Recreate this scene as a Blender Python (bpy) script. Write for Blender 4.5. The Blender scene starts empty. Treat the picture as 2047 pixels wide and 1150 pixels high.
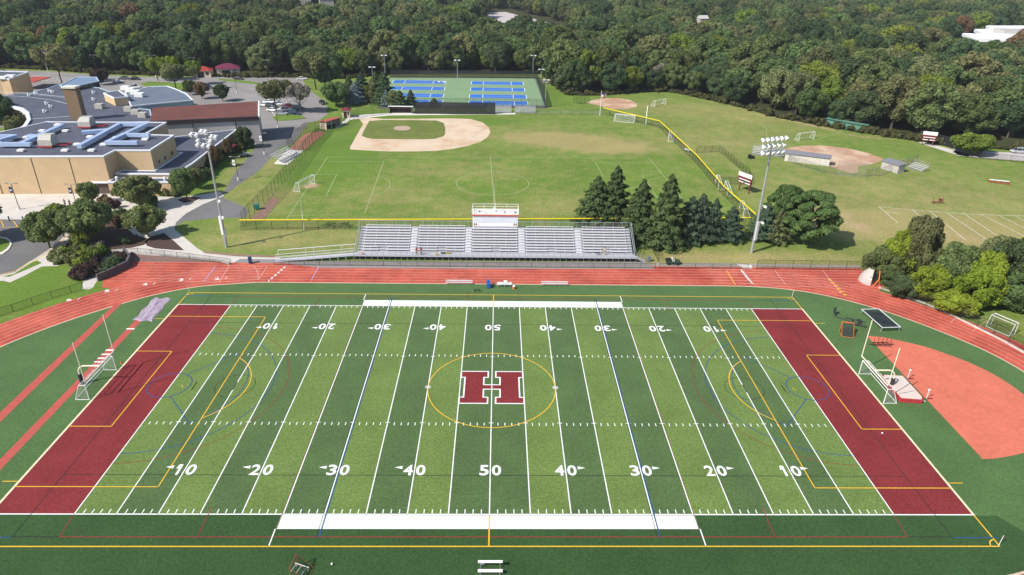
import bpy, math, random
import numpy as np
from mathutils import Matrix, Vector
R = math.radians
S = bpy.context.scene
COL = S.collection
# ---------------------------------------------------------------- camera, world, sun, exposure
cam = bpy.data.cameras.new("camera"); cam_o = bpy.data.objects.new("camera", cam); COL.objects.link(cam_o)
m4 = Matrix([[0.999729, -0.008151, -0.021784], [-0.015786, 0.450045, -0.892867], [0.017082, 0.892969, 0.449794]]).to_4x4(); m4.translation = Vector((0.664, -80.563, 56.723))
cam_o.matrix_world = m4
cam.sensor_width = 36; cam.lens = 23.825; cam.clip_start = 0.5; cam.clip_end = 6000
S.camera = cam_o
SUN_EL, SUN_AZ = 43.0, 236.0      # azimuth clockwise from +Y
w = bpy.data.worlds.new("World"); S.world = w; w.use_nodes = True
nt = w.node_tree; bg = nt.nodes["Background"]
sky = nt.nodes.new("ShaderNodeTexSky"); sky.sky_type = 'NISHITA'; sky.sun_disc = False
sky.sun_elevation = R(SUN_EL); sky.sun_rotation = R(SUN_AZ); sky.air_density = 1.0; sky.dust_density = 1.0
nt.links.new(sky.outputs[0], bg.inputs[0]); bg.inputs[1].default_value = 0.11
sl = bpy.data.lights.new("sun", 'SUN'); sl.energy = 4.4; sl.angle = R(0.5); sl.color = (1.0, 0.95, 0.87)
so = bpy.data.objects.new("sun", sl); COL.objects.link(so)
d = Vector((math.sin(R(SUN_AZ))*math.cos(R(SUN_EL)), math.cos(R(SUN_AZ))*math.cos(R(SUN_EL)), math.sin(R(SUN_EL))))
so.rotation_euler = d.to_track_quat('Z', 'Y').to_euler(); so.location = d*300
S.view_settings.view_transform = 'Standard'; S.view_settings.look = 'None'
S.view_settings.exposure = 0.4; S.view_settings.gamma = 1.0
S.render.engine = 'CYCLES'
S.cycles.transparent_max_bounces = 24
S.cycles.max_bounces = 6
# ---------------------------------------------------------------- helpers
def thing(name, label, cat, loc=(0, 0, 0), rz=0.0, group=None):
    o = bpy.data.objects.new(name, None); COL.objects.link(o)
    o.empty_display_size = 0.3
    o.location = loc; o.rotation_euler = (0, 0, rz); o['label'] = label; o['category'] = cat
    if group: o['group'] = group
    return o
def tag(o, label, cat, group=None):
    o['label'] = label; o['category'] = cat
    if group: o['group'] = group
    return o
def copy_tree(o, parent=None):
    c = o.copy(); COL.objects.link(c); c.parent = parent
    for ch in list(o.children):
        copy_tree(ch, c)
    return c
def place(c, loc, rz=0.0, label=None, s=None):
    c.location = loc; c.rotation_euler = (0, 0, rz)
    if label: c['label'] = label
    if s: c.scale = s if hasattr(s, '__len__') else (s, s, s)
    return c
class MB:
    def __init__(self): self.v = []; self.f = []; self.m = []; self.c = []
    def add(self, vs, fs, mi=0):
        b = len(self.v); self.v += [tuple(p) for p in vs]; self.c.append((b, len(self.f)))
        for f in fs: self.f.append(tuple(b+i for i in f)); self.m.append(mi)
    def box(self, x0, x1, y0, y1, z0, z1, mi=0):
        self.add([(x0,y0,z0),(x1,y0,z0),(x1,y1,z0),(x0,y1,z0),(x0,y0,z1),(x1,y0,z1),(x1,y1,z1),(x0,y1,z1)],
                 [(3,2,1,0),(4,5,6,7),(0,1,5,4),(1,2,6,5),(2,3,7,6),(3,0,4,7)], mi)
    def obox(self, c, s, rz=0.0, mi=0):
        ca, sa = math.cos(rz), math.sin(rz); hx, hy, hz = s[0]/2, s[1]/2, s[2]/2
        vs = []
        for z in (-hz, hz):
            for x, y in ((-hx,-hy),(hx,-hy),(hx,hy),(-hx,hy)):
                vs.append((c[0]+x*ca-y*sa, c[1]+x*sa+y*ca, c[2]+z))
        self.add(vs, [(3,2,1,0),(4,5,6,7),(0,1,5,4),(1,2,6,5),(2,3,7,6),(3,0,4,7)], mi)
    def tube(self, p0, p1, r, n=6, r1=None, mi=0, caps=True):
        p0 = Vector(p0); p1 = Vector(p1); d = p1-p0
        if d.length < 1e-6: return
        d.normalize(); a = d.cross(Vector((0,0,1)) if abs(d.z) < .9 else Vector((1,0,0))).normalized(); b = d.cross(a)
        r1 = r if r1 is None else r1; vs = []
        for p, rr in ((p0, r), (p1, r1)):
            for i in range(n):
                t = 2*math.pi*i/n; vs.append(p + a*math.cos(t)*rr + b*math.sin(t)*rr)
        fs = [(i, (i+1) % n, n+(i+1) % n, n+i) for i in range(n)]
        if caps: fs += [tuple(range(n-1, -1, -1)), tuple(range(n, 2*n))]
        self.add(vs, fs, mi)
    def path(self, pts, r, n=6, mi=0):
        for a, b in zip(pts[:-1], pts[1:]): self.tube(a, b, r, n, mi=mi)
    def quad(self, a, b, c, d, mi=0): self.add([a, b, c, d], [(0,1,2,3)], mi)
    def poly(self, pts, z=0.0, mi=0):
        a = sum(pts[i][0]*pts[(i+1) % len(pts)][1]-pts[(i+1) % len(pts)][0]*pts[i][1] for i in range(len(pts)))
        if a < 0: pts = pts[::-1]
        self.add([(p[0], p[1], z) for p in pts], [tuple(range(len(pts)))], mi)
    def prism(self, pts, z0, z1, mi=0, top_mi=None, zt=None):
        a = sum(pts[i][0]*pts[(i+1) % len(pts)][1]-pts[(i+1) % len(pts)][0]*pts[i][1] for i in range(len(pts)))
        if a < 0:
            pts = pts[::-1]
            if zt: zt = zt[::-1]
        n = len(pts); zt = zt or [z1]*n
        vs = [(p[0], p[1], z0) for p in pts]+[(p[0], p[1], z) for p, z in zip(pts, zt)]
        self.add(vs, [(i, (i+1) % n, n+(i+1) % n, n+i) for i in range(n)], mi)
        self.add([vs[n+i] for i in range(n)], [tuple(range(n))], mi if top_mi is None else top_mi)
    def ribbon(self, pts, w, z, closed=False, mi=0):
        n = len(pts); L = []; Rr = []
        for i in range(n):
            if closed: a, b = pts[i-1], pts[(i+1) % n]
            else: a, b = pts[max(0, i-1)], pts[min(n-1, i+1)]
            dx, dy = b[0]-a[0], b[1]-a[1]; l = math.hypot(dx, dy) or 1
            nx, ny = -dy/l*w/2, dx/l*w/2
            if 0 < i < n-1 or closed:     # mitre
                e = (pts[i][0]-pts[i-1][0], pts[i][1]-pts[i-1][1]); le = math.hypot(*e) or 1
                c = max(.5, (dx*e[0]+dy*e[1])/(l*le)); nx /= c; ny /= c
            L.append((pts[i][0]+nx, pts[i][1]+ny, z)); Rr.append((pts[i][0]-nx, pts[i][1]-ny, z))
        fs = [(i, n+i, n+i+1, i+1) for i in range(n-1)]
        if closed: fs.append((n-1, 2*n-1, n, 0))
        self.add(L+Rr, fs, mi)
    def line(self, x0, y0, x1, y1, w, z, mi=0): self.ribbon([(x0, y0), (x1, y1)], w, z, mi=mi)
    def arc(self, cx, cy, r, a0, a1, w, z, n=48, mi=0):
        full = abs(a1-a0) >= 359.9
        pts = [(cx+r*math.cos(R(a0+(a1-a0)*i/n)), cy+r*math.sin(R(a0+(a1-a0)*i/n))) for i in range(n if full else n+1)]
        self.ribbon(pts, w, z, closed=full, mi=mi)
    def ball(self, c, r, n=8, k=5, mi=0, sz=1.0):
        vs = []; fs = []
        for j in range(k+1):
            t = math.pi*j/k
            for i in range(n):
                a = 2*math.pi*i/n
                vs.append((c[0]+r*math.sin(t)*math.cos(a), c[1]+r*math.sin(t)*math.sin(a), c[2]+r*sz*math.cos(t)))
        for j in range(k):
            for i in range(n): fs.append((j*n+i, (j+1)*n+i, (j+1)*n+(i+1) % n, j*n+(i+1) % n))
        self.add(vs, fs, mi)
    def build(self, name, mats, parent=None, bevel=0.0, smooth=False):
        me = bpy.data.meshes.new(name); me.from_pydata(self.v, [], self.f)
        if not isinstance(mats, (list, tuple)): mats = [mats]
        for m in mats: me.materials.append(m)
        if len(mats) > 1: me.polygons.foreach_set('material_index', self.m)
        if smooth: me.polygons.foreach_set('use_smooth', [True]*len(me.polygons))
        me.update()
        o = bpy.data.objects.new(name, me); COL.objects.link(o); o.parent = parent
        if bevel:
            b = o.modifiers.new('bevel', 'BEVEL'); b.width = bevel; b.segments = 2; b.limit_method = 'ANGLE'
        return o
def build_each(b, name, mats, parent=None, per=1, **k):
    """every group of `per` shapes becomes an object of its own"""
    c = b.c+[(len(b.v), len(b.f))]; out = []
    for i in range(0, len(b.c), per):
        j = min(i+per, len(b.c)); q = MB(); q.v = b.v[c[i][0]:c[j][0]]; q.f = [tuple(x-c[i][0] for x in f) for f in b.f[c[i][1]:c[j][1]]]; q.m = b.m[c[i][1]:c[j][1]]
        out.append(q.build(name, mats, parent, **k))
    return out
def struct(o): o['kind'] = 'structure'; return o
# ---------------------------------------------------------------- materials
MATS = {}
def mat(name, col, rough=0.8, metal=0.0, var=0.12, scale=1.5, bump=0.0, var2=0.0, scale2=0.12, col2=None, spec=0.3, sheen=0.0, mix2=0.5, obj=False):
    """principled with two scales of procedural colour variation (var fine, var2 broad) and optional second colour"""
    if name in MATS: return MATS[name]
    m = bpy.data.materials.new(name); m.use_nodes = True; MATS[name] = m
    t = m.node_tree; N = t.nodes; L = t.links; b = N['Principled BSDF']
    b.inputs['Roughness'].default_value = rough; b.inputs['Metallic'].default_value = metal
    b.inputs['Specular IOR Level'].default_value = spec
    if sheen: b.inputs['Sheen Weight'].default_value = sheen; b.inputs['Sheen Roughness'].default_value = 0.5; b.inputs['Sheen Tint'].default_value = (.75, 1.0, .6, 1)
    ge = N.new('ShaderNodeNewGeometry'); src = ge.outputs['Position']
    if obj: tc = N.new('ShaderNodeTexCoord'); src = tc.outputs['Object']
    def noise(sc, det=3, rg=0.6):
        n = N.new('ShaderNodeTexNoise'); n.inputs['Scale'].default_value = sc; n.inputs['Detail'].default_value = det
        n.inputs['Roughness'].default_value = rg; L.new(src, n.inputs['Vector']); return n
    rgb = N.new('ShaderNodeRGB'); rgb.outputs[0].default_value = (*col, 1); cur = rgb.outputs[0]
    if col2:
        n = noise(scale2, 4); rm = N.new('ShaderNodeMapRange'); L.new(n.outputs[0], rm.inputs[0])
        rm.inputs[1].default_value = mix2-.12; rm.inputs[2].default_value = mix2+.12
        mx = N.new('ShaderNodeMix'); mx.data_type = 'RGBA'; L.new(rm.outputs[0], mx.inputs[0])
        L.new(cur, mx.inputs[6]); mx.inputs[7].default_value = (*col2, 1); cur = mx.outputs[2]
    f = None
    for sc, v in ((scale, var), (scale2*1.7, var2)):
        if not v: continue
        n = noise(sc); rm = N.new('ShaderNodeMapRange'); L.new(n.outputs[0], rm.inputs[0])
        rm.inputs[1].default_value = .3; rm.inputs[2].default_value = .7
        rm.inputs[3].default_value = 1-v; rm.inputs[4].default_value = 1+v
        if f is None: f = rm.outputs[0]
        else:
            mu = N.new('ShaderNodeMath'); mu.operation = 'MULTIPLY'; L.new(f, mu.inputs[0]); L.new(rm.outputs[0], mu.inputs[1]); f = mu.outputs[0]
    if f is not None:
        vm = N.new('ShaderNodeVectorMath'); vm.operation = 'SCALE'; L.new(cur, vm.inputs[0]); L.new(f, vm.inputs['Scale']); cur = vm.outputs[0]
    L.new(cur, b.inputs['Base Color'])
    if bump:
        n = noise(scale*2); bp = N.new('ShaderNodeBump'); bp.inputs['Strength'].default_value = bump; bp.inputs['Distance'].default_value = .05
        L.new(n.outputs[0], bp.inputs['Height']); L.new(bp.outputs[0], b.inputs['Normal'])
    return m
def leaf_mat(name, col, jit=0.25, tr=0.25):
    if name in MATS: return MATS[name]
    m = bpy.data.materials.new(name); m.use_nodes = True; MATS[name] = m
    t = m.node_tree; N = t.nodes; L = t.links; N.remove(N['Principled BSDF']); out = N['Material Output']
    oi = N.new('ShaderNodeObjectInfo'); ge = N.new('ShaderNodeNewGeometry')
    n = N.new('ShaderNodeTexNoise'); n.inputs['Scale'].default_value = .45; n.inputs['Detail'].default_value = 5; n.inputs['Roughness'].default_value = .7
    L.new(ge.outputs['Position'], n.inputs['Vector'])
    hs = N.new('ShaderNodeHueSaturation'); hs.inputs['Color'].default_value = (*col, 1)
    r1 = N.new('ShaderNodeMapRange'); L.new(oi.outputs['Random'], r1.inputs[0]); r1.inputs[3].default_value = 1-jit; r1.inputs[4].default_value = 1+jit
    r2 = N.new('ShaderNodeMapRange'); L.new(n.outputs[0], r2.inputs[0]); r2.inputs[1].default_value = .3; r2.inputs[2].default_value = .7; r2.inputs[3].default_value = .62; r2.inputs[4].default_value = 1.45
    mu = N.new('ShaderNodeMath'); mu.operation = 'MULTIPLY'; L.new(r1.outputs[0], mu.inputs[0]); L.new(r2.outputs[0], mu.inputs[1])
    L.new(mu.outputs[0], hs.inputs['Value'])
    fr = N.new('ShaderNodeMath'); fr.operation = 'MULTIPLY'; fr.inputs[1].default_value = 7.13; L.new(oi.outputs['Random'], fr.inputs[0])
    fc = N.new('ShaderNodeMath'); fc.operation = 'FRACT'; L.new(fr.outputs[0], fc.inputs[0])
    rh = N.new('ShaderNodeMapRange'); L.new(fc.outputs[0], rh.inputs[0]); rh.inputs[3].default_value = .5-.028*jit/.25; rh.inputs[4].default_value = .5+.022*jit/.25
    L.new(rh.outputs[0], hs.inputs['Hue'])
    df = N.new('ShaderNodeBsdfDiffuse'); tl = N.new('ShaderNodeBsdfTranslucent'); mx = N.new('ShaderNodeMixShader'); mx.inputs[0].default_value = tr
    L.new(hs.outputs[0], df.inputs[0]); L.new(hs.outputs[0], tl.inputs[0]); L.new(df.outputs[0], mx.inputs[1]); L.new(tl.outputs[0], mx.inputs[2])
    L.new(mx.outputs[0], out.inputs['Surface'])
    return m
def link_mat(name, col, dens, cell=0.06, metal=0.0):
    """wire netting: a diamond lattice of opaque wire with clear holes, in world space"""
    if name in MATS: return MATS[name]
    m = bpy.data.materials.new(name); m.use_nodes = True; MATS[name] = m
    t = m.node_tree; N = t.nodes; L = t.links; b = N['Principled BSDF']; out = N['Material Output']
    b.inputs['Base Color'].default_value = (*col, 1); b.inputs['Roughness'].default_value = .6; b.inputs['Metallic'].default_value = metal
    ge = N.new('ShaderNodeNewGeometry'); sx = N.new('ShaderNodeSeparateXYZ'); L.new(ge.outputs['Position'], sx.inputs[0])
    def ma(op, a, b_=None, c=None):
        n = N.new('ShaderNodeMath'); n.operation = op
        for i, q in enumerate((a, b_, c)):
            if q is None: continue
            if isinstance(q, (int, float)): n.inputs[i].default_value = q
            else: L.new(q, n.inputs[i])
        return n.outputs[0]
    h = ma('ADD', sx.outputs[0], ma('MULTIPLY', sx.outputs[1], 1.37))
    fs = []
    for sg in (1, -1):
        u = ma('FRACT', ma('DIVIDE', ma('ADD', h, ma('MULTIPLY', sx.outputs[2], sg)), cell))
        fs.append(ma('LESS_THAN', u, dens/2))
    f = ma('MAXIMUM', fs[0], fs[1])
    tr = N.new('ShaderNodeBsdfTransparent'); mx = N.new('ShaderNodeMixShader')
    L.new(f, mx.inputs[0]); L.new(tr.outputs[0], mx.inputs[1]); L.new(b.outputs[0], mx.inputs[2]); L.new(mx.outputs[0], out.inputs['Surface'])
    return m
white = mat('white_paint', (.78, .78, .76), .5, var=.05)
wline = mat('white_marking', (.78, .78, .76), .9, var=.10, scale=6)
yline = mat('yellow_marking', (.72, .42, .03), .9, var=.12, scale=6)
bline = mat('blue_marking', (.02, .075, .20), .9, var=.1)
rline = mat('red_marking', (.22, .03, .025), .9, var=.1)
kline = mat('black_marking', (.02, .022, .02), .9, var=.1)
alu = mat('aluminium', (.60, .61, .66), .42, metal=.35, var=.07, scale=3, spec=.5)
alu_b = mat('bright_aluminium', (.69, .69, .71), .45, metal=.2, var=.05, scale=3)
galv = mat('galvanised_steel', (.42, .44, .46), .5, metal=.5, var=.08)
blk = mat('black_metal', (.018, .02, .02), .5, var=.1)
dark = mat('dark_void', (.02, .02, .022), .9, var=.1)
conc = mat('concrete', (.55, .51, .46), .9, var=.06, scale=1.2, var2=.08, scale2=.15)
conc_w = mat('pale_concrete', (.62, .59, .54), .9, var=.06, scale=1.2)
asph = mat('asphalt', (.155, .150, .150), .92, var=.12, scale=2.5, var2=.14, scale2=.06)
asph_l = mat('worn_asphalt', (.24, .225, .215), .92, var=.08, scale=2.5, var2=.10, scale2=.06)
maroon = mat('maroon_paint', (.16, .02, .03), .6, var=.1)
glass = mat('dark_glass', (.02, .03, .035), .08, var=.0, spec=.8)
rubber = mat('tyre_rubber', (.015, .015, .015), .85, var=.1)
mulch = mat('mulch', (.075, .045, .035), .95, var=.3, scale=4, bump=.4)
bark = mat('bark', (.09, .07, .055), .95, var=.25, scale=5)
bark_g = mat('grey_bark', (.22, .20, .18), .95, var=.25, scale=5)
mesh_k = link_mat('black_chainlink', (.014, .020, .016), .22)
mesh_g = link_mat('grey_chainlink', (.30, .33, .32), .22, metal=.3)
mesh_gr = link_mat('green_chainlink', (.03, .07, .05), .24)
mesh_s = link_mat('windscreen_fabric', (.012, .012, .014), 1.4)
net_w = link_mat('white_goal_net', (.72, .72, .72), .12, cell=.12)
# ---------------------------------------------------------------- ground
def grass_mat(name, lush, dry, soil, attr=True, sc=1.0):
    m = bpy.data.materials.new(name); m.use_nodes = True; MATS[name] = m
    t = m.node_tree; N = t.nodes; L = t.links; b = N['Principled BSDF']; b.inputs['Roughness'].default_value = .95
    b.inputs['Specular IOR Level'].default_value = .1
    ge = N.new('ShaderNodeNewGeometry')
    def noise(scale, det=4, rg=.6, off=0):
        n = N.new('ShaderNodeTexNoise'); n.inputs['Scale'].default_value = scale; n.inputs['Detail'].default_value = det; n.inputs['Roughness'].default_value = rg
        L.new(ge.outputs['Position'], n.inputs['Vector']); return n.outputs[0]
    def mr(x, a, b_, c, d_):
        r = N.new('ShaderNodeMapRange'); L.new(x, r.inputs[0])
        for i, v in enumerate((a, b_, c, d_)): r.inputs[i+1].default_value = v
        return r.outputs[0]
    def ma(op, a, c):
        n = N.new('ShaderNodeMath'); n.operation = op; n.use_clamp = False
        for i, q in enumerate((a, c)):
            if isinstance(q, (int, float)): n.inputs[i].default_value = q
            else: L.new(q, n.inputs[i])
        return n.outputs[0]
    def mix(f, a, c):
        n = N.new('ShaderNodeMix'); n.data_type = 'RGBA'; L.new(f, n.inputs[0])
        for i, q in ((6, a), (7, c)):
            if isinstance(q, tuple): n.inputs[i].default_value = (*q, 1)
            else: L.new(q, n.inputs[i])
        return n.outputs[2]
    if attr:
        at = N.new('ShaderNodeAttribute'); at.attribute_name = 'dry'; dryv = at.outputs['Fac']
        at2 = N.new('ShaderNodeAttribute'); at2.attribute_name = 'bare'; barev = at2.outputs['Fac']
    else:
        dryv = noise(.02); barev = None
    f = ma('ADD', dryv, ma('MULTIPLY', ma('SUBTRACT', noise(.22*sc, 6, .72), .5), 1.7))
    f = ma('ADD', f, ma('MULTIPLY', ma('SUBTRACT', noise(1.3*sc, 4, .7), .5), 1.2))
    fm = mr(f, .1, .95, 0, 1)
    c = mix(fm, lush, dry)
    if barev is not None:
        g2 = ma('ADD', barev, ma('MULTIPLY', ma('SUBTRACT', noise(.5, 5, .7), .5), .9))
        c = mix(mr(g2, .42, .78, 0, 1), c, soil)
    v = ma('MULTIPLY', mr(noise(2.0, 4, .8), .3, .7, .70, 1.30), mr(noise(.07), .35, .65, .92, 1.08))
    vm = N.new('ShaderNodeVectorMath'); vm.operation = 'SCALE'; L.new(c, vm.inputs[0]); L.new(v, vm.inputs['Scale'])
    L.new(vm.outputs[0], b.inputs['Base Color'])
    bp = N.new('ShaderNodeBump'); bp.inputs['Strength'].default_value = .5; bp.inputs['Distance'].default_value = .05
    L.new(noise(5), bp.inputs['Height']); L.new(bp.outputs[0], b.inputs['Normal'])
    return m
LUSH, DRY, SOIL = (.118, .195, .030), (.300, .262, .105), (.42, .29, .18)
lawn_m = grass_mat('lawn_grass', LUSH, DRY, SOIL)
floor_m = grass_mat('woodland_floor', (.035, .05, .018), (.07, .06, .03), SOIL, attr=False)
b = MB(); n_ = 24; X0, X1, Y0, Y1 = -2600, 2600, -400, 3600
for i in range(n_+1):
    for j in range(n_+1): b.v.append((X0+(X1-X0)*i/n_, Y0+(Y1-Y0)*j/n_, -.06))
for i in range(n_):
    for j in range(n_):
        a = i*(n_+1)+j; b.f.append((a, a+n_+1, a+n_+2, a+1)); b.m.append(0)
struct(b.build('ground', floor_m))
# lawns: one grid sheet with measured dry and bare patches kept as attributes
def patchval(px, py, items):
    v = np.zeros_like(px)
    for (cx, cy, rx, ry, rz, amt) in items:
        c, s = math.cos(rz), math.sin(rz); dx, dy = px-cx, py-cy
        u = (dx*c+dy*s)/rx; w_ = (-dx*s+dy*c)/ry
        v = v+amt*np.exp(-(u*u+w_*w_)**1.3)
    return v
gx = np.arange(-330, 420, 2.0); gy = np.arange(-45, 300, 2.0)
lawnpoly_top = [(-328.93,232.95),(-253.63,262),(-238.43,260.45),(-213.58,258.36),(-185.43,249.57),(-161.44,247.58),(-119.35,245.83),(-92.3,248.15),(-81.95,243.72),(-68.88,247.46),(-52.04,259.96),(22.37,266.52),(24.47,242.14),(30.13,214.39),(44.05,214.31),(62.93,223.45),(77.57,224.54),(94.31,202.29),(107.41,175.86),(125.3,156.71),(141.86,144.46),(150.75,137.85),(170.55,132.08),(202.17,120.47)]
lx = np.array([p[0] for p in lawnpoly_top]); ly = np.array([p[1] for p in lawnpoly_top])
o_ = np.argsort(lx); lx, ly = lx[o_], ly[o_]
GX, GY = np.meshgrid(gx, gy, indexing='ij')
TOP = np.interp(GX, lx, ly)+1.5
GYc = np.minimum(GY, TOP)
def W(px): return px
dryp = [(*(27.33,137.49,0)[:2], 20, 9, -.15, 1.0), (*(37.83,131.25,0)[:2], 10, 5, 0, .6), (*(16.26,143.38,0)[:2], 14, 7, .1, .7), (*(9.87,151.92,0)[:2], 18, 10, 0, .2), (*(37.46,128.87,0)[:2], 14, 6, 0, .3), (*(-8.65,105.66,0)[:2], 20, 8, 0, .22), (*(1.24,73.44,0)[:2], 18, 6, 0, .35),
        (*(-26.59,83.5,0)[:2], 16, 8, 0, .25), (*(20.11,81.25,0)[:2], 14, 10, 0, .3), (*(-45.64,53.64,0)[:2], 22, 6, 0, .45), (*(-66.96,108.12,0)[:2], 10, 14, 0, .45), (*(-61.97,82.3,0)[:2], 9, 12, 0, .30),
        (*(98.01,182.09,0)[:2], 35, 22, 0, .35), (*(76.63,143.16,0)[:2], 30, 18, 0, .30), (*(111.07,84.23,0)[:2], 60, 22, -.2, .35), (*(110.22,60.46,0)[:2], 34, 12, -.25, .75), (*(82.9,65.88,0)[:2], 14, 9, 0, .65), (*(100.71,131.82,0)[:2], 26, 5, -.3, .3),
        (*(40.12,45.21,0)[:2], 20, 5, 0, .35), (*(60.96,45.66,0)[:2], 30, 5, 0, .45), (*(65.45,193.6,0)[:2], 20, 10, 0, .25), (*(118.4,115.89,0)[:2], 30, 14, 0, .15), (*(-41.1,60.94,0)[:2], 14, 4, 0, .2), (*(66.35,124.45,0)[:2], 10, 12, 0, .2),
        (*(-46.22,169.12,0)[:2], 24, 10, 0, -.25), (*(-16.9,166.87,0)[:2], 24, 8, 0, -.3), (*(-47.85,124.87,0)[:2], 14, 30, 0, -.35), (*(-49.04,104.03,0)[:2], 12, 20, 0, -.2), (*(11.91,92.94,0)[:2], 25, 20, 0, -.12), (*(29.24,216.5,0)[:2], 14, 30, 0, -.2),
        (*(47.67,103.17,0)[:2], 25, 25, 0, -.15), (*(110.65,132.29,0)[:2], 25, 12, -.3, -.2), (*(-82.19,27.53,0)[:2], 14, 10, 0, -.3), (*(-83.12,33.56,0)[:2], 10, 6, 0, -.1), (*(1.24,101.36,0)[:2], 28, 6, 0, .10), (*(-52.9,78.86,0)[:2], 4, 14, -.2, .4)]
barep = [(*(84.77,72.52,0)[:2], 3.5, 3, 0, .50), (*(83.5,65.9,0)[:2], 4.5, 3.5, -.4, .52), (*(84.62,59.8,0)[:2], 4, 4, 0, .32), (*(107.15,57.45,0)[:2], 22, 7, -.35, .52), (*(103.81,75.87,0)[:2], 14, 3, -.15, .50), (*(80.08,75.86,0)[:2], 4, 5, 0, .4),
         (*(37.49,47.15,0)[:2], 9, 2, 0, .40), (*(47.69,46.37,0)[:2], 14, 2, 0, .3), (*(-56.59,54.74,0)[:2], 6, 3, 0, .25), (*(34.17,139.73,0)[:2], 20, 5, 0, .25), (*(17.5,137,0)[:2], 12, 5, 0, .22), (*(-56.16,78.75,0)[:2], 2, 7, -.2, .5),
         (*(-48.05,89.93,0)[:2], 2.6, 2.4, 0, 1.1), (*(67,97.12,0)[:2], 3, 3, 0, .35), (*(65.62,84.67,0)[:2], 3, 3, 0, .3), (*(117.21,162.93,0)[:2], 12, 2.5, -.9, .7), (*(128.75,149.16,0)[:2], 14, 2.4, -.4, .6), (*(104.73,179.06,0)[:2], 14, 1.8, -.85, .6), (*(83.78,218.27,0)[:2], 12, 2, -.8, .45), (*(-55.78,108.59,0)[:2], 1.5, 30, -.32, .30), (*(94.62,210.47,0)[:2], 14, 2.5, -.9, .5)]
dv = .27+patchval(GX, GYc, dryp); bv = patchval(GX, GYc, barep)
yy = GYc
mow = .07*np.sign(np.sin((GX*.86-yy*.5)*.9))*np.exp(-(((GX+62)/22)**2+((yy-140)/45)**2))
dv = dv+mow
nx, ny = GX.shape
vs = np.stack([GX, GYc, np.zeros_like(GX)], -1).reshape(-1, 3)
idx = np.arange(nx*ny).reshape(nx, ny)
fs = np.stack([idx[:-1, :-1], idx[1:, :-1], idx[1:, 1:], idx[:-1, 1:]], -1).reshape(-1, 4)
keep = (np.abs(vs[fs[:, 0], 1]-vs[fs[:, 3], 1]) > .05)
fs = fs[keep]
me = bpy.data.meshes.new('lawn'); me.from_pydata(vs.tolist(), [], fs.tolist()); me.materials.append(lawn_m)
for nm, arr in (('dry', dv), ('bare', bv)):
    a = me.attributes.new(nm, 'FLOAT', 'POINT'); a.data.foreach_set('value', arr.reshape(-1).astype(np.float32))
lawn = bpy.data.objects.new('lawn', me); COL.objects.link(lawn); struct(lawn)
def sheet(name, pts, z, m, parent=None, extra=None):
    b = MB(); b.poly(pts, z)
    for e in extra or []: b.poly(e, z)
    o = b.build(name, m, parent)
    return struct(o) if parent is None else o
# roads, parking, paving
park = sheet('car_park', [(-299.3,249.04),(-251.72,259.21),(-236.64,257.68),(-211.97,255.62),(-184.07,246.95),(-162.46,244.79),(-137.64,245.6),(-121.14,251.1),(-102.51,251.34),(-90.48,245.63),(-83.63,224.98),(-72.32,202.83),(-67.54,195.2),(-62.57,179),(-63.2,164.13),(-66.77,158.57),(-67.43,150.53),(-70.73,140.85),(-64.23,134.81),(-76.7,129.33),(-82.45,146.93),(-98.6,154.53),(-138.67,159.67),(-172.22,143.41),(-189.58,118.25)], .006, asph_l)
drive = sheet('side_road', [(-81.63,146.97),(-67.5,153.38),(-65.74,158.62),(-64.99,143.79),(-64.23,134.81),(-64.17,129.93),(-66.7,126.87),(-65.47,103.37),(-67.82,81.35),(-70.69,61.03),(-70.21,58.09),(-73.97,55.7),(-76.05,67.76),(-75.97,78.11),(-68.09,82.1),(-71.47,100.8),(-73.06,118.17),(-74.5,128.25)], .010, asph)
b = MB(); b.poly([(-72.1,64.37),(-74.08,67.17),(-74.23,73.88),(-71.87,77.51),(-68.11,82.48),(-67.04,79.87),(-64.7,77.75),(-59.7,73.64),(-57.77,70.29),(-57.51,66.37),(-64.03,66.18),(-68.88,64.15)], .014); struct(b.build('asphalt_apron', asph))
plaza = sheet('plaza_paving', [(-142.1,81.85),(-95.06,83.48),(-92.61,80.51),(-77.84,80.26),(-73.59,81.91),(-69.68,84.74),(-67.46,81.36),(-70.31,75.06),(-71.71,68.87),(-71.58,63.14),(-70.38,59.25),(-61.11,48.73),(-58.42,46.25),(-52.41,45.14),(-42.97,44.37),(-42.09,41.27),(-51.96,41.06),(-54.3,42.67),(-66.04,44.83),(-72.83,46.17),(-74.87,44.63),(-74.43,40.82),(-74.04,35.44),(-72.8,30.65),(-73.09,29.85),(-74.44,30.02),(-75.22,31.63),(-77.07,36.25),(-77.78,42.63),(-79.71,42.59),(-82.99,43.24),(-85.95,42.46),(-85.82,41.04),(-84.08,39.69),(-87.15,39.4),(-87.9,35.38),(-88.78,32.41),(-90.25,33),(-92.76,32.95),(-99.7,25.33),(-130.33,66.16)], .018, conc)
road = sheet('drop_off_road', [(-128.02,63.08),(-95.57,64.01),(-92.91,60.42),(-92.04,56.93),(-90.8,51.43),(-90.42,47.27),(-90.56,41.88),(-90.49,36.86),(-92.28,35.3),(-101.82,28.15)], .024, asph)
island = MB(); ci = [(-122.39,55.57),(-104.46,53.8),(-102.68,53.3),(-100.85,51.72),(-99.32,49.63),(-98.31,47.09),(-98.06,44.85),(-101.71,43.55),(-112.12,41.88)]; island.prism(ci, 0, .15, 0); o = struct(island.build('kerbed_island', conc_w)); sheet('island_grass', [(-121.77,54.74),(-104.14,52.99),(-102.37,52.49),(-100.82,51.18),(-99.72,49.62),(-99.02,47.58),(-98.89,45.82),(-102.35,44.51),(-113,43.06)], .155, lawn_m, o)
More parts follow.
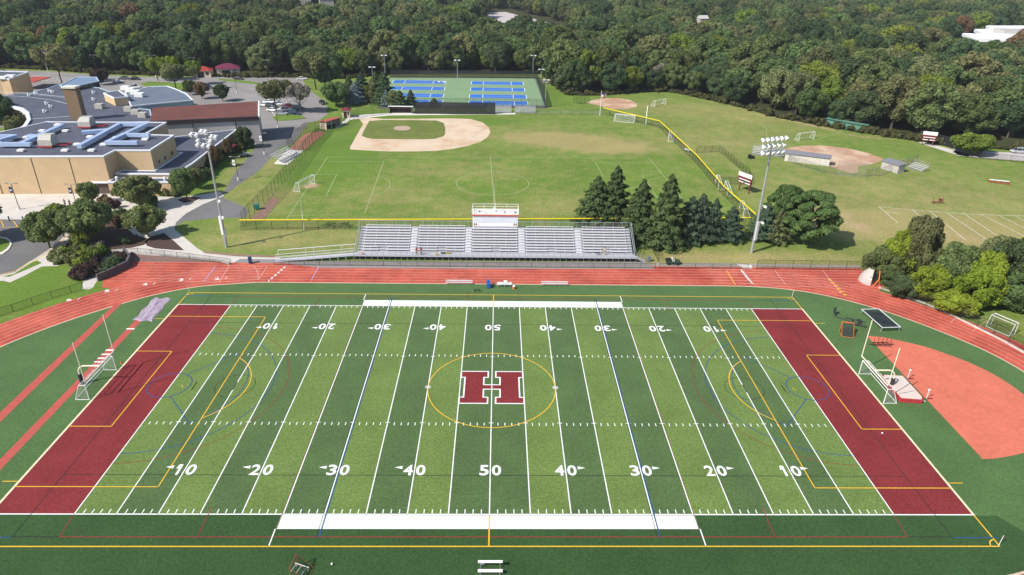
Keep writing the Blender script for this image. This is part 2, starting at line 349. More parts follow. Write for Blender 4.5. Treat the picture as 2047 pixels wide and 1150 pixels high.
b = MB(); ys = [("2,449","14,457"),("28,448","38,457"),("58,447","68,457"),("88,446","98,457")]
for seg in ([(-110.38,63.28),(-107.06,59.15)], [(-107.79,63.35),(-104.1,59.23)], [(-104.54,63.44),(-100.93,59.31)], [(-101.28,63.54),(-97.74,59.4)], [(-113.84,63.18),(-110.23,59.06)], [(-114.23,58.95),(-95.36,59.76)], [(-91.46,56.66),(-90.3,50.91),(-89.99,46.52),(-90.13,41.19),(-90.08,36.21),(-91.87,34.66)], [(-90.7,42.12),(-90.9,37.52),(-92.56,35.73),(-95.39,34.17)]): b.ribbon(seg, .16, .030)
b.build('yellow_stripes', yline, road)
b = MB(); b.ribbon([(-92.48,60.43),(-92.09,57.22),(-90.85,51.7),(-90.47,47.52),(-90.6,42.12),(-90.54,37.08),(-92.33,35.51),(-101.96,28.35)], .16, .05); o = b.build('kerb', conc_w, road)
struct(sheet('mulch_bed', [(-87.59,45.83),(-89.64,55.3),(-91.52,62.27),(-90.74,66.68),(-86.95,71.42),(-84.62,69.48),(-82.62,64.38),(-79.37,59.9),(-76.23,55.08),(-72.97,53.5),(-72.73,50.28),(-74.63,48.67),(-77.46,47.83),(-80.91,46.73),(-83.92,44.92),(-85.71,43.9)], .030, mulch))
struct(sheet('mulch_bed', [(-73.36,51.86),(-73.47,54.59),(-71.52,56.9),(-67.09,52.01),(-63.42,47.65),(-65.83,47.84),(-69.68,48.52),(-71.88,49.77)], .030, mulch))
struct(sheet('mulch_bed', [(-77.64,78.05),(-76.54,80.68),(-72.48,79.69),(-73.15,77.11),(-75.09,75.97)], .030, mulch))
struct(sheet('plaza_path', [(-83,62.21),(-83.38,66.9),(-80.64,64.44),(-76.33,60.88),(-75.59,57.37),(-77.33,55.61),(-80.23,58.99)], .034, conc))
struct(sheet('lawn_strip', [(-77.57,81.4),(-74.18,83.42),(-74.35,97.52),(-75.61,112.78),(-77.41,117.97),(-74.47,122.5),(-78.57,125.72),(-79.43,107.6),(-79.18,89.63),(-78.6,83.27)], .026, lawn_m))
struct(sheet('lawn_strip', [(-90.32,35.99),(-90.18,40.95),(-89.74,42.14),(-88.1,41),(-89.62,36.66),(-90.42,34.69),(-91.64,34.88)], .034, lawn_m))
struct(sheet('gravel_bank', [(-73.3,45.91),(-65.93,44.59),(-54.22,42.43),(-52.63,41.28),(-72.04,40.87),(-73.22,41.31)], .022, mat('red_gravel', (.20, .12, .10), .95, var=.35, scale=3)))
struct(sheet('worn_path', [(-59.22,46.48),(-52.12,44.9),(-42.97,44.37),(-43.26,45.34),(-52.64,46.38),(-58.9,47.5)], .024, mat('worn_soil', (.24, .17, .11), .95, var=.2, scale=1.5)))
struct(sheet('asphalt_strip', [(-50.72,43.71),(-42.77,43.64),(-28.47,41.8),(-22.43,40.98),(-41.75,40.12),(-51.8,40.6)], .026, asph_l))
struct(sheet('stand_apron', [(-43.6,42.42),(-28.75,43.22),(30.64,44.02),(32,40.71),(1.23,40.08),(-33.91,39.82)], .030, asph_l))
struct(sheet('concrete_pad', [(49.06,43.45),(51.98,43.02),(51.62,41.35),(49.8,41.31)], .03, conc_w))
struct(sheet('service_path', [(31.56,43.56),(48.93,43.68),(74.39,43.26),(73.93,42.29),(31.23,41.87)], .02, mat('stone_dust', (.30, .26, .23), .95, var=.15)))
# left of the parking: white bay lines, kerbed islands
b = MB()
def bays(a0, a1, b0, b1, n, w_=.12):
    for i in range(n+1):
        t = i/n
        b.line(a0[0]+(a1[0]-a0[0])*t, a0[1]+(a1[1]-a0[1])*t, b0[0]+(b1[0]-b0[0])*t, b0[1]+(b1[1]-b0[1])*t, w_, .016)
bays((-119.03,226.92,0), (-91,197.49,0), (-128.49,224.98,0), (-100.41,195.85,0), 14)
bays((-106.01,229.16,0), (-80.17,200.25,0), (-115.62,228.39,0), (-87.1,197.77,0), 14)
bays((-213.03,245.76,0), (-176.06,235.81,0), (-209.28,233.02,0), (-172.89,223.81,0), 18)
bays((-178.15,248.84,0), (-139.51,238.88,0), (-176.89,239.6,0), (-138.77,228.95,0), 20)
bays((-93.93,197.29,0), (-77.88,163.26,0), (-87.1,197.77,0), (-72.02,165.18,0), 9)
b.line(*(-77.88,163.26,0)[:2], *(-93.93,197.29,0)[:2], .12, .016)
b.build('white_bay_lines', wline, park)
b = MB()
for pts in ([(-156.63,227.5),(-154.6,232.57),(-138.2,230.21),(-127.77,220.37),(-131.75,215.53),(-139.18,217.21),(-148.31,218.77)], [(-128.22,242.43),(-119.82,240.53),(-106.44,234.03),(-106.6,230.33),(-118.1,235.57),(-125.96,238.73)], [(-80.71,166.24),(-80.64,170.28),(-76.99,172.15),(-70.96,170.05),(-68.7,166.17),(-73.49,162.75),(-78.13,161.7)], [(-71.61,199.85),(-68.35,196.12),(-65.21,196.34),(-60.33,186.27),(-62.19,175.59),(-64.22,177.17),(-65.86,187.74),(-70.02,193.1)]):
    b.prism(pts, 0, .14)
struct(b.build('kerbed_grass_islands', [lawn_m]))
# ---------------------------------------------------------------- baseball and softball infields
skin = mat('pale_clay', (.60, .47, .34), .95, var=.05, scale=1.2, col2=(.50, .33, .20), scale2=.10, var2=.06, mix2=.60, bump=.2)
skin_r = mat('red_clay', (.42, .25, .16), .95, var=.08, scale=1.2, col2=(.60, .46, .33), scale2=.11, var2=.08, mix2=.56)
bb = sheet('baseball_infield', [(-50.06,167.28),(-46.76,169.08),(-41.34,167),(-17.05,169.25),(-9.72,168.89),(-5.03,163.65),(-2.58,155.54),(-2.14,149.18),(-3.05,142.38),(-5.22,136.5),(-9.04,131.4),(-13.55,127.64),(-18.77,125.09),(-24.82,124.24),(-32.42,123.89),(-40.17,124.66),(-44.93,125.58),(-45.5,128.46),(-45.89,136.98),(-46.48,148.87),(-46.94,158.95)], .012, skin)
sheet('infield_grass', [(-45.63,163.61),(-41.1,165.44),(-21.88,165.78),(-18.9,162.08),(-17.83,154.69),(-17.23,146.32),(-17.65,142.95),(-20.33,139.55),(-24,138.72),(-40.2,138.54),(-42.35,139.71),(-44.43,142.22),(-44.97,148.95)], .018, grass_mat('infield_grass', (.10, .15, .03), (.19, .19, .06), SOIL, attr=False), bb)
sheet('pitching_mound', [(-35.68,153.71),(-34.95,155.92),(-33.33,156.75),(-31.42,156.86),(-29.78,154.76),(-29.79,151.89),(-30.8,150.42),(-32.83,150.31),(-34.61,150.92)], .024, mat('mound_clay', (.42, .31, .23), .95, var=.08), bb)
b = MB(); b.line(*(-7.84,142.14,0)[:2], *(-5.94,151.06,0)[:2], .18, .018); b.line(*(-5.25,151.1,0)[:2], *(-3.62,155.48,0)[:2], .6, .018)
b.build('rake_marks', mat('damp_clay', (.40, .32, .25), .95), bb)
sb = sheet('softball_infield', [(91.58,130.8),(95.3,134.59),(99.39,136.63),(106.41,137.59),(113.45,134.84),(117.5,129.65),(119.48,124.02),(119.32,121.25),(113.49,116.73),(107.57,113.89),(104.51,107.79),(102.71,106.75),(99.83,111.04),(97.67,117.11),(94.58,124.59)], .012, skin_r)
fb = sheet('far_infield', [(36.45,200.35),(39.89,206.64),(44.55,210.09),(51.14,211.61),(55.8,207.76),(57.31,199.8),(55.84,193.91),(51.74,189.91),(45.72,189.52),(41.47,194.86)], .012, skin_r)
# bullpen clay left
struct(sheet('bullpen_clay', [(-63.7,143.86),(-59.44,148.17),(-57.16,145.55),(-58.4,124.38),(-63.65,124.14)], .012, mat('brick_clay', (.36, .16, .10), .95, var=.18, scale=2)))
struct(sheet('stand_slab', [(-63.48,109.26),(-63.65,124.14),(-58.7,124.37),(-59.42,108.44)], .016, conc_w))
struct(sheet('dugout_apron', [(-55.4,151.19),(-53.88,171.1),(-48.88,173.89),(-40.07,176.97),(6.99,179.92),(6.93,177.34),(-39.47,172.8),(-47.87,168.21),(-52.63,164.76),(-53.98,154.13)], .016, conc_w))
struct(sheet('bare_corner', [(-55.95,65.78),(-55.54,71.71),(-55.26,80.64),(-53.11,79.59),(-52.81,70.44),(-52.94,65.23)], .012, mat('reddish_soil', (.27, .17, .12), .95, var=.25, scale=1.2)))
# painted lines on the grass playing fields
b = MB()
gl = mat('faded_white_line', (.36, .40, .22), .95, var=.2, scale=2)
for pts in ([(-49.9,117.06),(46.36,120.24)], [(-49.9,117.06),(-47.66,65.38)], [(46.36,120.24),(47.94,71.43)], [(-32.75,113.09),(-48.85,112.4)], [(-32.75,113.09),(-30.64,70.1),(-48.03,67.94)], [(-43.61,100.07),(-42.4,82.2),(-49.66,80.45)], [(-43.61,100.07),(-48.87,99.86)], [(-1.77,120.28),(0.06,69.35)], [(29.37,114.72),(29.96,100.64)], [(29.37,114.72),(45.76,114.9)], [(41.12,102.92),(41.43,74.67)], [(41.12,102.92),(45.53,103.09)],
            [(67.17,167.04),(69.38,164.83),(72.59,159.7)], [(71.68,143.57),(75.52,136.72),(78.8,132.59)], [(96.51,137.74),(105.17,142.63),(118.49,153.49),(123.23,158.05)], [(88.09,181.48),(92.1,175.78),(97.13,167.19),(96.27,159.52),(92.85,149.36)]):
    b.ribbon(pts, .14, .012)
cc = [(9.15*math.cos(t*math.pi/24)-.8, 97.5+12.9*math.sin(t*math.pi/24)) for t in range(48)]
cc = [((9.7*math.cos(t*math.pi/24)-.8), 94.1+9.9*math.sin(t*math.pi/24)) for t in range(48)]
b.ribbon(cc, .14, .012, closed=True)
b.ribbon([(-31.99,99.16),(-30.29,97.88),(-28.5,94.87),(-27.75,91.5),(-27.66,88.21),(-28.77,85.38),(-30.92,82.97)], .14, .012)
b.ribbon([(34.11,89.57),(38.05,93.04),(42.48,98.41),(47.46,102.24),(51.73,102.4)], .12, .012)
b.build('pitch_lines', gl, lawn)
b = MB()
for pts in ([(96.19,78.87),(100.77,77.2),(109.77,75.35),(117.58,73.83),(129.17,73.14),(141.21,72.13)], [(96.19,78.87),(94.98,67.5)], [(103.52,76.93),(101.45,60.23)], [(107.38,75.98),(104.86,57.39)], [(111.04,75.38),(109.85,55.53)], [(115.07,74.8),(113.71,58.78)], [(119.07,74.23),(120.03,60.12)], [(123.05,73.65),(123.74,63.24)], [(127.02,73.08),(126.6,63.93)], [(95.82,74.93),(99.04,73.98)]):
    b.ribbon(pts, .16, .012)
b.build('practice_field_lines', mat('chalk_line', (.60, .58, .48), .95, var=.2), lawn)
# ---------------------------------------------------------------- tennis
tgreen = mat('court_green', (.195, .30, .16), .85, var=.05, var2=.05, scale2=.1)
tblue = mat('court_blue', (.035, .15, .50), .8, var=.05)
tpath = sheet('court_surround', [(-51.51,253.01),(19.27,259.1),(19.95,188.77),(-45.96,184.49)], .012, mat('dark_asphalt', (.10, .10, .105), .9))
tc = sheet('tennis_courts', [(-50.84,251.7),(17.89,255.51),(18.9,194.32),(-45.57,188.16)], .018, tgreen)
bl = MB(); wl = MB()
rows = [(246.0, 238.0), (230.5, 222.8), (215.0, 207.3), (201.8, 193.6)]
for (xa, xb) in ((-48.2, -24.0), (-12.0, 11.9)):
    for (ya, yb) in rows:
        sh = (246-ya)*.045 if xa < -20 else (246-ya)*.012
        x0, x1 = xa+sh, xb+(sh if xa < -20 else sh)
        bl.poly([(x0, yb), (x1, yb), (x1, ya), (x0, ya)], .022)
        for yk in (ya, yb, yb+(ya-yb)*.5): wl.line(x0 if yk != yb+(ya-yb)*.5 else x0+5.5, yk, x1 if yk != yb+(ya-yb)*.5 else x1-5.5, yk, .14, .026)
        for xk, ww in ((x0, .25), (x0+5.5, .2), (x1-5.5, .2), (x1, .25)): wl.line(xk, yb, xk, ya, ww, .028)
bl.build('blue_playing_area', tblue, tc); wl.build('court_lines', wline, tc)
# ---------------------------------------------------------------- stadium: turf, track
turf_kw = dict(rough=.92, var=.27, scale=3.4, var2=.13, scale2=.09, bump=.6, spec=.15, sheen=.12)
t_sur = mat('surround_turf', (.066, .128, .038), **turf_kw)
t_dark = mat('dark_turf', (.072, .122, .040), **turf_kw)
t_light = mat('light_turf', (.122, .184, .044), **turf_kw)
t_near = mat('deep_green_turf', (.030, .072, .020), **turf_kw)
t_mar = mat('maroon_turf', (.195, .028, .030), **{**turf_kw, 'sheen': 0.0, 'var': .22})
trk_l = mat('track_surface', (.47, .092, .056), .85, var=.14, scale=1.0, var2=.14, scale2=.14, col2=(.33, .044, .026), mix2=.56)
inner_half = [(-44, 33.3), (-49, 32.4), (-54.6, 31.1), (-61, 27.6), (-67.3, 21.9), (-72.2, 16.2), (-76.2, 9.8), (-78, 3), (-78.2, -3), (-76.6, -10), (-72.2, -17), (-66, -24), (-58, -29.5), (-51, -32.6), (-44, -33.4)]
def smooth(pts, n=6):
    out = []
    for i in range(len(pts)-1):
        p0, p1, p2, p3 = pts[max(0, i-1)], pts[i], pts[i+1], pts[min(len(pts)-1, i+2)]
        for k in range(n):
            t = k/n
            out.append(tuple(.5*((2*p1[j])+(-p0[j]+p2[j])*t+(2*p0[j]-5*p1[j]+4*p2[j]-p3[j])*t*t+(-p0[j]+3*p1[j]-3*p2[j]+p3[j])*t**3) for j in (0, 1)))
    return out+[pts[-1]]
inL = smooth(inner_half)
inR = smooth([(42, 33.4), (48.5, 33.2), (55, 32.2), (61.3, 29.8), (68.3, 24.9), (74, 18.6), (79, 11.0), (81.3, 4), (81.6, -3), (79.5, -11), (74.5, -19), (68.5, -25), (61.5, -30), (52, -33), (42, -33.6)])
inner = inL+inR[::-1]          # closed loop
def offset(pts, dist, sgn):
    out = []
    for i, p in enumerate(pts):
        a, c = pts[max(0, i-1)], pts[min(len(pts)-1, i+1)]
        dx, dy = c[0]-a[0], c[1]-a[1]; l = math.hypot(dx, dy)
        out.append((p[0]+sgn*dy/l*dist, p[1]-sgn*dx/l*dist))
    return out
LW = 1.20
outL = offset(inL, 6*LW+.35, 1); outR = offset(inR, 6*LW+.35+.35, -1)
outL = [(x, y) for x, y in outL]; 
track = struct(MB().build('running_track', trk_l)) if False else None
b = MB()
b.poly(outL+outR[::-1], .024)
b.poly([(-72.3, 33.2), (-71.2, 30.6), (-60, 30.0), (70, 30.0), (74.4, 33.6), (73.6, 41.95), (-71.9, 41.95)], .028)
track = struct(b.build('running_track', trk_l))
turf = sheet('turf_field', inner, .034, t_sur)
b = MB(); b.ribbon(inner, .30, .040, closed=True); b.build('track_kerb', mat('cream_kerb', (.55, .40, .30), .8), track)
pink = mat('lane_white', (.66, .42, .36), .9, var=.15, scale=2)
b = MB()
for k in range(1, 7):
    b.ribbon(offset(inL, k*LW, 1), .07, .036)
    b.ribbon(offset(inR, k*LW+.05*k, -1), .07, .036)
for k in range(0, 8):
    b.line(-71.6+.2*k, 33.35+k*LW, 73.6-.0*k, 33.4+k*LW, .07, .0365)
b.line(-51.9, 41.9, -51.0, 33.3, .09, .040); b.ribbon([(-47,40.47),(-45.84,38.66),(-44.86,36.45),(-44.18,34.3)], .08, .040)
b.line(*(-44.33,40.29,0)[:2], *(-44.09,34.3,0)[:2], .09, .041)
b.line(*(55.85,40.5,0)[:2], *(55.62,33.83,0)[:2], .09, .041); b.line(*(65.49,40.47,0)[:2], *(64.66,30.86,0)[:2], .09, .041)
b.ribbon([(78.93,19.97),(83.38,23.61)], .08, .041); b.ribbon([(81.06,17.11),(86.15,20.95)], .08, .041)
for px, py in ((153,594),(228,577),(303,564),(376,556),(448,552)): 
    g0 = (0, 0)
b.build('lane_lines', pink, track)
b = MB(); b.line(*(-34.32,40.74,0)[:2], *(-34.29,34.27,0)[:2], .16, .042); b.line(*(-54.32,40.08,0)[:2], *(-53.9,33.48,0)[:2], .16, .042); b.build('lavender_line', mat('lavender', (.42, .30, .50), .9), track)
b = MB(); b.line(*(46.07,40.3,0)[:2], *(45.86,33.86,0)[:2], .16, .042)
for p0 in ((1661,563),(1668,570),(1675,577),(1682,583),(1689,589)):
    q0 = (65.01,35.72,0)
for i in range(6):
    t = i/5; a0 = (65.21,36.39,0); a1 = (65.24,30.06,0)
    x, y = a0[0]+(a1[0]-a0[0])*t, a0[1]+(a1[1]-a0[1])*t
    b.poly([(x-.5, y-.28), (x+.5, y-.05), (x-.3, y+.34)], .042)
b.build('yellow_exchange_marks', yline, track)
def text_mb(s, h, wd, off=.0, bold=.03):
    """vertices and faces of a text, baseline centred on 0,0, scaled to height h and width wd"""
    cu = bpy.data.curves.new('t', 'FONT'); cu.body = s; cu.size = 1; cu.offset = bold; cu.resolution_u = 3
    ob = bpy.data.objects.new('t', cu); COL.objects.link(ob)
    me = bpy.data.meshes.new_from_object(ob.evaluated_get(bpy.context.evaluated_depsgraph_get()))
    v = np.array([x.co[:] for x in me.vertices]); f = [tuple(p.vertices) for p in me.polygons]
    bpy.data.objects.remove(ob); bpy.data.curves.remove(cu); bpy.data.meshes.remove(me)
    lo, hi = v.min(0), v.max(0)
    v[:, 0] = (v[:, 0]-(lo[0]+hi[0])/2)*wd/(hi[0]-lo[0]); v[:, 1] = (v[:, 1]-lo[1])*h/(hi[1]-lo[1])
    return v, f
GLY = {c: text_mb(c, 1, 1, bold=.022) for c in '0123456789'}
def put_digit(b, ch, x, y, h, wd, z, rot=0.0, skew=0.0):
    v, f = GLY[ch]; ca, sa = math.cos(rot), math.sin(rot)
    if ch == '1':
        q = [(-.20, .5), (.20, .5), (.20, -.5), (-.06, -.5), (-.06, .18), (-.30, .05), (-.30, .24)]
        b.add([(x+(p[0]*wd)*ca-p[1]*h*sa, y+(p[0]*wd)*sa+p[1]*h*ca, z) for p in q][::-1], [(0,1,2,3,4,5,6)][:1]); return
    b.add([(x+(p[0]*wd)*ca-(p[1]-.5)*h*sa, y+(p[0]*wd)*sa+(p[1]-.5)*h*ca, z) for p in v], f)
# lane numbers
b = MB()
for i in range(6): put_digit(b, str(i+1), -42.1+0.25*i, 33.9+i*LW, .80, .50, .043, rot=R(-90) if False else 0)
for i in range(7):
    a0 = (49.32,34.78,0); a1 = (49.09,40.37,0)
    put_digit(b, str(i+1), a0[0]+(a1[0]-a0[0])*i/6, a0[1]+(a1[1]-a0[1])*i/6, .85, .62, .043, rot=math.pi)
for ch, g0, ro in (('2', (-51.9,34.58,0), .35), ('3', (-58.36,34.03,0), .35), ('4', (-64.09,32.04,0), .4), ('5', (-69.6,29.31,0), .5), ('6', (-74.37,25.75,0), .6)):
    put_digit(b, ch, g0[0], g0[1], 1.0, .8, .043, rot=ro)
    b.line(g0[0]+1.5, g0[1]-.1, g0[0]+1.5, g0[1]+.9, .1, .043)
b.build('lane_numbers', wline, track)
# turf markings
Y = .9144; SD = 24.384
zb = .040
bl = MB(); bd = MB()
for i in range(-10, 10):
    k = i if i >= 0 else -i-1
    tgt = bl if (k % 2 == 1) else bd
    tgt.poly([(i*5*Y, -SD), ((i+1)*5*Y, -SD), ((i+1)*5*Y, SD), (i*5*Y, SD)], zb)
bl.build('light_green_bands', t_light, turf); bd.build('dark_green_bands', t_dark, turf)
b = MB()
for s in (-1, 1): b.poly([(s*50*Y, -SD), (s*60*Y, -SD), (s*60*Y, SD), (s*50*Y, SD)], zb)
b.build('maroon_end_zones', t_mar, turf)
b = MB(); b.poly([(-70, -SD-.1), (57.5, -SD-.1), (59.5, -27.8), (60.5, -29), (58, -33), (-60, -33)], .037); b.build('deep_green_strip', t_near, turf)
z1, z2, z3 = .046, .050, .054
b = MB()
b.line(-60*Y, SD, 60*Y, SD, .16, z2); b.line(-60*Y, -SD, 60*Y, -SD, .16, z2)
for i in range(-10, 11): b.line(i*5*Y, -SD, i*5*Y, SD, .13, z2)
for i in range(-49, 50):
    if i % 5:
        x = i*Y
        for y0, y1 in ((SD-.75, SD-.15), (-SD+.15, -SD+.75), (8.1, 8.7), (-8.7, -8.1)): b.line(x, y0, x, y1, .11, z2)
    else:
        for y in (8.13, -8.13): b.line(i*Y-.32, y, i*Y+.32, y, .11, z2+.001)
for s in (-1, 1):
    b.poly([(-23.0, s*(SD+.15)), (23.0, s*(SD+.15)), (23.0, s*26.5), (-23.0, s*26.5)], z1)
    for sx in (-1, 1): b.line(sx*23.1, s*26.5, sx*23.1, s*28.9, .13, z2)
    for sx in (-1, 1): b.line(sx*42.35, -.95, sx*42.35, .95, .12, z2)
    for a in (0, 45, 90, 135): b.line(s*9.15-.45*math.cos(R(a)), .0-.45*math.sin(R(a)), s*9.15+.45*math.cos(R(a)), .45*math.sin(R(a)), .1, z3+.002)
def number(t, xc, yc, rot):
    ca = math.cos(rot)
    for k, ch in enumerate(t): put_digit(b, ch, xc+ca*(-.74 if k == 0 else .76), yc, 1.83, 1.12, z3, rot)
for i, t in zip(range(-4, 5), ('10', '20', '30', '40', '50', '40', '30', '20', '10')):
    for yc, rot in ((-17.25, 0.0), (17.1, math.pi)):
        number(t, i*10*Y, yc, rot)
        if i:
            sg = 1 if i > 0 else -1; xa = i*10*Y+sg*1.5; yt = yc+(.45 if rot == 0 else -.45)
            b.poly([(xa, yt-.27), (xa+sg*.95, yt), (xa, yt+.27)] if True else [], z3)
b.build('white_markings', wline, turf)
# end lines are cream
cream = mat('cream_marking', (.72, .62, .42), .9, var=.1)
b = MB()
for s in (-1, 1): b.line(s*60*Y, -SD-.1, s*60*Y, SD+.1, .28, z2+.002)
b.build('cream_end_lines', cream, turf)
b = MB(); SY = 28.9; SX = 60*Y
for s in (-1, 1):
    b.line(-SX, s*SY, SX, s*SY, .15, z2)
    for sx in (-1, 1):
        b.line(sx*SX, s*SD, sx*SX, s*SY, .15, z2)
        b.line(sx*SX, s*20.15, sx*38.45, s*20.15, .13, z3-.001)
        b.line(sx*SX, s*9.15, sx*49.4, s*9.15, .13, z3-.001)
        b.line(sx*(SX+.2), s*19.3, sx*(SX+1.9), s*19.3, .13, z3)
        b.arc(sx*SX, s*SY, .91, 0 if (sx, s) == (-1, -1) else {(-1, 1): 270, (1, 1): 180, (1, -1): 90}[(sx, s)], 90 if (sx, s) == (-1, -1) else {(-1, 1): 360, (1, 1): 270, (1, -1): 180}[(sx, s)], .13, z2, 10)
    b.line(0, s*24.6, 0, s*SY, .15, z3)
for sx in (-1, 1):
    b.line(sx*38.45, -20.15, sx*38.45, 20.15, .13, z3-.001); b.line(sx*49.4, -9.15, sx*49.4, 9.15, .13, z3-.001)
    a = math.degrees(math.asin(7.3/9.15)); c0 = sx*43.9
    b.arc(c0, 0, 9.15, 180-a if sx > 0 else -a, 180+a if sx > 0 else a, .13, z3)
    b.line(sx*43.9-.3, .25, sx*43.9+.05, -.35, .1, z3)
b.arc(0, 0, 9.15, 0, 360, .13, z3)
b.build('yellow_markings', yline, turf)
b = MB()
for sx in (-1, 1):
    c0 = sx*45.9
    b.arc(c0, .2, 2.95, 0, 360, .13, z3+.002, 40)
    b.arc(c0, .1, 14.5, -90 if sx < 0 else 90, 90 if sx < 0 else 270, .11, z1)
    b.arc(c0, .1, 10.6, -54 if sx < 0 else 126, 54 if sx < 0 else 234, .11, z1)
    for s in (-1, 1): b.line(c0-sx*1.3, .1+s*2.6, sx*39.6, s*8.5, .12, z1)
    b.line(sx*18.288+.17, -27.7, sx*18.288+.17, 27.7, .15, z2+.002)
    for s in (-1, 1): b.line(sx*50.5, s*27.7, sx*55.6, s*27.7, .13, z2)
    b.line(sx*16.2-(2.4 if sx < 0 else -2.4), -27.6, sx*18.2, -27.6, .02, z1)
b.build('blue_markings', bline, turf)
b = MB()
for sx in (-1, 1):
    b.arc(sx*45.9, .2, 16.4, -90 if sx < 0 else 90, 90 if sx < 0 else 270, .09, z1)
    b.line(sx*22.95, -26.5, sx*22.95, 26.5, .06, z2+.003)
    for s in (-1, 1):
        b.line(sx*31.1, s*23.3, sx*31.0, s*27.6, .10, z2+.001); b.line(sx*45.7, s*24.6, sx*45.5, s*27.6, .10, z2)
    b.line(sx*4.6, 26.6, sx*4.6, 30.2, .09, z2+.002)
for s in (-1, 1): b.line(-45.5, s*27.6, 45.5, s*27.6, .14, z1)
b.build('red_markings', rline, turf)
b = MB()
for sx in (-1, 1):
    b.line(sx*50.4, -27.6, sx*50.4, 27.6, .09, z2); b.line(sx*45.6, 27.6, sx*50.4, 27.6, .1, z1); b.line(sx*45.6, -27.6, sx*50.4, -27.6, .1, z1)
    b.arc(sx*36.6, .1, 2.75, 0, 360, .08, z1, 40); b.line(sx*36.6, -.95, sx*36.6, .95, .14, z3)
for s in (-1, 1): b.line(-50.4, s*18.15, 50.4, s*18.15, .09, z1); b.line(s*18.288-.13, -27.6, s*18.288-.13, 27.6, .07, z1+.0005)
b.line(-50.2, -.8, 50.2, -.8, .01, z1)
b.build('black_markings', kline, turf)
b = MB()
for x in (-41.2, -23.0, -4.6, 13.7, 32.0): b.line(x, -24.2, x, 24.2, .05, z1-.002)
b.build('turf_seams', mat('turf_seam', (.060, .10, .035), .95, var=.3, scale=3), turf)
# the maroon letter at midfield with its white outline
def hshape(d, z, b):
    for sx in (-1, 1):
        def q(x0, x1, y0, y1): b.poly([(sx*(x0-d), y0-d), (sx*(x1+d), y0-d), (sx*(x1+d), y1+d), (sx*(x0-d), y1+d)], z)
        q(.66, 4.45, 2.60, 3.95); q(.66, 4.45, -3.75, -2.50)
        b.poly([(sx*(1.28-d), -2.65-d), (sx*(3.85+d), -2.65-d), (sx*(3.85+d), 2.75+d), (sx*(1.28-d), 2.75+d)], z+.0012)
    b.poly([(-1.4, -.38-d), (1.4, -.38-d), (1.4, .52+d), (-1.4, .52+d)], z+.0024)
b = MB(); hshape(.20, .058, b); b.build('letter_outline', wline, turf)
b = MB(); hshape(0, .063, b); b.build('maroon_letter', t_mar, turf)
b = MB(); b.line(0, -.45, 0, .65, .12, .069); b.build('centre_mark', wline, turf)
# runways, shot/high jump fan
run_r = mat('runway_rubber', (.42, .085, .065), .85, var=.12)
b = MB(); b.poly([(-65.7, 24.4), (-64.6, 24.6), (-63.8, -33), (-65.3, -33)], .041); b.poly([(-59.5, 19), (-58.4, 19), (-58.2, -33), (-59.5, -33)], .041)
b.build('jump_runways', run_r, turf)
b = MB()
for y in (15.7, 9.2, 8.0, 6.9, 5.9, 4.9): b.poly([(-59.6, y), (-58.3, y), (-58.3, y+.35), (-59.6, y+.35)], .046)
b.build('take_off_boards', wline, turf)
b = MB(); b.poly(smooth([(62.01,15.22),(64.47,14.77),(66.82,13.68),(69.94,11.86),(72.53,9.34),(74.74,6.5),(76.32,2.98),(76.97,-1.2),(76.6,-7),(75.59,-10.19),(70.98,-12.82),(68.13,-13.8),(65.2,-14.57),(63.02,-14.96),(61.86,-14.96)], 3)+[(62, -14.6)], .041)
b.build('high_jump_fan', mat('coral_rubber', (.57, .150, .092), .85, var=.10, var2=.09, scale2=.15), turf)
# ---------------------------------------------------------------- school
brick = mat('tan_brick', (.54, .39, .23), .9, var=.06, scale=4, var2=.06, scale2=.2, bump=.2)
brick_d = mat('brown_brick', (.40, .29, .19), .9, var=.08, scale=4, bump=.2)
stucco = mat('grey_block', (.40, .38, .38), .9, var=.05, scale=2, var2=.06)
roofm = mat('roof_membrane', (.085, .092, .122), .75, var=.10, scale=1.0, var2=.14, scale2=.09)
roofb = mat('blue_metal_roof', (.17, .24, .34), .5, var=.05)
cap = mat('white_coping', (.72, .74, .78), .5, var=.04)
cap_b = mat('pale_blue_coping', (.40, .50, .62), .5, var=.04)
ductm = mat('blue_white_duct', (.42, .52, .72), .45, metal=.25, var=.08, scale=1.5)
def ring(b, pts, w, z0, z1, mi=0):
    a = sum(pts[i][0]*pts[(i+1) % len(pts)][1]-pts[(i+1) % len(pts)][0]*pts[i][1] for i in range(len(pts)))
    if a < 0: pts = pts[::-1]
    n = len(pts); out = []; inn = []
    for i in range(n):
        p, a_, c = pts[i], pts[i-1], pts[(i+1) % n]
        e0 = Vector((p[0]-a_[0], p[1]-a_[1])).normalized(); e1 = Vector((c[0]-p[0], c[1]-p[1])).normalized()
        nn = Vector((e0.y+e1.y, -e0.x-e1.x)); nn = nn.normalized() if nn.length > 1e-4 else Vector((e0.y, -e0.x))
        k = 1/max(.35, nn.dot(Vector((e0.y, -e0.x))))
        out.append((p[0]+nn.x*k*.12, p[1]+nn.y*k*.12)); inn.append((p[0]-nn.x*k*w, p[1]-nn.y*k*w))
    vs = [(x, y, z0) for x, y in out]+[(x, y, z1) for x, y in out]+[(x, y, z1) for x, y in inn]+[(x, y, z0) for x, y in inn]
    fs = []
    for i in range(n):
        j = (i+1) % n
        fs += [(i, j, n+j, n+i), (n+i, n+j, 2*n+j, 2*n+i), (2*n+i, 2*n+j, 3*n+j, 3*n+i), (3*n+i, 3*n+j, j, i)]
    b.add(vs, fs, mi)
school = thing('school_building', 'sprawling tan brick school with grey membrane roofs and rooftop ducts', 'building', (-109.42,82.21,0))
school.location = (0, 0, 0)
